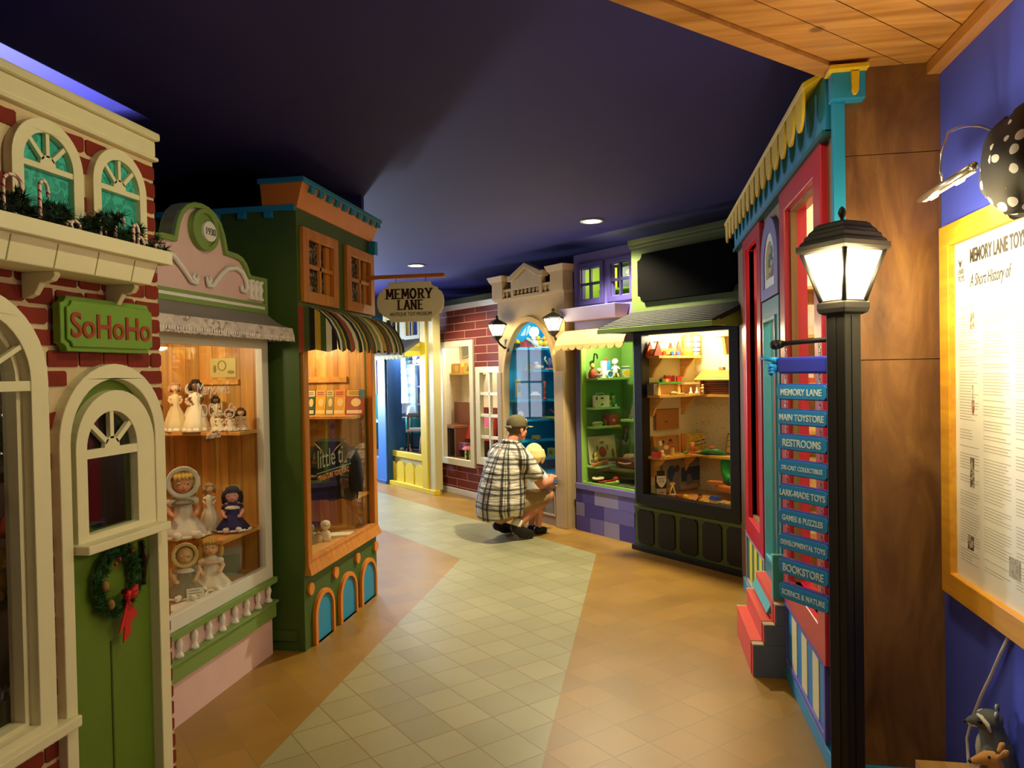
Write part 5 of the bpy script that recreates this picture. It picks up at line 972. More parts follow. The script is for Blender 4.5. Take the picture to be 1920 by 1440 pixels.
m = MB(); m.panel(ell(0, .11, .045, .055, 16), [], -.002, 0); m.use(1).panel(ell(-.06, .15, .012, .03, 12), [], -.002, 0).panel(ell(.06, .15, .012, .03, 12), [], -.002, 0).panel(ell(-.1, .07, .028, .035, 12), [], -.002, 0).panel(ell(.12, .09, .018, .05, 12), [], -.002, 0); m.use(2).panel(rect(-.15, .15, .01, .04), [], -.002, 0); m.use(1).panel(ell(.0, .205, .03, .014, 12), [], -.002, 0)
m.done('picture', [M('B0503A', .6), M('7A6A3A', .6), M('8A7A60', .6)], o)
m = MB(); m.ball((0, 0, .1), (.022, .012, .03)).ball((.005, 0, .065), (.028, .014, .028)).cyl((.01, 0, .05), (.05, 0, -.0), .006)
up(m, 'toy_guitar', M('C8B840', .5), 'little yellow toy guitar at the left end of the lower shelf', 'toy', .12, .07, .66)
m = MB(); m.hexa([(-.1, -.03, .01), (.1, -.02, .02), (.1, .02, .02), (-.1, .03, .01), (-.1, -.03, .025), (.1, -.02, .05), (.1, .02, .05), (-.1, .03, .025)]); up(m, 'toy_horn', M('B06A30', .5, .1), 'brown wooden toy lying before the album', 'toy', .13, .12, .655)
m = MB(); m.box(-.08, .08, -.015, .015, .005, .016).use(1).box(-.07, .07, -.018, -.014, .008, .014); up(m, 'toy_harmonica', [M('D8D8C8', .3), M('4A5A4A', .4)], 'thin pale harmonica on the lower shelf', 'toy', .13, .3, .655)
m = MB(); m.tube([(.05*cos(2*pi*i/20), .05*sin(2*pi*i/20), .045) for i in range(20)], .012, 6, True); m.use(1).lathe([(.045, .04), (.001, .042)], n=16); o = up(m, 'tambourine', [M('E0C890', .4), M('8A8A60', .4)], 'small cream tambourine lying at the bottom left', 'toy', .16, .06, .492)
o.rotation_euler.x = R(0)
m = MB(); m.ball((.09, 0, .034), .034, 16, 12).cyl((.06, 0, .03), (-.09, 0, .012), .009); up(m, 'maraca', M('C02A20', .3), 'glossy red maraca at the bottom of the purple window', 'maraca', .25, .1, .492, 60)
m = MB(); m.ball((.05, 0, .022), .022, 14, 10).cyl((.03, 0, .02), (-.07, 0, .01), .011, .007); up(m, 'maraca', M('9AC040', .35), 'small lime green maraca at the bottom of the purple window', 'maraca', .33, .09, .492, 40)
m = MB(); m.hexa([(-.05, -.02, 0), (.06, -.02, 0), (.06, .02, 0), (-.05, .02, 0), (-.04, -.015, .012), (.05, -.015, .012), (.05, .015, .012), (-.04, .015, .012)]); U.one(m, 'toy_flute', M('5A5A4A', .4), 'dark flat toy at the bottom right of the purple window', 'toy', -.25, .12, .492, -10, 'toys in the purple shop')
o = U.put('toy_xylophone', 'upright xylophone with grey bars and red edges on the right shelf', 'toy', -.4, .42, 1.108, 0, 'toys in the purple shop'); o.rotation_euler.x = R(-12)
for sx in (-1, 1): MB().tube([(sx*.085, 0, 0), (sx*.04, 0, .23)], .008, 6).done('frame', M('B83028', .4), o)
for i in range(10): w_ = .1-.005*i; MB().box(-w_, w_, -.012, -.004, .01+i*.0225, .022+i*.0225).done('bar', M('C8CCD8', .25, .05, 9, 0, .6) , o)
o = U.put('toy_horn', 'black bugle horn hung on the green back wall', 'toy', -.64, .5, .87, 0, 'toys in the purple shop')
MB().tube([(-.05, 0, .03), (-.02, 0, .13), (.0, 0, .15), (.03, 0, .14), (.02, 0, .05), (.0, 0, .0), (-.03, 0, .01)], .011, 8).done('pipe', BLACK, o); MB().lathe([(.01, 0), (.03, .02)], (-.06, 0, .0), 12).done('bell', BLACK, o)
o = U.put('toy_phonograph', 'dark red toy phonograph with a cream arm at the right', 'toy', -.36, .3, .65, 0, 'toys in the purple shop')
MB().box(-.15, .12, -.07, .07, 0, .085).done('case', M('7A2A20', .45), o, bevel=.006); MB().lathe([(.075, .085), (.078, .1), (.06, .125), (.001, .13)], n=20).done('turntable', M('B08A60', .5, .3, 20), o); MB().tube([(-.1, -.075, .04), (0, -.08, .035), (.08, -.075, .05)], .008, 6).done('arm', M('F0D8B8', .4), o)
U.part(MB().box(-.55, .06, .2, .42, .615, .64), 'shelf', M('5A7A2E', .5))
# ================================================================ beige tower shop with the arched turquoise window
W = Shop(-1.0, 7.75, -45, 'tower_shopfront', 'beige stone tower front with a pediment and a turquoise arched window')
STONE = M('B49A6E', .7, .1, 8, .2); STONE2 = M('A58E66', .7, .1, 8, .2); TQ = M('16A0C4', .55, .06)
AR = [( -.3-.455, .5), (-.3+.455, .5)]+[(-.3+.455*cos(pi*i/28), 1.5+.64*sin(pi*i/28)) for i in range(29)]
W.part(MB().panel(rect(-.89, .315, 0, 2.42), [AR], 0, .05), 'front_wall', STONE)
W.part(MB().box(.28, .315, .05, .6, 0, 2.42).box(-.89, -.86, .05, .6, 0, 2.42), 'side_wall', STONE2)
AO = [(-.3+(.5)*cos(pi*i/28), 1.5+.70*sin(pi*i/28)) for i in range(29)]; AO = [(.2, .45)]+AO+[(-.8, .45)]
W.part(MB().panel(AO, [AR[::-1]], -.025, .0), 'arch_moulding', M('C4A468', .6, .06), .005)
W.part(MB().box(.16, .315, -.03, 0, 0, 1.6).box(-.89, -.8, -.03, 0, 0, 1.6), 'pilaster', M('B09466', .6, .08), .006)
W.part(MB().box(-.8, .2, -.05, .05, .45, .5), 'sill', M('5A6A8A', .6), .004)
W.part(MB().box(-.7, .1, -.012, 0, .08, .4), 'lower_panel', M('7A6E5A', .7), .004); W.part(MB().panel(rect(-.1, .14, .1, .36), [rect(-.08, .12, .12, .34)], -.02, -.01), 'panel_mould', STONE)
W.part(MB().box(-.92, .345, -.03, .6, 2.4, 2.43), 'belt_course', STONE, .004)
W.part(MB().box(-.92, .345, .0, .07, 2.43, 2.5), 'parapet', STONE2)
m = W.part(MB().box(-.78, .13, -.025, .02, 2.5, 2.525), 'balustrade', STONE)
for i in range(13):
    x = -.74+i*.07
    if not (-.62 < x < -.56 or -.06 < x < .02): b = MB(); b.lathe([(.012, 0), (.01, .02), (.018, .035), (.008, .06), (.014, .07)], (x, -.012, 2.43), 8); b.done('baluster', STONE, m)
for a, b in ((-.95, -.74), (.13, .34)):
    o = W.part(MB().box(a, b, -.035, .1, 2.42, 2.6), 'post', STONE, .004); MB().hexa([(a-.02, -.055, 2.62), (b+.02, -.055, 2.62), (b+.02, .12, 2.62), (a-.02, .12, 2.62), (a-.045, -.075, 2.68), (b+.045, -.075, 2.68), (b+.045, .14, 2.68), (a-.045, .14, 2.68)]).box(a-.01, b+.01, -.045, .11, 2.6, 2.62).done('post_cap', STONE, o)
o = W.part(MB().panel([(-.58, 2.43), (-.02, 2.43), (-.02, 2.62), (-.3, 2.75), (-.58, 2.62)], [rect(-.53, -.07, 2.44, 2.5)], -.03, .03), 'pediment', STONE, .004)
MB().panel([(-.62, 2.6), (-.55, 2.6), (-.3, 2.72), (-.05, 2.6), (.02, 2.6), (.03, 2.66), (-.02, 2.66), (-.3, 2.775), (-.58, 2.66), (-.63, 2.66)], [], -.05, .03).done('raking_cornice', STONE, o, bevel=.004)
m = MB(); m.f([m.v((x, .035, z)) for x, z in AR]); W.part(m, 'pane', GLASS)
W.part(MB().box(-.83, -.79, .05, .75, .48, 2.3).box(-.83, .28, .72, .76, .48, 2.3).box(.2, .24, .05, .75, .48, 2.3).box(-.83, .28, .05, .75, 2.26, 2.3).box(-.83, .28, .05, .75, .46, .49), 'turquoise_lining', TQ)
for z, d0, d1, w_ in ((1.872, .06, .6, .22), (1.622, .26, .72, .22), (1.285, .06, .72, .22), (1.065, .1, .72, .22), (.83, .1, .72, .2), (.625, .25, .72, .3)):
    W.part(MB().box(-.79, -.79+w_, d0, d1, z-.025, z), 'shelf', TQ, .003)
    W.part(MB().box(-.6, .2, .5, .72, z-.025, z), 'shelf', TQ)
def tw(mb, name, mats, lb, a, d, z, turn=40, cat='toy', **k): return W.one(mb, name, mats, lb, cat, a, d, z, turn, 'toys in the turquoise arched window', **k)
m = MB(); m.box(-.04, .04, -.03, .03, 0, .05); m.use(1).lathe([(.04, .05), (.02, .09), (.001, .1)], n=12); tw(m, 'toy_hut', [M('3A4A4A', .5), YEL], 'little hut with a yellow roof at the left of the top blue shelf', -.66, .1, 1.872)
m = MB(); m.box(-.03, .03, -.03, .03, 0, .07); tw(m, 'toy_block', M('D05040', .5), 'red block next to the little yellow roofed hut', -.64, .17, 1.872)
m = MB(); m.hexa([(-.09, -.02, 0), (.03, -.02, 0), (.03, .02, 0), (-.09, .02, 0), (-.08, -.02, .1), (-.06, -.02, .1), (-.06, .02, .1), (-.08, .02, .1)]); m.use(1).hexa([(-.06, -.022, .1), (.1, -.022, .0), (.12, -.022, .0), (-.04, -.022, .12), (-.06, .0, .1), (.1, .0, .0), (.12, .0, .0), (-.04, .0, .12)]); tw(m, 'toy_slide', [M('A04A58', .5), M('C8E0C0', .4)], 'slanting pale green slide on the top blue shelf', -.6, .26, 1.872)
def chick(c1, c2):
    m = MB(); m.ball((0, 0, .05), (.045, .035, .04)).ball((-.02, 0, .11), .028); m.use(1).ball((-.05, 0, .105), (.014, .01, .008)).cyl((0, -.02, 0), (0, -.02, .02), .008).box(-.05, .05, -.03, .03, 0, .012); return m, [M(c1, .45), M(c2, .45)]
for i, d in enumerate((.38, .47)):
    m, mt = chick('E8B020', 'F4F0E8'); tw(m, 'toy_duck', mt, ['left one of two orange pull ducks on the top blue shelf', 'right one of two orange pull ducks on the top blue shelf'][i], -.6, d, 1.872, 60)
m, mt = chick('F0E4E0', 'E0A860'); tw(m, 'toy_lamb', mt, 'white woolly animal left of the orange pull ducks', -.62, .32, 1.872, 60)
m, mt = chick('7A80B0', 'F0F0F0'); tw(m, 'toy_bird', mt, 'bluish bird behind the orange pull ducks', -.7, .36, 1.872, 60)
m, mt = chick('E4EEE8', '5A8A80'); tw(m, 'toy_goose', mt, 'white goose at the right end of the top blue shelf', -.58, .57, 1.872, 60)
m = MB(); m.hexa([(-.1, -.004, 0), (.1, -.004, 0), (.1, .004, 0), (-.1, .004, 0), (-.04, -.004, .09), (.04, -.004, .09), (.04, .004, .09), (-.04, .004, .09)]); tw(m, 'paper_fan', M('B89850', .6), 'tan fan hung on the turquoise wall', -.77, .35, 1.6, 90)
m = MB(); m.ball((0, 0, .03), (.045, .03, .03)).ball((-.02, 0, .07), .028).ball((.05, 0, .03), .02); tw(m, 'stuffed_dog', M('D8B888', .7), 'tan and white stuffed dog on the second blue shelf', -.62, .36, 1.622, 40)
m = MB(); m.box(-.05, .05, -.03, .03, 0, .02); m.use(1).lathe([(.03, .02), (.022, .07), (.026, .12), (.001, .14)], n=12); m.use(2).tube([(-.02, 0, .06), (-.06, -.01, .12), (-.05, 0, .15)], .012, 6).tube([(.02, 0, .06), (.05, -.01, .14), (.07, 0, .17)], .012, 6); tw(m, 'jester_toy', [M('C89080', .5), M('6A5A7A', .5), M('C8D8A8', .5)], 'tall jester toy with raised arms on the second blue shelf', -.58, .5, 1.622, 30)
m = MB(); m.ball((0, 0, .065), (.06, .02, .065), 16, 10); m.use(1).ball((-.02, -.015, .08), (.03, .01, .03), 10, 6); tw(m, 'tin_globe', [M('C8E0D0', .4), M('6A9A70', .4)], 'round pale green tin globe at the right of the second blue shelf', -.56, .66, 1.622, 0)
m = MB(); m.box(-.03, .03, -.01, .01, 0, .2); m.use(1).ball((.01, -.012, .1), (.022, .006, .05), 10, 6); tw(m, 'playing_card_figure', [M('B0A030', .5), M('3A3048', .5)], 'mustard panel with a dark figure on the third blue shelf', -.7, .13, 1.32, 60)
m = MB(); m.box(-.05, .05, -.03, .03, 0, .13); m.use(1).ball((0, -.03, .06), (.035, .01, .04), 10, 6); tw(m, 'toy_house_box', [M('4A4A6A', .5), M('B8C8C0', .5)], 'dark box with a pale face at the left of the third blue shelf', -.66, .14, 1.065, 45)
m = MB(); m.lathe([(.03, 0), (.03, .01), (.008, .02), (.008, .05), (.022, .07), (.008, .09), (.008, .12), (.02, .135), (.008, .15), (.02, .2), (.001, .21)], n=14); tw(m, 'stacking_acrobat', M('C84A3A', .45), 'red and black stacked acrobat toy on the third blue shelf', -.58, .42, 1.285, 20)
m = MB(); m.ball((0, 0, .1), .02); tw(m, 'yellow_bead', M('E8D060', .4), 'yellow bead toy beside the red stacked acrobat', -.575, .36, 1.23, 0) if False else None
m = MB(); m.box(-.04, .04, -.02, .02, 0, .05); m.use(1).hexa([(-.06, -.03, .05), (.06, -.03, .05), (.06, .03, .05), (-.06, .03, .05), (-.02, -.01, .09), (.02, -.01, .09), (.02, .01, .09), (-.02, .01, .09)]); tw(m, 'toy_pagoda', [M('5A6A50', .5), M('D0D8D0', .4)], 'small pagoda with a pale roof on the third blue shelf', -.6, .3, 1.285, 20)
m = MB(); m.lathe([(.04, 0), (.03, .03), (.012, .05), (.02, .08), (.012, .1), (.02, .13), (.001, .16)], n=14); tw(m, 'spinning_clown', M('C8D0A8', .45), 'pale green tiered clown at the right of the third blue shelf', -.55, .6, 1.285, 10)
m = MB(); m.box(-.12, .12, -.03, .03, 0, .02); m.use(1).tube([(-.1, 0, .03), (0, 0, .1), (.1, 0, .03)], .006, 6); tw(m, 'see_saw_toy', [M('D8C840', .5), M('B04030', .5)], 'yellow based see-saw toy on the fourth blue shelf', -.58, .5, 1.065, 15)
m = MB(); m.box(-.05, .05, -.02, .02, .01, .05).cyl((-.03, -.025, .015), (-.03, .025, .015), .015).cyl((.03, -.025, .015), (.03, .025, .015), .015); tw(m, 'toy_truck', M('B8A050', .5), 'small ochre truck on the fifth blue shelf', -.6, .3, .83, 20)
m = MB(); m.box(-.05, .05, -.03, .03, 0, .1); m.use(1).panel(rect(-.02, .02, .03, .07), [], -.032, -.03); tw(m, 'toy_tower', [M('A8A850', .5), M('6A7A3A', .5)], 'olive toy building at the bottom blue shelf', -.56, .5, .625, 20)
m = MB(); m.lathe([(.09, 0), (.1, .06), (.06, .13), (.001, .15)], n=18); tw(m, 'dark_bonnet', M('3A5A68', .6), 'dark grey blue dome at the right of the bottom blue shelf', -.42, .62, .625, 0)
for x, lb in ((-.70, 'glowing black wall lantern at the left of the turquoise arch'), (.31, 'glowing black wall lantern at the right of the turquoise arch')):
    o = W.put('wall_lantern', lb, 'lantern', x, -.14, 1.89, 0, 'lanterns on the tower front')
    MB().tube([(0, .14, .0), (0, .1, -.02), (0, .03, .03), (0, 0, .08)], .012, 8).box(-.03, .03, .12, .14, -.06, .08).lathe([(.012, .06), (.05, .1), (.06, .11), (.06, .12)], n=6, smooth=False).done('bracket', BLACK, o)
    MB().lathe([(.05, .12), (.095, .235)], n=6, smooth=False).done('glass', EM('FFE9B0', 14), o)
    m = MB(); m.lathe([(.115, .235), (.11, .25), (.05, .285), (.02, .3), (.012, .315), (.022, .325), (.001, .345)], n=6, smooth=False); m.done('cap', BLACK, o)
    for k in range(6): t = 2*pi*k/6; MB().cyl((.052*cos(t), .052*sin(t), .12), (.098*cos(t), .098*sin(t), .236), .005, n=5).done('bar', BLACK, o)
    light('POINT', 'wall_lantern_lamp', W.P(x, -.3, 2.06), 7.5, (1, .84, .5), .06)
# ================================================================ brick house with white windows
H = Shop(-2.823, 9.97, -45, 'brick_house_front', 'dark red brick house front with a tall white framed window')
H.part(MB().panel(rect(-.05, 1.75, 0, 2.45), [rect(.2, .95, .44, 1.97), rect(1.1, 1.6, .5, 1.63)], 0, .05), 'front_wall', brick_mat('dark_red_brick', '7A2C20', '6A2219', 'C8A088', .52, .1025, .0045))
H.part(MB().box(-.05, 1.75, -.03, .06, 2.43, 2.5), 'coping', WHITE, .004); H.part(MB().box(-.02, 1.75, -.02, .0, 0, .075), 'skirting', WHITE, .003)
WH = M('E8E0C0', .45, .04)
f = H.part(MB().panel(rect(.05, 1.005, .385, 2.025), [rect(.235, .915, .47, 1.945)], -.03, .03), 'window_frame', WH, .004)
m = MB(); m.f([m.v(p) for p in ((.235, .02, .47), (.915, .02, .47), (.915, .02, 1.945), (.235, .02, 1.945))]); m.done('pane', GLASS, f)
f = H.part(MB().panel(rect(1.06, 1.65, .45, 1.675), [rect(1.16, 1.56, .54, 1.6)], -.03, .03), 'small_window', WH, .004)
m = MB(); m.box(1.35, 1.38, -.02, .02, .54, 1.6)
for z in (.8, 1.07, 1.34): m.box(1.16, 1.56, -.02, .02, z-.018, z+.018)
m.done('muntins', WH, f); m = MB(); m.f([m.v(p) for p in ((1.16, .025, .54), (1.56, .025, .54), (1.56, .025, 1.6), (1.16, .025, 1.6))]); m.done('pane', GLASS, f)
H.part(MB().box(-.38, -.35, .05, .6, .44, 2.28).box(-.38, 1.7, .6, .64, 1.12, 2.3).box(-.38, 1.7, .05, .64, 2.28, 2.3), 'papered_wall', spots('rose_wallpaper', 'EFE6C4', 'B8A878', 30, .16))
H.part(MB().box(-.38, 1.7, .58, .64, .4, 1.12), 'wainscot', M('6E2A22', .6)); H.part(MB().box(-.38, 1.7, .05, .64, .4, .44), 'case_floor', M('6A4A3A', .6))
H.part(MB().box(-.35, .35, .42, .6, 1.575, 1.6), 'shelf', M('D0B040', .5), .003)
def hh(mb, name, mats, lb, cat, a, d, z, turn=0, **k): return H.one(mb, name, mats, lb, cat, a, d, z, turn, 'things in the brick house window', **k)
m = MB(); m.panel(rect(-.14, .14, 0, .2), [rect(-.12, .12, .02, .18)], -.015, 0); m.use(1).panel(rect(-.13, .13, .01, .19), [], -.006, 0); o = hh(m, 'framed_picture', [M('9A9A70', .4), M('6A6A60', .3)], 'grey framed picture hung askew at the top of the tall window', 'picture', -.12, .59, 1.83); o.rotation_euler.y = R(-8)
m = MB(); m.box(-.12, .12, 0, .05, 0, .14); m.use(1).panel(ell(0, .07, .05, .05, 14), [], -.002, 0); hh(m, 'game_box', [M('D8A040', .5), M('E8C868', .5)], 'orange game box at the left end of the yellow shelf', 'box', -.2, .45, 1.6)
m = MB(); m.box(-.12, .12, 0, .05, 0, .14); m.use(1).panel([(-.05, .03), (.06, .03), (.03, .11), (-.02, .09)], [], -.002, 0); hh(m, 'game_box', [M('E8D030', .5), M('7A8A50', .5)], 'bright yellow game box at the right end of the yellow shelf', 'box', .13, .45, 1.6)
o = H.put('school_desk', 'brown wooden school desk behind the tall white window', 'desk', -.05, .33, .44, 0, None)
MB().box(-.2, .2, -.15, .15, .4, .43).done('top', M('8A4A28', .5), o)
for x in (-.18, .18): MB().box(x-.015, x+.015, -.12, .12, 0, .4).done('side_frame', M('6A3420', .5), o)
MB().box(-.2, .2, .1, .13, .45, .75).done('backrest', M('7A3E24', .5), o)
m = MB(); m.panel(rect(-.3, .3, 0, .3), [], 0, .005); m.use(1).panel(rect(-.0, .05, .1, .2), [], -.003, 0); hh(m, 'wall_map', [M('D8C890', .6), M('A89858', .6)], 'cream chart pinned on the dark wainscot', 'chart', -.05, .57, .82)
m = MB(); m.panel(rect(-.07, .07, 0, .17), [], 0, .005); m.use(1).panel([(-.05, .03), (.05, .03), (.03, .07), (.0, .12), (-.03, .06)], [], -.003, 0); hh(m, 'silhouette_card', [M('E8DCB0', .6), BLACK], 'white card with a black silhouette beside the chart', 'card', .22, .57, .9)
o = H.put('red_settle', 'bright red toy theatre bench behind both white windows', 'bench', .52, .42, .44, 0, None)
MB().hexa([(-.38, -.05, .25), (.38, -.05, .25), (.38, .1, .25), (-.38, .1, .25), (-.28, 0, .58), (.38, 0, .58), (.38, .1, .58), (-.28, .1, .58)]).done('back', M('C0281E', .5), o); MB().panel(rect(-.2, .3, .33, .43), [], -.06, -.03).done('slot', M('C8BC90', .5), o)
for x in (-.34, .34): MB().box(x-.02, x+.02, -.02, .06, 0, .25).done('leg', M('6A3A28', .5), o)
o = H.put('block_castle', 'toy gatehouse of red, yellow and green bricks at the window bottom', 'toy', .68, .12, .44, 0, 'things in the brick house window')
MB().box(-.14, .14, -.06, .06, 0, .02).done('base', M('2A8A4A', .5), o); MB().box(-.1, -.06, -.03, .03, .02, .15).box(.0, .04, -.03, .03, .02, .15).done('posts', M('D8C850', .5), o); MB().hexa([(-.14, -.05, .15), (.07, -.05, .15), (.07, .05, .15), (-.14, .05, .15), (-.1, -.03, .19), (.03, -.03, .19), (.03, .03, .19), (-.1, .03, .19)]).done('roof', M('C8402A', .5), o)
m = MB()
for i in range(3): m.box(.07, .13, -.03, .03, .02+i*.03, .048+i*.03)
m.done('wall', M('D89A30', .5), o); hh(peg_man('p', None, .12), 'toy_guard', BLACK, 'black and white figure in the toy gatehouse', 'figure', .66, .08, .46)
m = MB(); m.tube([(-.1, 0, .0), (-.05, 0, .16), (.05, 0, .16), (.1, 0, 0)], .02, 8).box(-.12, .12, -.04, .04, .1, .2); hh(m, 'rocking_horse', M('8A4A6A', .6), 'dusky purple toy on the floor of the tall white window', 'toy', .2, .3, .44)
m = MB(); m.box(-.08, .08, 0, .02, 0, .14); hh(m, 'green_book', M('A8A840', .6), 'olive green book in the small paned window', 'book', 1.13, .45, 1.27)
m = MB(); m.ball((0, 0, .1), (.06, .04, .1)).ball((0, 0, .22), .045); m.use(1).lathe([(.09, 0), (.05, .06)], n=12); hh(m, 'old_doll', [M('7A8A5A', .6), M('E0D8C8', .6)], 'green dressed old doll in the small paned window', 'doll', 1.33, .45, 1.27)
m = MB(); m.lathe([(.02, 0), (.03, .02), (.02, .1), (.026, .14), (.012, .18), (.012, .22)], n=12); hh(m, 'grey_bottle', M('A89888', .4), 'slim grey bottle in the small paned window', 'bottle', 1.42, .4, .95)
H.part(MB().box(1.0, 1.7, .36, .6, 1.245, 1.268).box(1.0, 1.7, .36, .6, .925, .948), 'shelf', M('8A4A30', .6)); H.part(MB().box(1.66, 1.7, .05, .64, .44, 2.3).box(1.0, 1.7, .57, .6, .44, 1.7), 'dark_lining', M('4A2218', .7))
# ================================================================ yellow house
Y = Shop(-3.79, 10.64, -45, 'yellow_house_front', 'lemon yellow house front with picket panels and a striped awning')
LEM = M('E0C42A', .5, .05); STRAW = M('B8AE78', .55, .05)
Y.part(MB().panel(rect(-.05, 1.55, 0, 2.55), [rect(.14, 1.14, .44, 1.9), rect(.1, .42, 2.13, 2.42), rect(.72, 1.08, 2.13, 2.42)], 0, .05), 'front_wall', STRAW)
f = Y.part(MB().panel(rect(.04, 1.23, .41, 1.93), [rect(.14, 1.135, .49, 1.88)], -.03, .03), 'window_frame', LEM, .004)
m = MB(); m.f([m.v(p) for p in ((.14, .02, .49), (1.135, .02, .49), (1.135, .02, 1.88), (.14, .02, 1.88))]); m.done('pane', GLASS, f)
Y.part(MB().box(1.25, 1.40, -.08, .05, 0, 2.55), 'corner_post', LEM, .004); Y.part(MB().box(1.4, 1.58, -.06, .05, 0.06, 2.55), 'corner_board', M('C8BC84', .55, .05), .004); Y.part(MB().box(-.05, 1.6, -.09, 0, 0, .06), 'skirting', LEM, .004)
for i in range(4): x = .16+i*.295; Y.part(MB().panel(arch(x+.02, .125, .06, .25, .1), [], -.03, 0), 'picket', LEM, .003)
for a, b in ((.06, .46), (.67, 1.13)):
    f = Y.part(MB().panel(rect(a, b, 2.08, 2.46), [rect(a+.06, b-.06, 2.14, 2.4)], -.02, .01), 'upper_window', M('A89E40', .5), .003); MB().box((a+b)/2-.012, (a+b)/2+.012, -.012, .01, 2.14, 2.4).done('muntin', M('A89E40', .5), f)
CHEV = stripes('chevron_awning', ['D8C840', 'A89E4A'], .07, 0, .7, 2)
m = MB(); m.hexa([(-.02, -.3, 1.86), (1.22, -.3, 1.86), (1.25, 0, 1.9), (-.02, 0, 1.9), (-.02, -.3, 1.875), (1.22, -.3, 1.875), (1.25, 0, 2.1), (-.02, 0, 2.1)]); o = Y.part(m, 'awning', M('6E6A50', .7))
m = MB(); m.panel([(-.02, 1.86), (-.02, 1.8)]+[(-.02+1.24*k/24, 1.8+.018*(k % 2)) for k in range(25)]+[(1.22, 1.86)], [], -.312, -.302); m.done('valance', CHEV, o)
m = MB(); m.hexa([(1.225, -.3, 1.82), (1.235, -.3, 1.82), (1.25, 0, 1.86), (1.24, 0, 1.86), (1.225, -.3, 1.88), (1.235, -.3, 1.88), (1.25, 0, 2.08), (1.24, 0, 2.08)]); m.done('awning_side', CHEV, o)
Y.part(MB().box(-.6, .78, .7, .74, .4, 2.5).box(-.6, 1.2, .04, .2, 2.05, 2.07).box(-.6, .78, .2, .74, 2.05, 2.07).box(.76, .78, .2, .74, .4, 2.5), 'back_wall', M('B8C4D8', .6)); Y.part(MB().box(-.6, .78, .04, .74, .38, .44).box(.78, 1.2, .04, .2, .38, .44), 'case_floor', M('4A4048', .6)); Y.part(MB().box(-.64, -.6, .04, .74, .4, 2.5), 'side_lining', M('4AB0A8', .6))
for z in (1.75, 1.42, 1.15): Y.part(MB().box(.1, .76, .42, .7, z-.02, z), 'shelf', M('8A84B0', .5))
def yy(mb, name, mats, lb, cat, a, d, z, turn=0, g='toys in the yellow house', **k): return Y.one(mb, name, mats, lb, cat, a, d, z, turn, g, **k)
topc = [('2A2A4A', 'dark blue'), ('F0ECE8', 'white'), ('D8D8F0', 'pale lilac'), ('E8E0C0', 'cream'), ('C83030', 'red'), ('E0D8F0', 'light mauve')]
for i, (c, nm) in enumerate(topc):
    m = MB(); m.ball((0, 0, .04), (.04, .03, .04)); m.use(1).ball((0, 0, .105), .034); yy(m, 'toy_figure', [M(c, .4), M('F2E8E0' if i % 2 else '2E2A50', .4)], nm+' round figure in the top row of the yellow house window', 'figure', -.06+i*.14, .45, 1.75)
m = MB(); m.box(-.2, .2, 0, .2, 0, .28); m.use(1).panel(ell(-.08, .12, .08, .08, 16), [], -.003, 0); yy(m, 'dark_crate', [M('4A4858', .5), M('D8B838', .5)], 'dark box with yellow pictures under the top row', 'box', .5, .45, 1.42)
for i, (c, x, lb) in enumerate((('D8B040', .2, 'yellow tin on the second shelf of the yellow house'), ('C84830', .36, 'red tin on the second shelf of the yellow house'), ('8AA8C0', .52, 'grey blue tin low on the second shelf'), ('B8B060', .68, 'olive tin on the second shelf of the yellow house'))):
    m = MB(); m.box(-.08, .08, 0, .1, 0, .16); m.use(1).box(-.06, .06, -.002, 0, .04, .1); yy(m, 'printed_tin', [M(c, .4), M('F0E0A0', .4)], lb, 'tin', x, .5, 1.15)
o = Y.put('rocking_chair', 'dark wooden rocking chair in the yellow house window', 'chair', .42, .34, .44, -35)
DW = M('4A3A32', .5, .15); MB().box(-.2, .2, -.18, .2, .33, .36).done('seat', M('A8A0A0', .5), o)
m = MB()
for i in range(5): m.tube([(-.16+.08*i, .19, .36), (-.17+.085*i, .3, .85)], .014, 6)
m.box(-.2, .2, .28, .31, .78, .88); m.done('backrest', DW, o)
for sx in (-1, 1):
    MB().tube([(sx*.19, -.3, .03), (sx*.19, -.1, .0), (sx*.19, .15, .0), (sx*.19, .38, .06)], .016, 6).done('rocker', DW, o); MB().tube([(sx*.19, -.15, .0), (sx*.18, -.15, .55)], .015, 6).done('leg', DW, o); MB().tube([(sx*.19, .16, .0), (sx*.18, .18, .36)], .015, 6).done('leg', DW, o); MB().box(sx*.2-.025, sx*.2+.025, -.2, .25, .54, .57).done('armrest', DW, o)
m = MB(); m.box(-.18, .18, 0, .05, 0, .8); m.use(1)
for i in range(5): m.box(-.14, .14, -.004, 0, .05+.15*i, .15+.15*i)
yy(m, 'magazine_rack', [M('8AB8D8', .4), M('C8E4F4', .4)], 'tall pale blue rack of pictures at the left of the yellow house window', 'rack', -.2, .5, .95, 0, None)
m = MB(); m.box(-.12, .12, -.1, .1, 0, .22); yy(m, 'teal_chest', M('3AA8A0', .5), 'turquoise chest behind the rocking chair', 'chest', -.12, .52, .7, 0, None)
m = MB(); m.lathe([(.1, 0), (.06, .18), (.06, .185)], n=16); yy(m, 'white_lamp_shade', M('F0F4F0', .5), 'white lamp shade on the turquoise chest', 'lamp shade', -.14, .5, .92, 0, None)
m = MB(); m.ball((0, 0, .05), (.07, .06, .05)).tube([(0, 0, .1), (0, 0, .24)], .03, 8).ball((0, 0, .28), .05); yy(m, 'tin_soldier', M('8A9A88', .5), 'grey green seated robot at the bottom left of the yellow window', 'toy', .2, .12, .44)
m = MB(); m.lathe([(.04, 0), (.05, .05), (.02, .1), (.03, .13), (.001, .16)], n=12); yy(m, 'grey_figure', M('A09898', .5), 'small grey figure beside the seated robot', 'figure', .42, .15, .44)
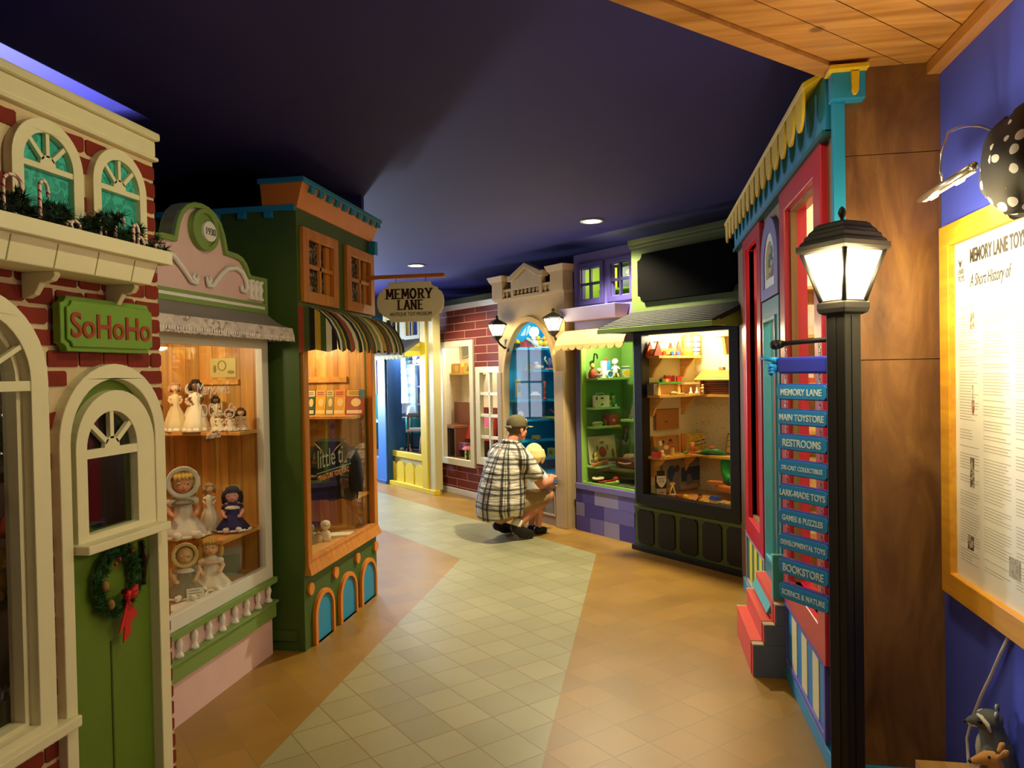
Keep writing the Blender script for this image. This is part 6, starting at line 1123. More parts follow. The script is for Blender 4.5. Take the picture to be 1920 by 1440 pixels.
m = MB(); m.tube([(0, 0, 0), (.02, 0, .25), (.12, 0, .42)], [.035, .02, .014], 8); yy(m, 'toy_broom', M('C0A898', .5), 'pale slanting toy pole at the bottom of the yellow window', 'toy', .85, .12, .44)
m = MB(); m.box(-.12, .12, -.05, .05, 0, .14); m.use(1).ball((0, 0, .2), (.1, .06, .07)); yy(m, 'stuffed_toys', [M('6A3A2A', .6), M('5A6A48', .7)], 'brown and green stuffed toy piled on the rocking chair', 'toy', .58, .42, .85)
m = MB(); m.panel(rect(-.15, .15, 0, .26), [], 0, .006); m.use(1)
for k in range(4): m.panel([(-.14+.07*k, .1), (-.1+.07*k, .1), (-.06+.07*k, .25), (-.1+.07*k, .25)], [], -.003, 0)
m.use(2).panel(rect(-.15, -.02, 0, .1), [], -.004, 0); yy(m, 'striped_flag', [M('F0E8E8', .5), M('C03028', .5), M('2A3A90', .5)], 'red white and blue flag in the right upper yellow window', 'flag', .7, .25, 2.12, 0, None)
m = MB(); m.box(-.12, .12, 0, .02, 0, .26); yy(m, 'blue_card', M('2A348A', .5), 'dark blue card in the left upper yellow window', 'card', .15, .2, 2.12, 0, None)
# ================================================================ blue house, mostly behind the green cabinet
N = Shop(-3.72, 10.41, -45, 'blue_house_front', 'bright blue corner pillar and window behind the green cabinet')
BLUP = M('3A7AC8', .5, .06)
N.part(MB().box(-.25, .0, .0, .1, 0.03, 2.3), 'pillar', BLUP, .004); N.part(MB().box(-.27, .02, -.02, .1, 0, .05), 'skirting', M('2A5A9A', .5), .006); N.part(MB().box(0, .04, .02, .3, .03, 2.3), 'side_board', M('1E4A78', .5))
N.part(MB().panel(rect(-1.2, -.25, 0.03, 2.3), [rect(-1.1, -.3, .35, 1.9)], .02, .06), 'front_wall', BLUP)
N.part(MB().box(-1.2, -.5, .5, .52, .3, 2.1), 'back_wall', M('B8BCC8', .6)); N.part(MB().box(-1.2, -.4, .06, .5, .3, .35), 'case_floor', M('8A8A98', .6))
N.part(MB().box(-.33, -.31, .01, .03, 1.3, 1.9), 'red_bar', M('7A2A48', .5))
m = MB(); m.lathe([(.1, 0), (.12, .1), (.06, .35), (.08, .45), (.03, .55), (.06, .62), (.001, .7)], n=16); N.one(m, 'white_statue', M('F0F0EC', .5), 'white draped figure in the blue house window', 'figure', -.45, .22, .9, 0); N.part(MB().box(-1.1, -.3, .1, .4, .87, .9), 'shelf', M('9AA0B0', .5))
m = MB(); m.box(-.1, .1, -.08, .08, 0, .25); m.use(1).ball((0, 0, .35), .1); N.one(m, 'grey_toy', [M('8A7A78', .6), M('C0B8B0', .6)], 'grey toy at the bottom of the blue house window', 'toy', -.42, .2, .35, 0)
# ================================================================ brown wood house front on the right, with red windows
Rr = Shop(.72, 5.9, -90, 'wood_house_front', 'brown wooden house front with raspberry red windows, teal door and yellow scalloped eave')
OAK = wood('brown_ply', '9A7644', '745430', 'z', 0, .45, False); RASP = M('C8283C', .3, .06, 5, 0, 0, .5); TEAL = M('1E7A86', .4, .06)
Rr.part(MB().panel(rect(.0, 2.92, 0, 2.74), [rect(.6, 1.12, .6, 2.42), rect(1.33, 1.75, .36, 1.95), rect(2.05, 2.66, .52, 2.36)], 0, .03), 'front_wall', OAK)
for a, b, c, d_, lb in ((.47, 1.235, .45, 2.53, 'far'), (1.895, 2.795, .41, 2.5, 'near')):
    t = .13; f = Rr.part(MB().panel(rect(a, b, c, d_), [rect(a+t, b-t, c+t, d_-t)], -.028, .03), 'window_frame', RASP, .005)
    MB().panel(rect(a+t-.02, b-t+.02, c+t-.02, d_-t+.02), [rect(a+t, b-t, c+t, d_-t)], .0, .08 if lb == 'near' else .24).done('reveal', RASP, f)
    m = MB(); m.f([m.v(p) for p in ((a+t, .06, c+t), (b-t, .06, c+t), (b-t, .06, d_-t), (a+t, .06, d_-t))]); m.done('pane', GLASS, f)
d = Rr.part(MB().panel(rect(1.26, 1.81, .3, 1.985), [rect(1.345, 1.73, .5, 1.88)], -.02, .025), 'door', TEAL, .004)
MB().panel(rect(1.34, 1.735, .49, 1.885), [rect(1.36, 1.715, .515, 1.86)], -.03, .01).done('glazing_bead', M('4AA0B0', .35), d, bevel=.003)
m = MB(); m.f([m.v(p) for p in ((1.34, .01, .5), (1.73, .01, .5), (1.73, .01, 1.88), (1.34, .01, 1.88))]); m.done('pane', GLASS, d)
f = Rr.part(MB().panel(arch(1.535, .277, 1.99, 2.2, .235), [arch(1.535, .17, 2.05, 2.19, .16)], -.025, .02), 'arched_transom', M('6A62A0', .5), .004)
MB().panel(arch(1.535, .172, 2.045, 2.19, .162), [arch(1.535, .13, 2.1, 2.18, .125)], -.018, .01).done('inner_frame', WHITE, f)
sg = MB()
colsg = ['5AB0C8', 'E8C030', '4A58A0', 'C03A4A', 'B8D0DC', 'E8D060', '7A5A90', '4AA0A8']
for j in range(6):
    for i in range(4):
        sg.use((i*3+j*5) % 8); x = 1.405+i*.065; z = 2.1+j*.036; sg.box(x+.004, x+.062, -.004, .006, z+.003, z+.033)
sg.done('stained_glass', [M(c, .3, .04) for c in colsg], f)
for a, b, c, d_, c1, c2, cf in ((.42, 1.235, .09, .455, 'E4D848', '3A8A86', 'A098B8'), (1.9, 2.76, .085, .415, 'E6DFA8', '1E86C4', '5A56B8')):
    f = Rr.part(MB().panel(rect(a, b, c, d_), [rect(a+.03, b-.03, c+.03, d_-.03)], -.024, .0), 'panel_frame', M(cf, .5), .003)
    n = 7; w_ = (b-a-.06)/n
    for i in range(n): MB().box(a+.03+i*w_, a+.03+(i+1)*w_, -.012-(.004 if i % 2 else 0), 0, c+.03, d_-.03).done('stripe_board', M(c2 if i % 2 == 0 else c1, .5, .05), f)
Rr.part(MB().box(1.9, 2.93, -.02, .01, 0, .075), 'skirting', TEALB, .003); Rr.part(MB().box(.3, 1.25, -.03, .01, 0, .09), 'skirting', M('5AA0B8', .5), .003)
Rr.part(MB().box(1.8, 1.84, -.07, .0, .3, .62).hexa([(1.26, -.1, .3), (1.8, -.1, .3), (1.8, 0, .3), (1.26, 0, .3), (1.26, -.07, .36), (1.8, -.07, .36), (1.8, 0, .36), (1.26, 0, .36)]), 'door_sill', M('3A9A98', .45), .004)
st = Rr.put('toy_steps', 'three red and grey toy steps below the teal door', 'steps', 1.575, -.005, 0)
GREY = M('5A6478', .6, .12, 8); GTOP = M('B0A684', .6, .1)
for i in range(3):
    y0 = -.175+i*.056; z1 = .165+i*.105
    MB().box(-.33, .33, y0, -.0, .0 if i == 0 else z1-.105, z1).done('step_block', GREY, st, bevel=.003)
    MB().box(-.32, .32, y0-.004, y0, .0 if i == 0 else z1-.1, z1-.01).done('riser', M('D8402A', .5, .08), st); MB().box(-.332, .332, y0-.006, y0+.05, z1, z1+.006).done('tread', GTOP, st); MB().box(-.3, .28, y0-.008, y0+.052, z1-.1 if i else 0, z1+.009).done('red_runner', M('D8402A', .5, .08), st)
# eave
EV = M('DDB81C', .5, .06)
e_ = Rr.part(MB().hexa([(.05, -.1, 2.665), (2.87, -.1, 2.665), (2.87, .02, 2.735), (.05, .02, 2.735), (.05, -.105, 2.69), (2.87, -.105, 2.69), (2.87, .02, 2.75), (.05, .02, 2.75)]), 'eave', EV, .004)
MB().box(.05, 2.9, -.03, .0, 2.49, 2.7).done('eave_band', TEALB, e_)
MB().box(.05, 2.9, -.042, .0, 2.475, 2.495).done('band_edge', M('145A60', .5), e_)
for i in range(15):
    x = .07+i*.187; m = MB(); m.panel([(x, 2.69), (x+.15, 2.69)]+[(x+.075+.075*cos(pi*k/12), 2.64-.11*sin(pi*k/12)) for k in range(13)], [], -.098+.0, -.086); m.done('scallop', EV, e_, bevel=.003)
# blue corner post with its yellow picket
cp = thing('corner_post', 'bright blue corner post with a boxed head and yellow picket', 'post', (.725, 2.95, 0))
MB().box(-.022, .02, -.012, .02, 0, 2.59).done('shaft', TEALB, cp, bevel=.003); MB().box(-.03, .085, -.04, .018, 2.575, 2.675).done('head_block', TEALB, cp, bevel=.003)
MB().box(-.045, .09, -.075, .018, 2.672, 2.69).done('cap', EV, cp, bevel=.003); m = MB(); m.panel([(.032, 2.67), (.06, 2.67), (.058, 2.6), (.052, 2.585), (.04, 2.585), (.034, 2.6)], [], -.056, -.04); m.done('picket', EV, cp, bevel=.003)
# room behind the red windows
for b_, nm in (((2.0, 2.05, 3.1, 5.85, 0, 2.7), 'a'), ((.76, 2.05, 5.8, 5.85, 0, 2.7), 'b'), ((.76, 2.05, 3.02, 3.06, 0, 2.7), 'c')):
    pass
m = MB(); m.box(.76, 2.0, 5.78, 5.82, 0, 2.7).box(2.0, 2.04, 3.04, 5.82, 0, 2.7).box(.76, 2.0, 3.03, 3.06, 0, 2.7).box(.76, 2.0, 3.06, 5.78, 2.68, 2.7)
struct(m, 'wall_inner_room', M('EDE4CC', .7, .04))
iw = thing('toy_cupboard', 'pine toy cupboard seen through the near red window', 'cupboard', (1.02, 4.9, 0))
MB().box(-.2, .22, .2, .22, .3, 2.1).box(-.22, -.2, -.05, .22, .3, 2.1).box(.22, .24, -.05, .22, .3, 2.1).done('carcass', M('D8A04A', .5, .1), iw)
for z in (.5, .85, 1.2, 1.5, 1.8, 2.1): MB().box(-.2, .22, -.03, .2, z-.02, z).done('shelf', M('E8B458', .5), iw)
k_ = 0
for z, items in ((1.5, ('E8D8B0', 'C8582A', 'E0B040')), (1.8, ('D05030', 'F0E0C0', 'E8C050')), (1.2, ('6A9A50', 'E8C880', 'B84030')), (.85, ('8A4A2A', 'D8B070', '2A8A3A')), (.5, ('F0E8C8', 'D8A060', '4A6AA0'))):
    for i, c in enumerate(items):
        m = MB(); h = RNG.uniform(.1, .2); m.box(-.05, .05, -.04, .04, 0, h); m.use(1).box(-.035, .035, -.042, -.04, h*.3, h*.75)
        lbs = ['cream', 'burnt orange', 'amber', 'tomato red', 'ivory', 'straw yellow', 'leaf green', 'buff', 'brick red', 'chestnut', 'sandy', 'emerald green', 'off white', 'apricot', 'slate blue']
        o = m.done('toy_box', [M(c, .5), M('F4ECD8', .5)], None, (.88+i*.13, 4.95, z), 0); tag(o, lbs[k_]+' toy box on the pine cupboard behind the red window', 'toy box', 'toy boxes in the pine cupboard'); k_ += 1
# ================================================================ lamp post with hanging direction signs
Lp = Shop(.634, 2.549, 124, 'lamp_post', 'black square lamp post with a glowing lantern and side arm', 'lamp post')
IRON = M('151310', .55, .1, 9, 0, 0, .3)
Lp.part(MB().box(-.037, .037, -.037, .037, 0, 1.77), 'post', IRON, .004)
Lp.part(MB().box(-.039, .039, -.006, .006, 0, 1.76).box(-.006, .006, -.039, .039, 0, 1.76), 'post_rib', IRON)
Lp.part(MB().box(-.06, .06, -.06, .06, 0, .06).box(-.05, .05, -.05, .05, .06, .1), 'base', IRON, .004)
def sq(prof): 
    m = MB(); m.rings([[(-r, -r, z), (r, -r, z), (r, r, z), (-r, r, z)] for r, z in prof], True, True, False); return m
Lp.part(sq([(.04, 1.765), (.052, 1.772), (.056, 1.785), (.056, 1.803), (.05, 1.806), (.05, 1.812)]), 'collar', IRON, .002)
Lp.part(sq([(.086, 1.962), (.096, 1.968), (.099, 1.975), (.099, 1.99), (.092, 1.992), (.09, 2.0), (.082, 2.008), (.08, 2.02), (.074, 2.024), (.07, 2.034), (.062, 2.042), (.058, 2.052), (.05, 2.058), (.03, 2.063), (.004, 2.065)]), 'lantern_cap', IRON)
Lp.part(sq([(.043, 1.812), (.083, 1.964)]), 'lantern_glass', EM('FFE9B8', 14))
for sx in (-1, 1):
    for sy in (-1, 1): Lp.part(MB().tube([(sx*.045, sy*.045, 1.808), (sx*.0665, sy*.0665, 1.89), (sx*.086, sy*.086, 1.966)], [.008, .006, .008], 6), 'lantern_bar', IRON)
m = MB(); m.lathe([(.012, 2.06), (.006, 2.068), (.006, 2.074), (.011, 2.082), (.013, 2.092), (.009, 2.104), (.002, 2.112)], n=12); Lp.part(m, 'finial', IRON)
m = MB(); m.tube([(.037, 0, 1.69), (.2, 0, 1.686), (.27, 0, 1.683)], [.0085, .0085, .0095], 10); m.ball((.3, 0, 1.681), (.022, .018, .018)); m.tube([(.262, 0, 1.683), (.285, 0, 1.682)], [.012, .017], 10); Lp.part(m, 'arm', IRON)
light('POINT', 'street_lamp', Lp.P(.0, .13, 1.9), 11, (1, .8, .42), .05); light('POINT', 'street_lamp', Lp.P(.0, -.13, 1.9), 11, (1, .8, .42), .05); light('POINT', 'street_lamp', Lp.P(-.13, 0, 1.9), 11, (1, .8, .42), .05)
SB = M('2090E4', .4, .06); SN = M('2C3ABC', .4, .06); SW = M('D8ECF4', .4)
names = [('MEMORY LANE', 'MEMORY LANE', .031, 1), ('MAIN TOYSTORE', 'MAIN TOYSTORE', .031, .95), ('RESTROOMS', 'RESTROOMS', .035, 1), ('DIE-CAST COLLECTIBLES', 'DIE-CAST COLLECTIBLES', .021, .9), ('LARK-MADE TOYS', 'LARK-MADE TOYS', .03, .95), ('GAMES & PUZZLES', 'GAMES & PUZZLES', .027, .93), ('DEVELOPMENTAL TOYS', 'DEVELOPMENTAL TOYS', .024, .88), ('BOOKSTORE', 'BOOKSTORE', .036, 1), ('SCIENCE & NATURE', 'SCIENCE & NATURE', .026, .95)]
def link(o, s, z0, z1, n):
    for i in range(n):
        z = z0-(z0-z1)*(i+.5)/n; h = (z0-z1)/n*.62; m = MB()
        P = [(.0045*cos(2*pi*k/10), h*sin(2*pi*k/10)) for k in range(10)]
        m.tube([((s+p if i % 2 else s), (0 if i % 2 else p), z+q) for p, q in P], .0014, 5, True); m.done('chain_link', M('B8B4A8', .25, .05, 9, 0, .9), o)
hsn = Lp.put('pointing_hand_sign', 'indigo board with a pointing blue hand hanging from the lamp post arm', 'sign', 0, 0, 0)
MB().hexa([(.06, -.012, 1.577), (.275, -.012, 1.577), (.275, .014, 1.577), (.06, .014, 1.577), (.06, -.012, 1.635), (.285, -.012, 1.635), (.285, .014, 1.635), (.06, .014, 1.635)]).done('board', SN, hsn, bevel=.008)
m = MB(); m.ball((.303, 0, 1.6), (.02, .014, .02)).tube([(.285, .005, 1.625), (.33, .006, 1.631), (.366, .006, 1.634)], [.011, .0075, .006], 8).tube([(.3, .012, 1.602), (.322, .014, 1.61)], .0085, 8)
for k in range(3): m.tube([(.295, .012, 1.605-.011*k), (.315, .016, 1.603-.011*k), (.31, .006, 1.597-.011*k)], .007, 6)
m.done('hand', SB, hsn)
for s in (.251, .098): link(hsn, s, 1.682, 1.633, 3)
for i, (nm, tx, sz, xs) in enumerate(names):
    zt = 1.5425-.0881*i; o = Lp.put('direction_sign', 'blue hanging sign lettered '+nm.title().replace('&', 'and'), 'sign', 0, 0, zt-.056, 0, 'direction signs on the lamp post')
    MB().panel(notch(.054, .282, 0, .056, .009, 1), [], -.012, .012).done('board', SN, o, bevel=.002); MB().panel(notch(.058, .279, .003, .053, .0085, 1), [], .012, .016).done('face', SB, o, bevel=.001)
    text('lettering', tx, sz, SW, o, (.169, .0165, .028-sz*.38), .0005, xs=xs*.88, rot=(pi/2, 0, pi), off=sz*.022)
    for s in (.251, .098): link(o, s, .0881, .055, 2)
# ================================================================ purple wall on the right
V = bpy.data.objects.new
bd = thing('history_board', 'large white history poster in a golden pine frame on the purple wall', 'poster', (1.08, 2.9, 0), R(-90))
GOLD = wood('golden_pine', 'E8AC30', 'D0902A', 'x', 0, .4)
m = MB(); m.panel(rect(0, 1.6, .79, 2.085), [rect(.078, 1.52, .87, 2.012)], -.035, 0); m.done('frame', GOLD, bd, bevel=.003)
MB().panel(rect(.07, 1.53, .86, 2.02), [], -.012, -.004).done('sheet', M('F4F2E8', .35, .02), bd)
INK = M('3A362E', .6)
text('lettering', 'MEMORY LANE TOYS', .062, INK, bd, (.2, -.0125, 1.935), .0006, 'LEFT', xs=.62, off=.0022)
text('lettering', 'A Short History of', .058, INK, bd, (.2, -.0125, 1.855), .0006, 'LEFT', xs=.62, shear=.35, off=.0002)
text('lettering', 'LARK', .028, INK, bd, (.105, -.0125, 1.905), .0006, 'LEFT', xs=.72); text('lettering', 'TOYS', .028, INK, bd, (.105, -.0125, 1.88), .0006, 'LEFT', xs=.72)
m = MB(); m.panel([(.12, 1.93), (.128, 1.93), (.14, 1.955), (.13, 1.95), (.124, 1.945), (.108, 1.958)], [], -.0128, -.012); m.done('bird_emblem', INK, bd)
ln = MB()
for c0, c1, zt in ((.11, .255, 1.79), (.29, .47, 1.81), (.5, .68, 1.81)):
    z = zt
    while z > .93:
        if RNG.random() < .84: ln.box(c0, c1-RNG.uniform(0, .06)*(RNG.random() < .5), -.0123, -.012, z, z+.0024)
        z -= .0095 if RNG.random() < .9 else .026
ln.done('text_lines', M('B0ACA0', .6), bd)
for x, z, w_, h, c, nm in ((.215, 1.715, .03, .06, '8A5A48', 'castle'), (.215, 1.43, .022, .1, 'A85040', 'spade'), (.205, 1.19, .03, .1, '5A5248', 'photo'), (.19, .98, .045, .05, '4A463E', 'photo'), (.49, .965, .07, .06, '9A9878', 'photo')):
    m = MB()
    if nm == 'castle':
        for k in range(4): m.panel([(x-w_/2+k*w_/4, z), (x-w_/2+(k+.7)*w_/4, z), (x-w_/2+(k+.7)*w_/4, z+h*(.6+.1*(k % 2)*3)), (x-w_/2+(k+.35)*w_/4, z+h), (x-w_/2+k*w_/4, z+h*.6)], [], -.0128, -.012)
    elif nm == 'spade': m.panel(rect(x-.003, x+.003, z+.04, z+h), [], -.0128, -.012).panel([(x-w_/2, z+.05), (x-w_/2, z+.02), (x, z), (x+w_/2, z+.02), (x+w_/2, z+.05)], [], -.0128, -.012)
    else: m.panel(rect(x-w_/2, x+w_/2, z, z+h), [], -.0128, -.012)
    m.done('illustration', blotch('print_'+c, [c, 'B8B0A0', c], 40, .6), bd)
# picture lamp over the board
pl = thing('picture_lamp', 'chrome picture lamp on a curved arm over the history poster', 'lamp', (1.08, 2.51, 0))
CH = M('C8C4B8', .2, .03, 9, 0, .9)
m = MB(); m.tube([(-.0, 0, 2.26)]+[(-.085+.085*cos(t), 0, 2.27+.06*sin(t)+.0) for t in [pi*k/12 for k in range(1, 10)]]+[(-.165, 0, 2.25), (-.168, 0, 2.2), (-.162, 0, 2.165)], .0042, 8); m.done('arm', CH, pl)
MB().cyl((0, 0, 2.26), (-.012, 0, 2.26), .025).done('wall_plate', CH, pl)
m = MB(); m.tube([(-.158, .205, 2.155), (-.158, -.2, 2.155)], .0125, 12); m.ball((-.158, -.21, 2.155), .0125, 8, 6); m.done('tube_housing', CH, pl)
for y in (.11, -.09): MB().tube([(-.15, y-.022, 2.143), (-.15, y+.022, 2.143)], .0085, 8).done('bulb', EM('FFF0CC', 12), pl)
MB().box(-.156, -.144, -.19, .19, 2.1425, 2.145).done('glowing_reflector', EM('FFE8C0', 1), pl)  # reflected bulb light put in as the strip's own glow
for y in (.11, -.09): light('SPOT', 'picture_lamp_bulb', (.93, 2.51+y, 2.125), 2.2, (1, .88, .62), .02, (1.07, 2.51+y-.05, 1.7), 150, .6)
# polka dot cloth hat hanging above
m = MB(); rs = []
for k in range(15):
    z = 2.01+.26*k/14; a = sin(pi*(.1+.82*k/14)); r = .125*a**.6
    rs.append([(.985+r*(.75)*cos(2*pi*i/26)*(1+.06*sin(3*i+.5*k)), 2.36-.02+r*1.15*sin(2*pi*i/26)*(1+.06*sin(2.2*i-.4*k)), z+.012*sin(i*.8+k*.5)) for i in range(26)])
m.rings(rs)
tag(m.done('polka_dot_hat', spots('polka_dot_cloth', '1A1614', 'E4E4E8', 22, .32, .7), None), 'black and white polka dot cloth hat hanging at the right edge', 'hat'); bpy.data.objects['polka_dot_hat'].location = (.03, -.12, 0)
# white flex and animals on the ledge
m = MB(); m.tube([(1.07, 2.44, .80), (1.066, 2.5, .71), (1.065, 2.56, .62), (1.062, 2.63, .52), (1.06, 2.69, .42), (1.055, 2.72, .34), (1.05, 2.7, .28), (1.045, 2.66, .235), (1.045, 2.63, .225)], .0055, 8)
tag(m.done('power_cord', M('E8E8F0', .35), None), 'white lamp cord curving down the purple wall', 'cord')
m = MB(); m.tube([(1.045, 2.66, .232), (1.03, 2.72, .2), (1.02, 2.8, .12), (1.02, 2.86, .04), (1.02, 2.88, .008)], .0065, 8); m.box(1.03, 1.055, 2.6, 2.65, .215, .24)
tag(m.done('extension_lead', M('E8E8F0', .35), None), 'thicker white lead running down to the floor by the plywood panel', 'cord')
# ================================================================ carved animals by the purple wall
led = tag(MB().box(.84, 1.075, 2.0, 2.56, 0, .335).done('display_ledge', wood('ledge_pine', 'C8A060', 'A07838', 'y', 0), None), 'low wooden ledge at the foot of the purple wall', 'ledge')
fx = thing('carved_deer', 'tan carved fawn head and body on the ledge below the raccoon', 'animal figure', (1.035, 2.345, .336), R(78)); fx.scale = (.8, .8, .9)
m = MB(); m.tube([(0, -.09, .02), (0, -.04, .03), (0, .0, .035), (0, .03, .05), (-.01, .055, .1), (-.01, .07, .135)], [.03, .042, .04, .034, .024, .026], 12).tube([(-.01, .06, .135), (-.012, .09, .135), (-.014, .125, .122), (-.015, .14, .116)], [.024, .024, .014, .009], 10)
for sx in (-1, 1): m.tube([(sx*.016-.01, .05, .15), (sx*.03-.01, .035, .172), (sx*.032-.01, .025, .18)], [.008, .012, .003], 6)
for a, b in ((-.07, .02), (-.07, -.02), (.02, .02), (.02, -.02)): m.tube([(b, a, .02), (b, a, -.0)], .014, 6)
m.done('body', M('C08A48', .6, .2, 20), fx, remesh=.004, smooth_it=4)
m = MB(); m.ball((-.015, .142, .118), .008, 8, 6); m.done('nose', M('3A2A22', .4), fx)
for sx in (-1, 1): MB().ball((-.012+sx*.02, .085, .146), .005, 8, 6).done('eye', DARK, fx)
MB().ball((-.012, .128, .108), (.012, .02, .008), 10, 6).done('muzzle', M('E8DCC8', .6), fx)
rc = thing('carved_raccoon', 'grey carved raccoon with a masked face sitting above the fawn', 'animal figure', (1.035, 2.45, .336), R(66)); rc.scale = (.82, .82, .82)
m = MB(); m.tube([(0, 0, .0), (0, 0, .06), (0, .005, .12), (0, .015, .17), (0, .02, .2)], [.055, .062, .056, .046, .04], 14).ball((0, .025, .225), (.045, .045, .04), 14, 10).tube([(0, .045, .222), (0, .085, .208), (0, .1, .202)], [.03, .018, .008], 10)
for sx in (-1, 1): m.ball((sx*.036, .0, .262), (.014, .007, .018), 8, 6); m.tube([(sx*.04, .02, .14), (sx*.04, .05, .09), (sx*.025, .065, .07)], [.018, .015, .01], 8)
m.tube([(0, -.05, .02), (.02, -.1, .02), (.05, -.12, .03)], [.025, .028, .02], 10)
m.done('body', M('565A58', .7, .25, 25), rc, remesh=.004, smooth_it=3)
for sx in (-1, 1):
    MB().ball((sx*.026, .052, .226), (.016, .014, .012), 10, 6).done('mask', DARK, rc)
    m = MB(); m.tube([(sx*.012, .062, .243), (sx*.03, .05, .243), (sx*.046, .03, .225), (sx*.048, .02, .2)], [.005, .008, .008, .004], 8); m.done('brow_stripe', M('D8D4C4', .6), rc)
    MB().ball((sx*.037, .004, .264), (.009, .006, .012), 8, 6).done('inner_ear', M('C8D0D4', .6), rc)
MB().ball((0, .102, .204), .008, 8, 6).done('nose', DARK, rc); MB().ball((0, .072, .203), (.018, .03, .012), 10, 6).done('muzzle', M('E0DCD0', .6), rc); MB().ball((0, .042, .12), (.03, .03, .06), 10, 8).done('chest', M('B8B090', .7), rc)
# ================================================================ the kneeling man and the child
PX = Vector((-1.30, 7.10, 0)); man = thing('person', 'man in a plaid shirt, khaki shorts and cap squatting with an arm round a toddler', 'person', PX, R(-45))
def caps(m, segs):
    for pts, rad in segs: 
        m.tube(pts, rad, 12)
        for p, r in zip(pts, rad): m.ball(p, r*.995, 12, 8)
def hand(m, w_, d, up, L_=.085, mir=1, curl=.5):
    """palm, four curled fingers of unequal length and a thumb at the side"""
    w_ = Vector(w_); d = Vector(d).normalized(); up = Vector(up); up = (up-d*up.dot(d)).normalized(); sd = d.cross(up)*mir
    for k in range(4):
        o = sd*(.028-.0185*k); b = w_+d*L_+o; m.tube([w_+d*.02+o*.7, b], [.016, .0125], 8); l = (.062, .072, .068, .052)[k]
        d1 = (d*cos(curl*.6)-up*sin(curl*.6)); d2 = (d*cos(curl*1.5)-up*sin(curl*1.5)); d3 = (d*cos(curl*2.2)-up*sin(curl*2.2))
        p1 = b+d1*l*.45; p2 = p1+d2*l*.32; p3 = p2+d3*l*.23
        m.tube([b, p1, p2, p3], [.0105, .0098, .009, .0075], 8); [m.ball(p, r, 8, 6) for p, r in ((p1, .0098), (p2, .009), (p3, .0075))]
    t0 = w_+d*.03+sd*.03; t1 = t0+(d*.6+sd*.7-up*.2).normalized()*.04; t2 = t1+(d*.85+sd*.2-up*.35).normalized()*.03
    m.tube([t0, t1, t2], [.014, .0115, .009], 8); m.ball(t2, .009, 8, 6); m.ball(t1, .0115, 8, 6)
body = MB()
caps(body, [
    ([(0, -.1, .31), (0, -.08, .42), (0, -.04, .6), (0, 0, .76)], [.16, .155, .165, .15]),
    ([(-.17, 0, .805), (.17, 0, .805)], [.068, .068]), ([(0, .01, .82), (0, .035, .92), (0, .06, .97)], [.075, .062, .06]),
    ([(.1, -.08, .31), (.14, .14, .36), (.17, .34, .39)], [.105, .088, .066]), ([(.17, .34, .385), (.165, .16, .28), (.145, -.02, .135)], [.062, .062, .04]),
    ([(-.1, -.08, .31), (-.15, .13, .37), (-.18, .32, .41)], [.105, .088, .066]), ([(-.18, .32, .405), (-.17, .14, .27), (-.145, -.02, .115)], [.062, .062, .04]),
    ([(.145, -.02, .125), (.155, .03, .075), (.16, .11, .03)], [.042, .042, .028]), ([(-.145, -.03, .11), (-.15, .03, .06), (-.155, .12, .03)], [.042, .042, .028]),
    ([(.19, .0, .82), (.25, .1, .66), (.26, .2, .525)], [.072, .056, .046]), ([(.26, .2, .525), (.22, .32, .53), (.165, .4, .56)], [.046, .042, .03]),
    ([(-.19, .0, .82), (-.31, .04, .67), (-.36, .07, .55)], [.072, .056, .046]), ([(-.36, .07, .55), (-.25, .24, .54), (-.13, .36, .57)], [.046, .042, .03])])
hand(body, (.165, .4, .56), (-.55, .75, .1), (.3, .2, 1), .075, -1, .55); hand(body, (-.13, .36, .57), (.7, .6, .05), (-.3, .2, 1), .075, 1, .55)
# head, turned to the window
HX = Vector((.01, .1, 1.045))
def hp(x, y, z): return (HX.x+x, HX.y+y, HX.z+z)
body.ball(hp(0, -.005, .035), (.078, .097, .088), 18, 12).ball(hp(0, .035, -.045), (.06, .06, .065), 14, 10); body.ball(hp(0, .06, -.09), (.036, .03, .024), 10, 8)
body.tube([hp(0, .088, .012), hp(0, .108, -.018), hp(0, .095, -.026)], [.01, .016, .013], 8); body.tube([hp(-.035, .085, .028), hp(.035, .085, .028)], .013, 8)
for sx in (-1, 1): body.ball(hp(sx*.079, .0, -.008), (.01, .021, .033), 10, 8); body.ball(hp(sx*.04, .068, -.03), (.022, .02, .02), 8, 6)
body.tube([hp(-.022, .093, -.058), hp(.022, .093, -.058)], .008, 8)
bo = body.done('body', M('D08A68', .5, .1, 12), man, remesh=.0062, smooth_it=3)
for sx in (-1, 1): MB().ball(hp(sx*.031, .09, .012), (.012, .008, .008), 10, 8).done('eye', M('F0ECE4', .2), man); MB().ball(hp(sx*.031, .0965, .012), .005, 8, 6).done('pupil', M('2A2018', .2), man)
MB().tube([hp(-.024, .1, -.058), hp(0, .104, -.056), hp(.024, .1, -.058)], [.004, .006, .004], 8).done('mouth', M('A8584C', .5), man)
m = MB(); m.ball(hp(0, -.012, .02), (.083, .1, .075), 18, 12); m.done('hair', M('5A4634', .8, .2, 40), man)
CAPM = M('5E5432', .8, .12, 20)
m = MB(); m.lathe([(1.06, .015), (1.08, .04), (1.02, .085), (.8, .122), (.4, .145), (.05, .152)], n=26); c = MB()
rs = [[hp(.086*r*cos(2*pi*i/26), -.005+.104*r*sin(2*pi*i/26), z-.12*0-.02*sin(2*pi*i/26)*0) for i in range(26)] for r, z in ((1.03, .018), (1.06, .04), (1.0, .085), (.8, .118), (.42, .138), (.04, .143))]
m.bm.free(); c.rings(rs); cp_ = c.done('cap', CAPM, man)
m = MB(); rs = []
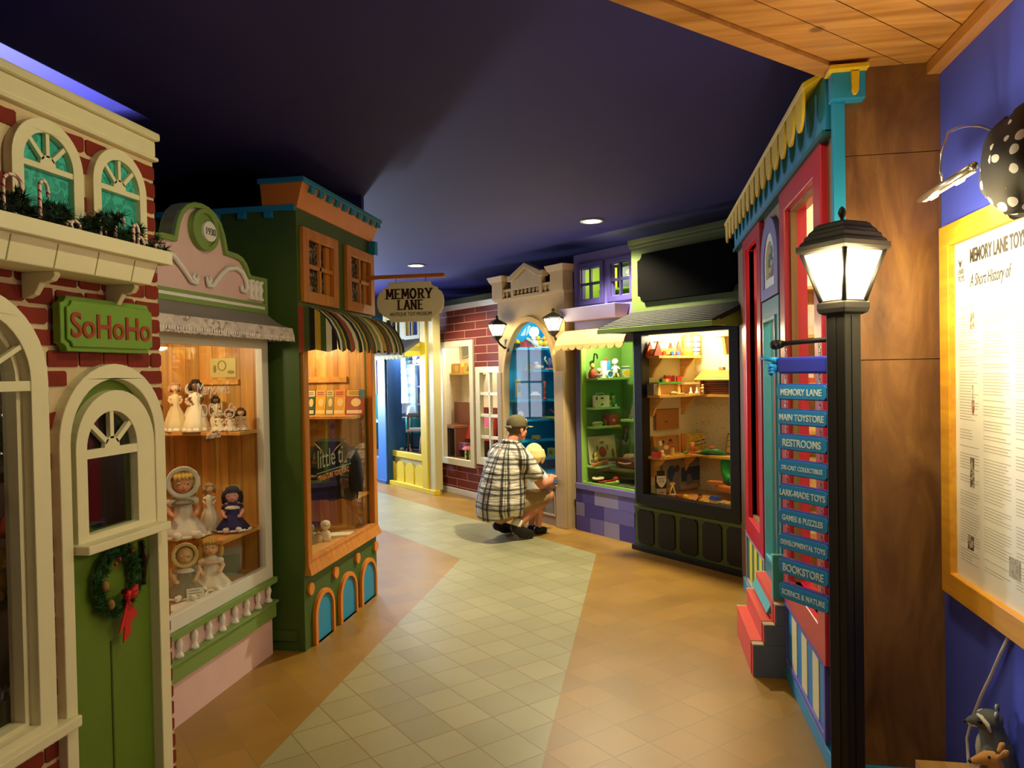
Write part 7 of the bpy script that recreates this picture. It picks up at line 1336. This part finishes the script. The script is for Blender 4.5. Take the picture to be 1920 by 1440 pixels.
for k in range(9):
    t = -1+k/4; rs.append([hp(.082*t, .085+.018*(1-t*t), .028), hp(.075*t, .10+.082*(1-t*t)**.5, .02+.0), hp(.075*t, .10+.082*(1-t*t)**.5, .013), hp(.082*t, .085+.018*(1-t*t), .018)])
m.rings(rs, True, True); m.done('brim', M('8A7E5A', .8), cp_)
m = MB(); m.tube([hp(-.05, -.105, .03), hp(0, -.118, .028), hp(.05, -.105, .03)], .012, 8); m.done('back_strap', M('8A7E5A', .8), cp_); MB().tube([hp(.06, .075, .05), hp(.085, .06, .075), hp(.06, .07, .1)], .004, 6).done('sunglasses_arm', M('D8D8D8', .2, .02, 9, 0, .6), cp_)
# plaid shirt
def plaid():
    m, nt, b = base('plaid_cotton'); L = nt.links; b.inputs['Roughness'].default_value = .85
    tc = nd(nt, 'ShaderNodeTexCoord'); sp = nd(nt, 'ShaderNodeSeparateXYZ'); L.new(tc.outputs['Object'], sp.inputs[0])
    n = nd(nt, 'ShaderNodeTexNoise'); n.inputs['Scale'].default_value = 7; L.new(tc.outputs['Object'], n.inputs['Vector'])
    def band(src, w_, off, lo, sub):
        a = nd(nt, 'ShaderNodeMath', operation='MULTIPLY_ADD'); L.new(n.outputs[0], a.inputs[0]); a.inputs[1].default_value = .02; L.new(src, a.inputs[2])
        d = nd(nt, 'ShaderNodeMath', operation='MULTIPLY_ADD'); L.new(a.outputs[0], d.inputs[0]); d.inputs[1].default_value = 1/w_; d.inputs[2].default_value = off
        f = nd(nt, 'ShaderNodeMath', operation='FRACT'); L.new(d.outputs[0], f.inputs[0])
        cr = nd(nt, 'ShaderNodeValToRGB'); cr.color_ramp.interpolation = 'CONSTANT'; L.new(f.outputs[0], cr.inputs[0])
        for i, (p, v) in enumerate(((0, 1), (.3, .75), (.36, lo), (.5, .85), (.56, sub), (.62, .85), (.68, lo), (.8, .7), (.86, 1))):
            e = cr.color_ramp.elements[i] if i < 2 else cr.color_ramp.elements.new(p); e.position = p; e.color = (v, v, v, 1)
        return cr.outputs[0]
    mu = nd(nt, 'ShaderNodeMath', operation='MULTIPLY_ADD'); L.new(sp.outputs[1], mu.inputs[0]); mu.inputs[1].default_value = -1; mu.inputs[2].default_value = .02; at = nd(nt, 'ShaderNodeMath', operation='ARCTAN2'); L.new(sp.outputs[0], at.inputs[0]); L.new(mu.outputs[0], at.inputs[1]); ad = nd(nt, 'ShaderNodeMath', operation='MULTIPLY'); L.new(at.outputs[0], ad.inputs[0]); ad.inputs[1].default_value = .2
    A_, B_ = band(ad.outputs[0], .13, .3, .1, .4), band(sp.outputs[2], .14, .1, .2, .55)
    mx = nd(nt, 'ShaderNodeMix', data_type='RGBA', blend_type='MULTIPLY'); mx.inputs[0].default_value = 1; L.new(A_, mx.inputs[6]); L.new(B_, mx.inputs[7])
    cr = nd(nt, 'ShaderNodeMix', data_type='RGBA'); L.new(mx.outputs[2], cr.inputs[0]); cr.inputs[6].default_value = lin('1E1812'); cr.inputs[7].default_value = lin('F0E6D0'); L.new(cr.outputs[2], b.inputs['Base Color'])
    n2 = nd(nt, 'ShaderNodeTexNoise'); n2.inputs['Scale'].default_value = 9; n2.inputs['Detail'].default_value = 3; mp = nd(nt, 'ShaderNodeMapping'); mp.inputs['Scale'].default_value = (.6, .6, 2.4); L.new(tc.outputs['Object'], mp.inputs[0]); L.new(mp.outputs[0], n2.inputs['Vector'])
    bp = nd(nt, 'ShaderNodeBump'); bp.inputs['Distance'].default_value = .03; bp.inputs['Strength'].default_value = .9; L.new(n2.outputs[0], bp.inputs['Height']); L.new(bp.outputs[0], b.inputs['Normal']); return m
PL = plaid(); s = MB(); rs = []
# z, half width, half depth, centre y
for z, hw, hd, cy in ((.2, .235, .19, -.11), (.24, .25, .2, -.11), (.34, .262, .215, -.1), (.46, .255, .205, -.085), (.58, .25, .19, -.06), (.69, .25, .172, -.035), (.77, .24, .15, -.012), (.825, .232, .135, .0), (.865, .2, .112, .012), (.9, .14, .095, .025), (.925, .092, .082, .034)):
    rs.append([(hw*(abs(cos(t))**.8)*(1 if cos(t) > 0 else -1)*(1+.012*sin(5*t+z*30)), cy+hd*(abs(sin(t))**.85)*(1 if sin(t) > 0 else -1)*(1+.02*sin(7*t-z*40)), z+(.02+.035*cos(2*t) if z < .3 else 0)) for t in [2*pi*i/40 for i in range(40)]])
s.rings(rs); s.tube([(-.17, 0, .825), (.17, 0, .825)], .089, 14)
for sx in (-1, 1):
    P = [(.17, 0, .82), (.215, .02, .78), (.25, .1, .67), (.262, .155, .6)] if sx > 0 else [(-.17, 0, .82), (-.23, .01, .78), (-.31, .04, .67), (-.34, .055, .61)]
    s.tube(P, [.09, .09, .08, .083], 16); s.ball(P[0], .09, 12, 8)
sh_ = s.done('shirt', PL, man, remesh=.011, smooth_it=3)
m = MB(); m.tube([(.085*cos(2*pi*i/20), .034+.075*sin(2*pi*i/20), .925+.015*cos(pi*i/10-pi/2)*-1) for i in range(20)], .016, 8, True); m.done('collar', PL, sh_)
KH = M('A08458', .85, .12, 14); m = MB()
for sx in (-1, 1): caps(m, [([(sx*.09, -.1, .31), (sx*.14, .12, .365), (sx*.165, .27, .385)], [.125, .108, .09])])
m.ball((0, -.11, .3), (.2, .16, .13), 16, 10); m.done('shorts', KH, man, remesh=.009, smooth_it=3)
for sx in (-1, 1):
    yo = -.02 if sx > 0 else -.03; zo = .02 if sx > 0 else 0
    m = MB(); m.tube([(sx*.147, yo+.03, .175+zo), (sx*.146, yo-.005, .13+zo), (sx*.148, yo-.0, .1+zo)], [.048, .05, .05], 12); m.done('sock', M('E8E0D0', .85), man)
    m = MB(); caps(m, [([(sx*.147, yo-.012, .1+zo), (sx*.153, yo+.06, .07), (sx*.158, yo+.15, .042)], [.053, .052, .042])]); m.ball((sx*.155, yo+.1, .045), (.05, .09, .04), 12, 8); m.done('shoe', M('1A1612', .6, .15, 20), man, remesh=.007, smooth_it=2)
    m = MB(); m.tube([(sx*.12, yo+.05, .1), (sx*.155, yo+.07, .125), (sx*.19, yo+.05, .09)], .011, 6); m.done('strap', M('B8B0A0', .6), man)
# toddler
kid = thing('person', 'blond toddler in a pale shirt standing before the turquoise arch window', 'person', PX+Vector((.707*.3+.707*.05, .707*.3-.707*.05, 0))+Vector((-.03, .03, 0)), R(-38))
m = MB()
caps(m, [([(0, 0, .36), (0, 0, .46), (0, .005, .56), (0, .005, .62)], [.085, .09, .085, .07]), ([(0, .01, .62), (0, .015, .7)], [.035, .036]),
         ([(.045, 0, .36), (.05, .01, .2), (.05, -.005, .06)], [.058, .043, .03]), ([(-.045, 0, .36), (-.05, .01, .2), (-.05, -.005, .06)], [.058, .043, .03]), ([(.05, -.01, .05), (.052, .06, .025)], [.03, .022]), ([(-.05, -.01, .05), (-.052, .06, .025)], [.03, .022]),
         ([(.09, 0, .6), (.13, .06, .5), (.11, .15, .46)], [.036, .03, .022]), ([(-.09, 0, .6), (-.13, .06, .5), (-.09, .15, .47)], [.036, .03, .022])])
hz = .79
m.ball((0, .02, hz), (.078, .088, .092), 16, 12).ball((0, .05, hz-.05), (.055, .05, .045), 12, 8).ball((0, .108, hz-.02), .012, 8, 6)
for sx in (-1, 1): m.ball((sx*.078, .02, hz-.015), (.01, .018, .024), 8, 6)
def khand(w_, d, mir):
    w_ = Vector(w_); d = Vector(d).normalized(); sd = d.cross(Vector((0, 0, 1)))*mir
    m.ball(w_+d*.02, (.02, .024, .014), 8, 6)
    for k in range(4): m.tube([w_+d*.03+sd*(.014-.009*k), w_+d*.055+sd*(.016-.01*k), w_+d*.066+sd*(.016-.01*k)+Vector((0, 0, -.008))], [.0065, .006, .005], 6)
    m.tube([w_+d*.012+sd*.018, w_+d*.03+sd*.03], [.0075, .006], 6)
khand((.11, .15, .46), (-.2, 1, 0), 1); khand((-.09, .15, .47), (.2, 1, 0), -1)
m.done('body', M('E0A684', .5, .08, 12), kid, remesh=.0055, smooth_it=3)
for sx in (-1, 1): MB().ball((sx*.03, .1, hz-.0), (.011, .007, .009), 8, 6).done('eye', M('3A4A6A', .2), kid)
MB().tube([(-.018, .103, hz-.055), (.018, .103, hz-.055)], .004, 6).done('mouth', M('C0706A', .5), kid)
m = MB(); m.ball((0, .005, hz+.012), (.088, .092, .095), 18, 12)
for i in range(15):
    an = pi*(-.2+1.4*i/14); m.tube([(.075*cos(an), .01-.08*sin(an), hz+.04), (.093*cos(an), .008-.098*sin(an), hz-.03), (.086*cos(an), .005-.092*sin(an), hz-.085-.012*sin(i*2.3))], [.022, .022, .012], 8)
m.done('hair', M('E6C880', .7, .25, 45), kid, remesh=.008, smooth_it=2)
m = MB(); m.lathe([(.095, .34), (.112, .36), (.108, .48), (.1, .57), (.07, .64), (.042, .66)], n=24, sy=.95, wob=.015, k=6)
for sx in (-1, 1): m.tube([(sx*.08, 0, .61), (sx*.115, .03, .55), (sx*.128, .055, .51)], [.048, .046, .046], 12)
m.done('shirt', M('C8CCC8', .85, .06, 20), kid, remesh=.008, smooth_it=3)
m = MB(); m.ball((0, 0, .345), (.098, .09, .05), 16, 8)
for sx in (-1, 1): m.tube([(sx*.048, 0, .33), (sx*.055, .008, .24)], [.066, .062], 12)
m.done('shorts', M('A89070', .85), kid, remesh=.008, smooth_it=3)
for sx in (-1, 1): m = MB(); caps(m, [([(sx*.05, -.015, .045), (sx*.053, .075, .03)], [.04, .032])]); m.done('sandal', M('1E1A18', .6), kid, remesh=.006, smooth_it=2); MB().tube([(sx*.05-.03, .02, .05), (sx*.052, .025, .072), (sx*.05+.03, .02, .05)], .006, 6).done('strap', M('B0B8B8', .5), kid)
# ---------------------------------------------------------------- lettering becomes mesh so that each piece is its own object
bpy.context.view_layer.update()
dg = bpy.context.evaluated_depsgraph_get()
for o in [o for o in COL.objects if o.type == 'FONT']:
    me = bpy.data.meshes.new_from_object(o.evaluated_get(dg)); k = bpy.data.objects.new('lettering', me); COL.objects.link(k)
    k.parent = o.parent; k.location = o.location; k.rotation_euler = o.rotation_euler; k.scale = o.scale
    bpy.data.objects.remove(o)
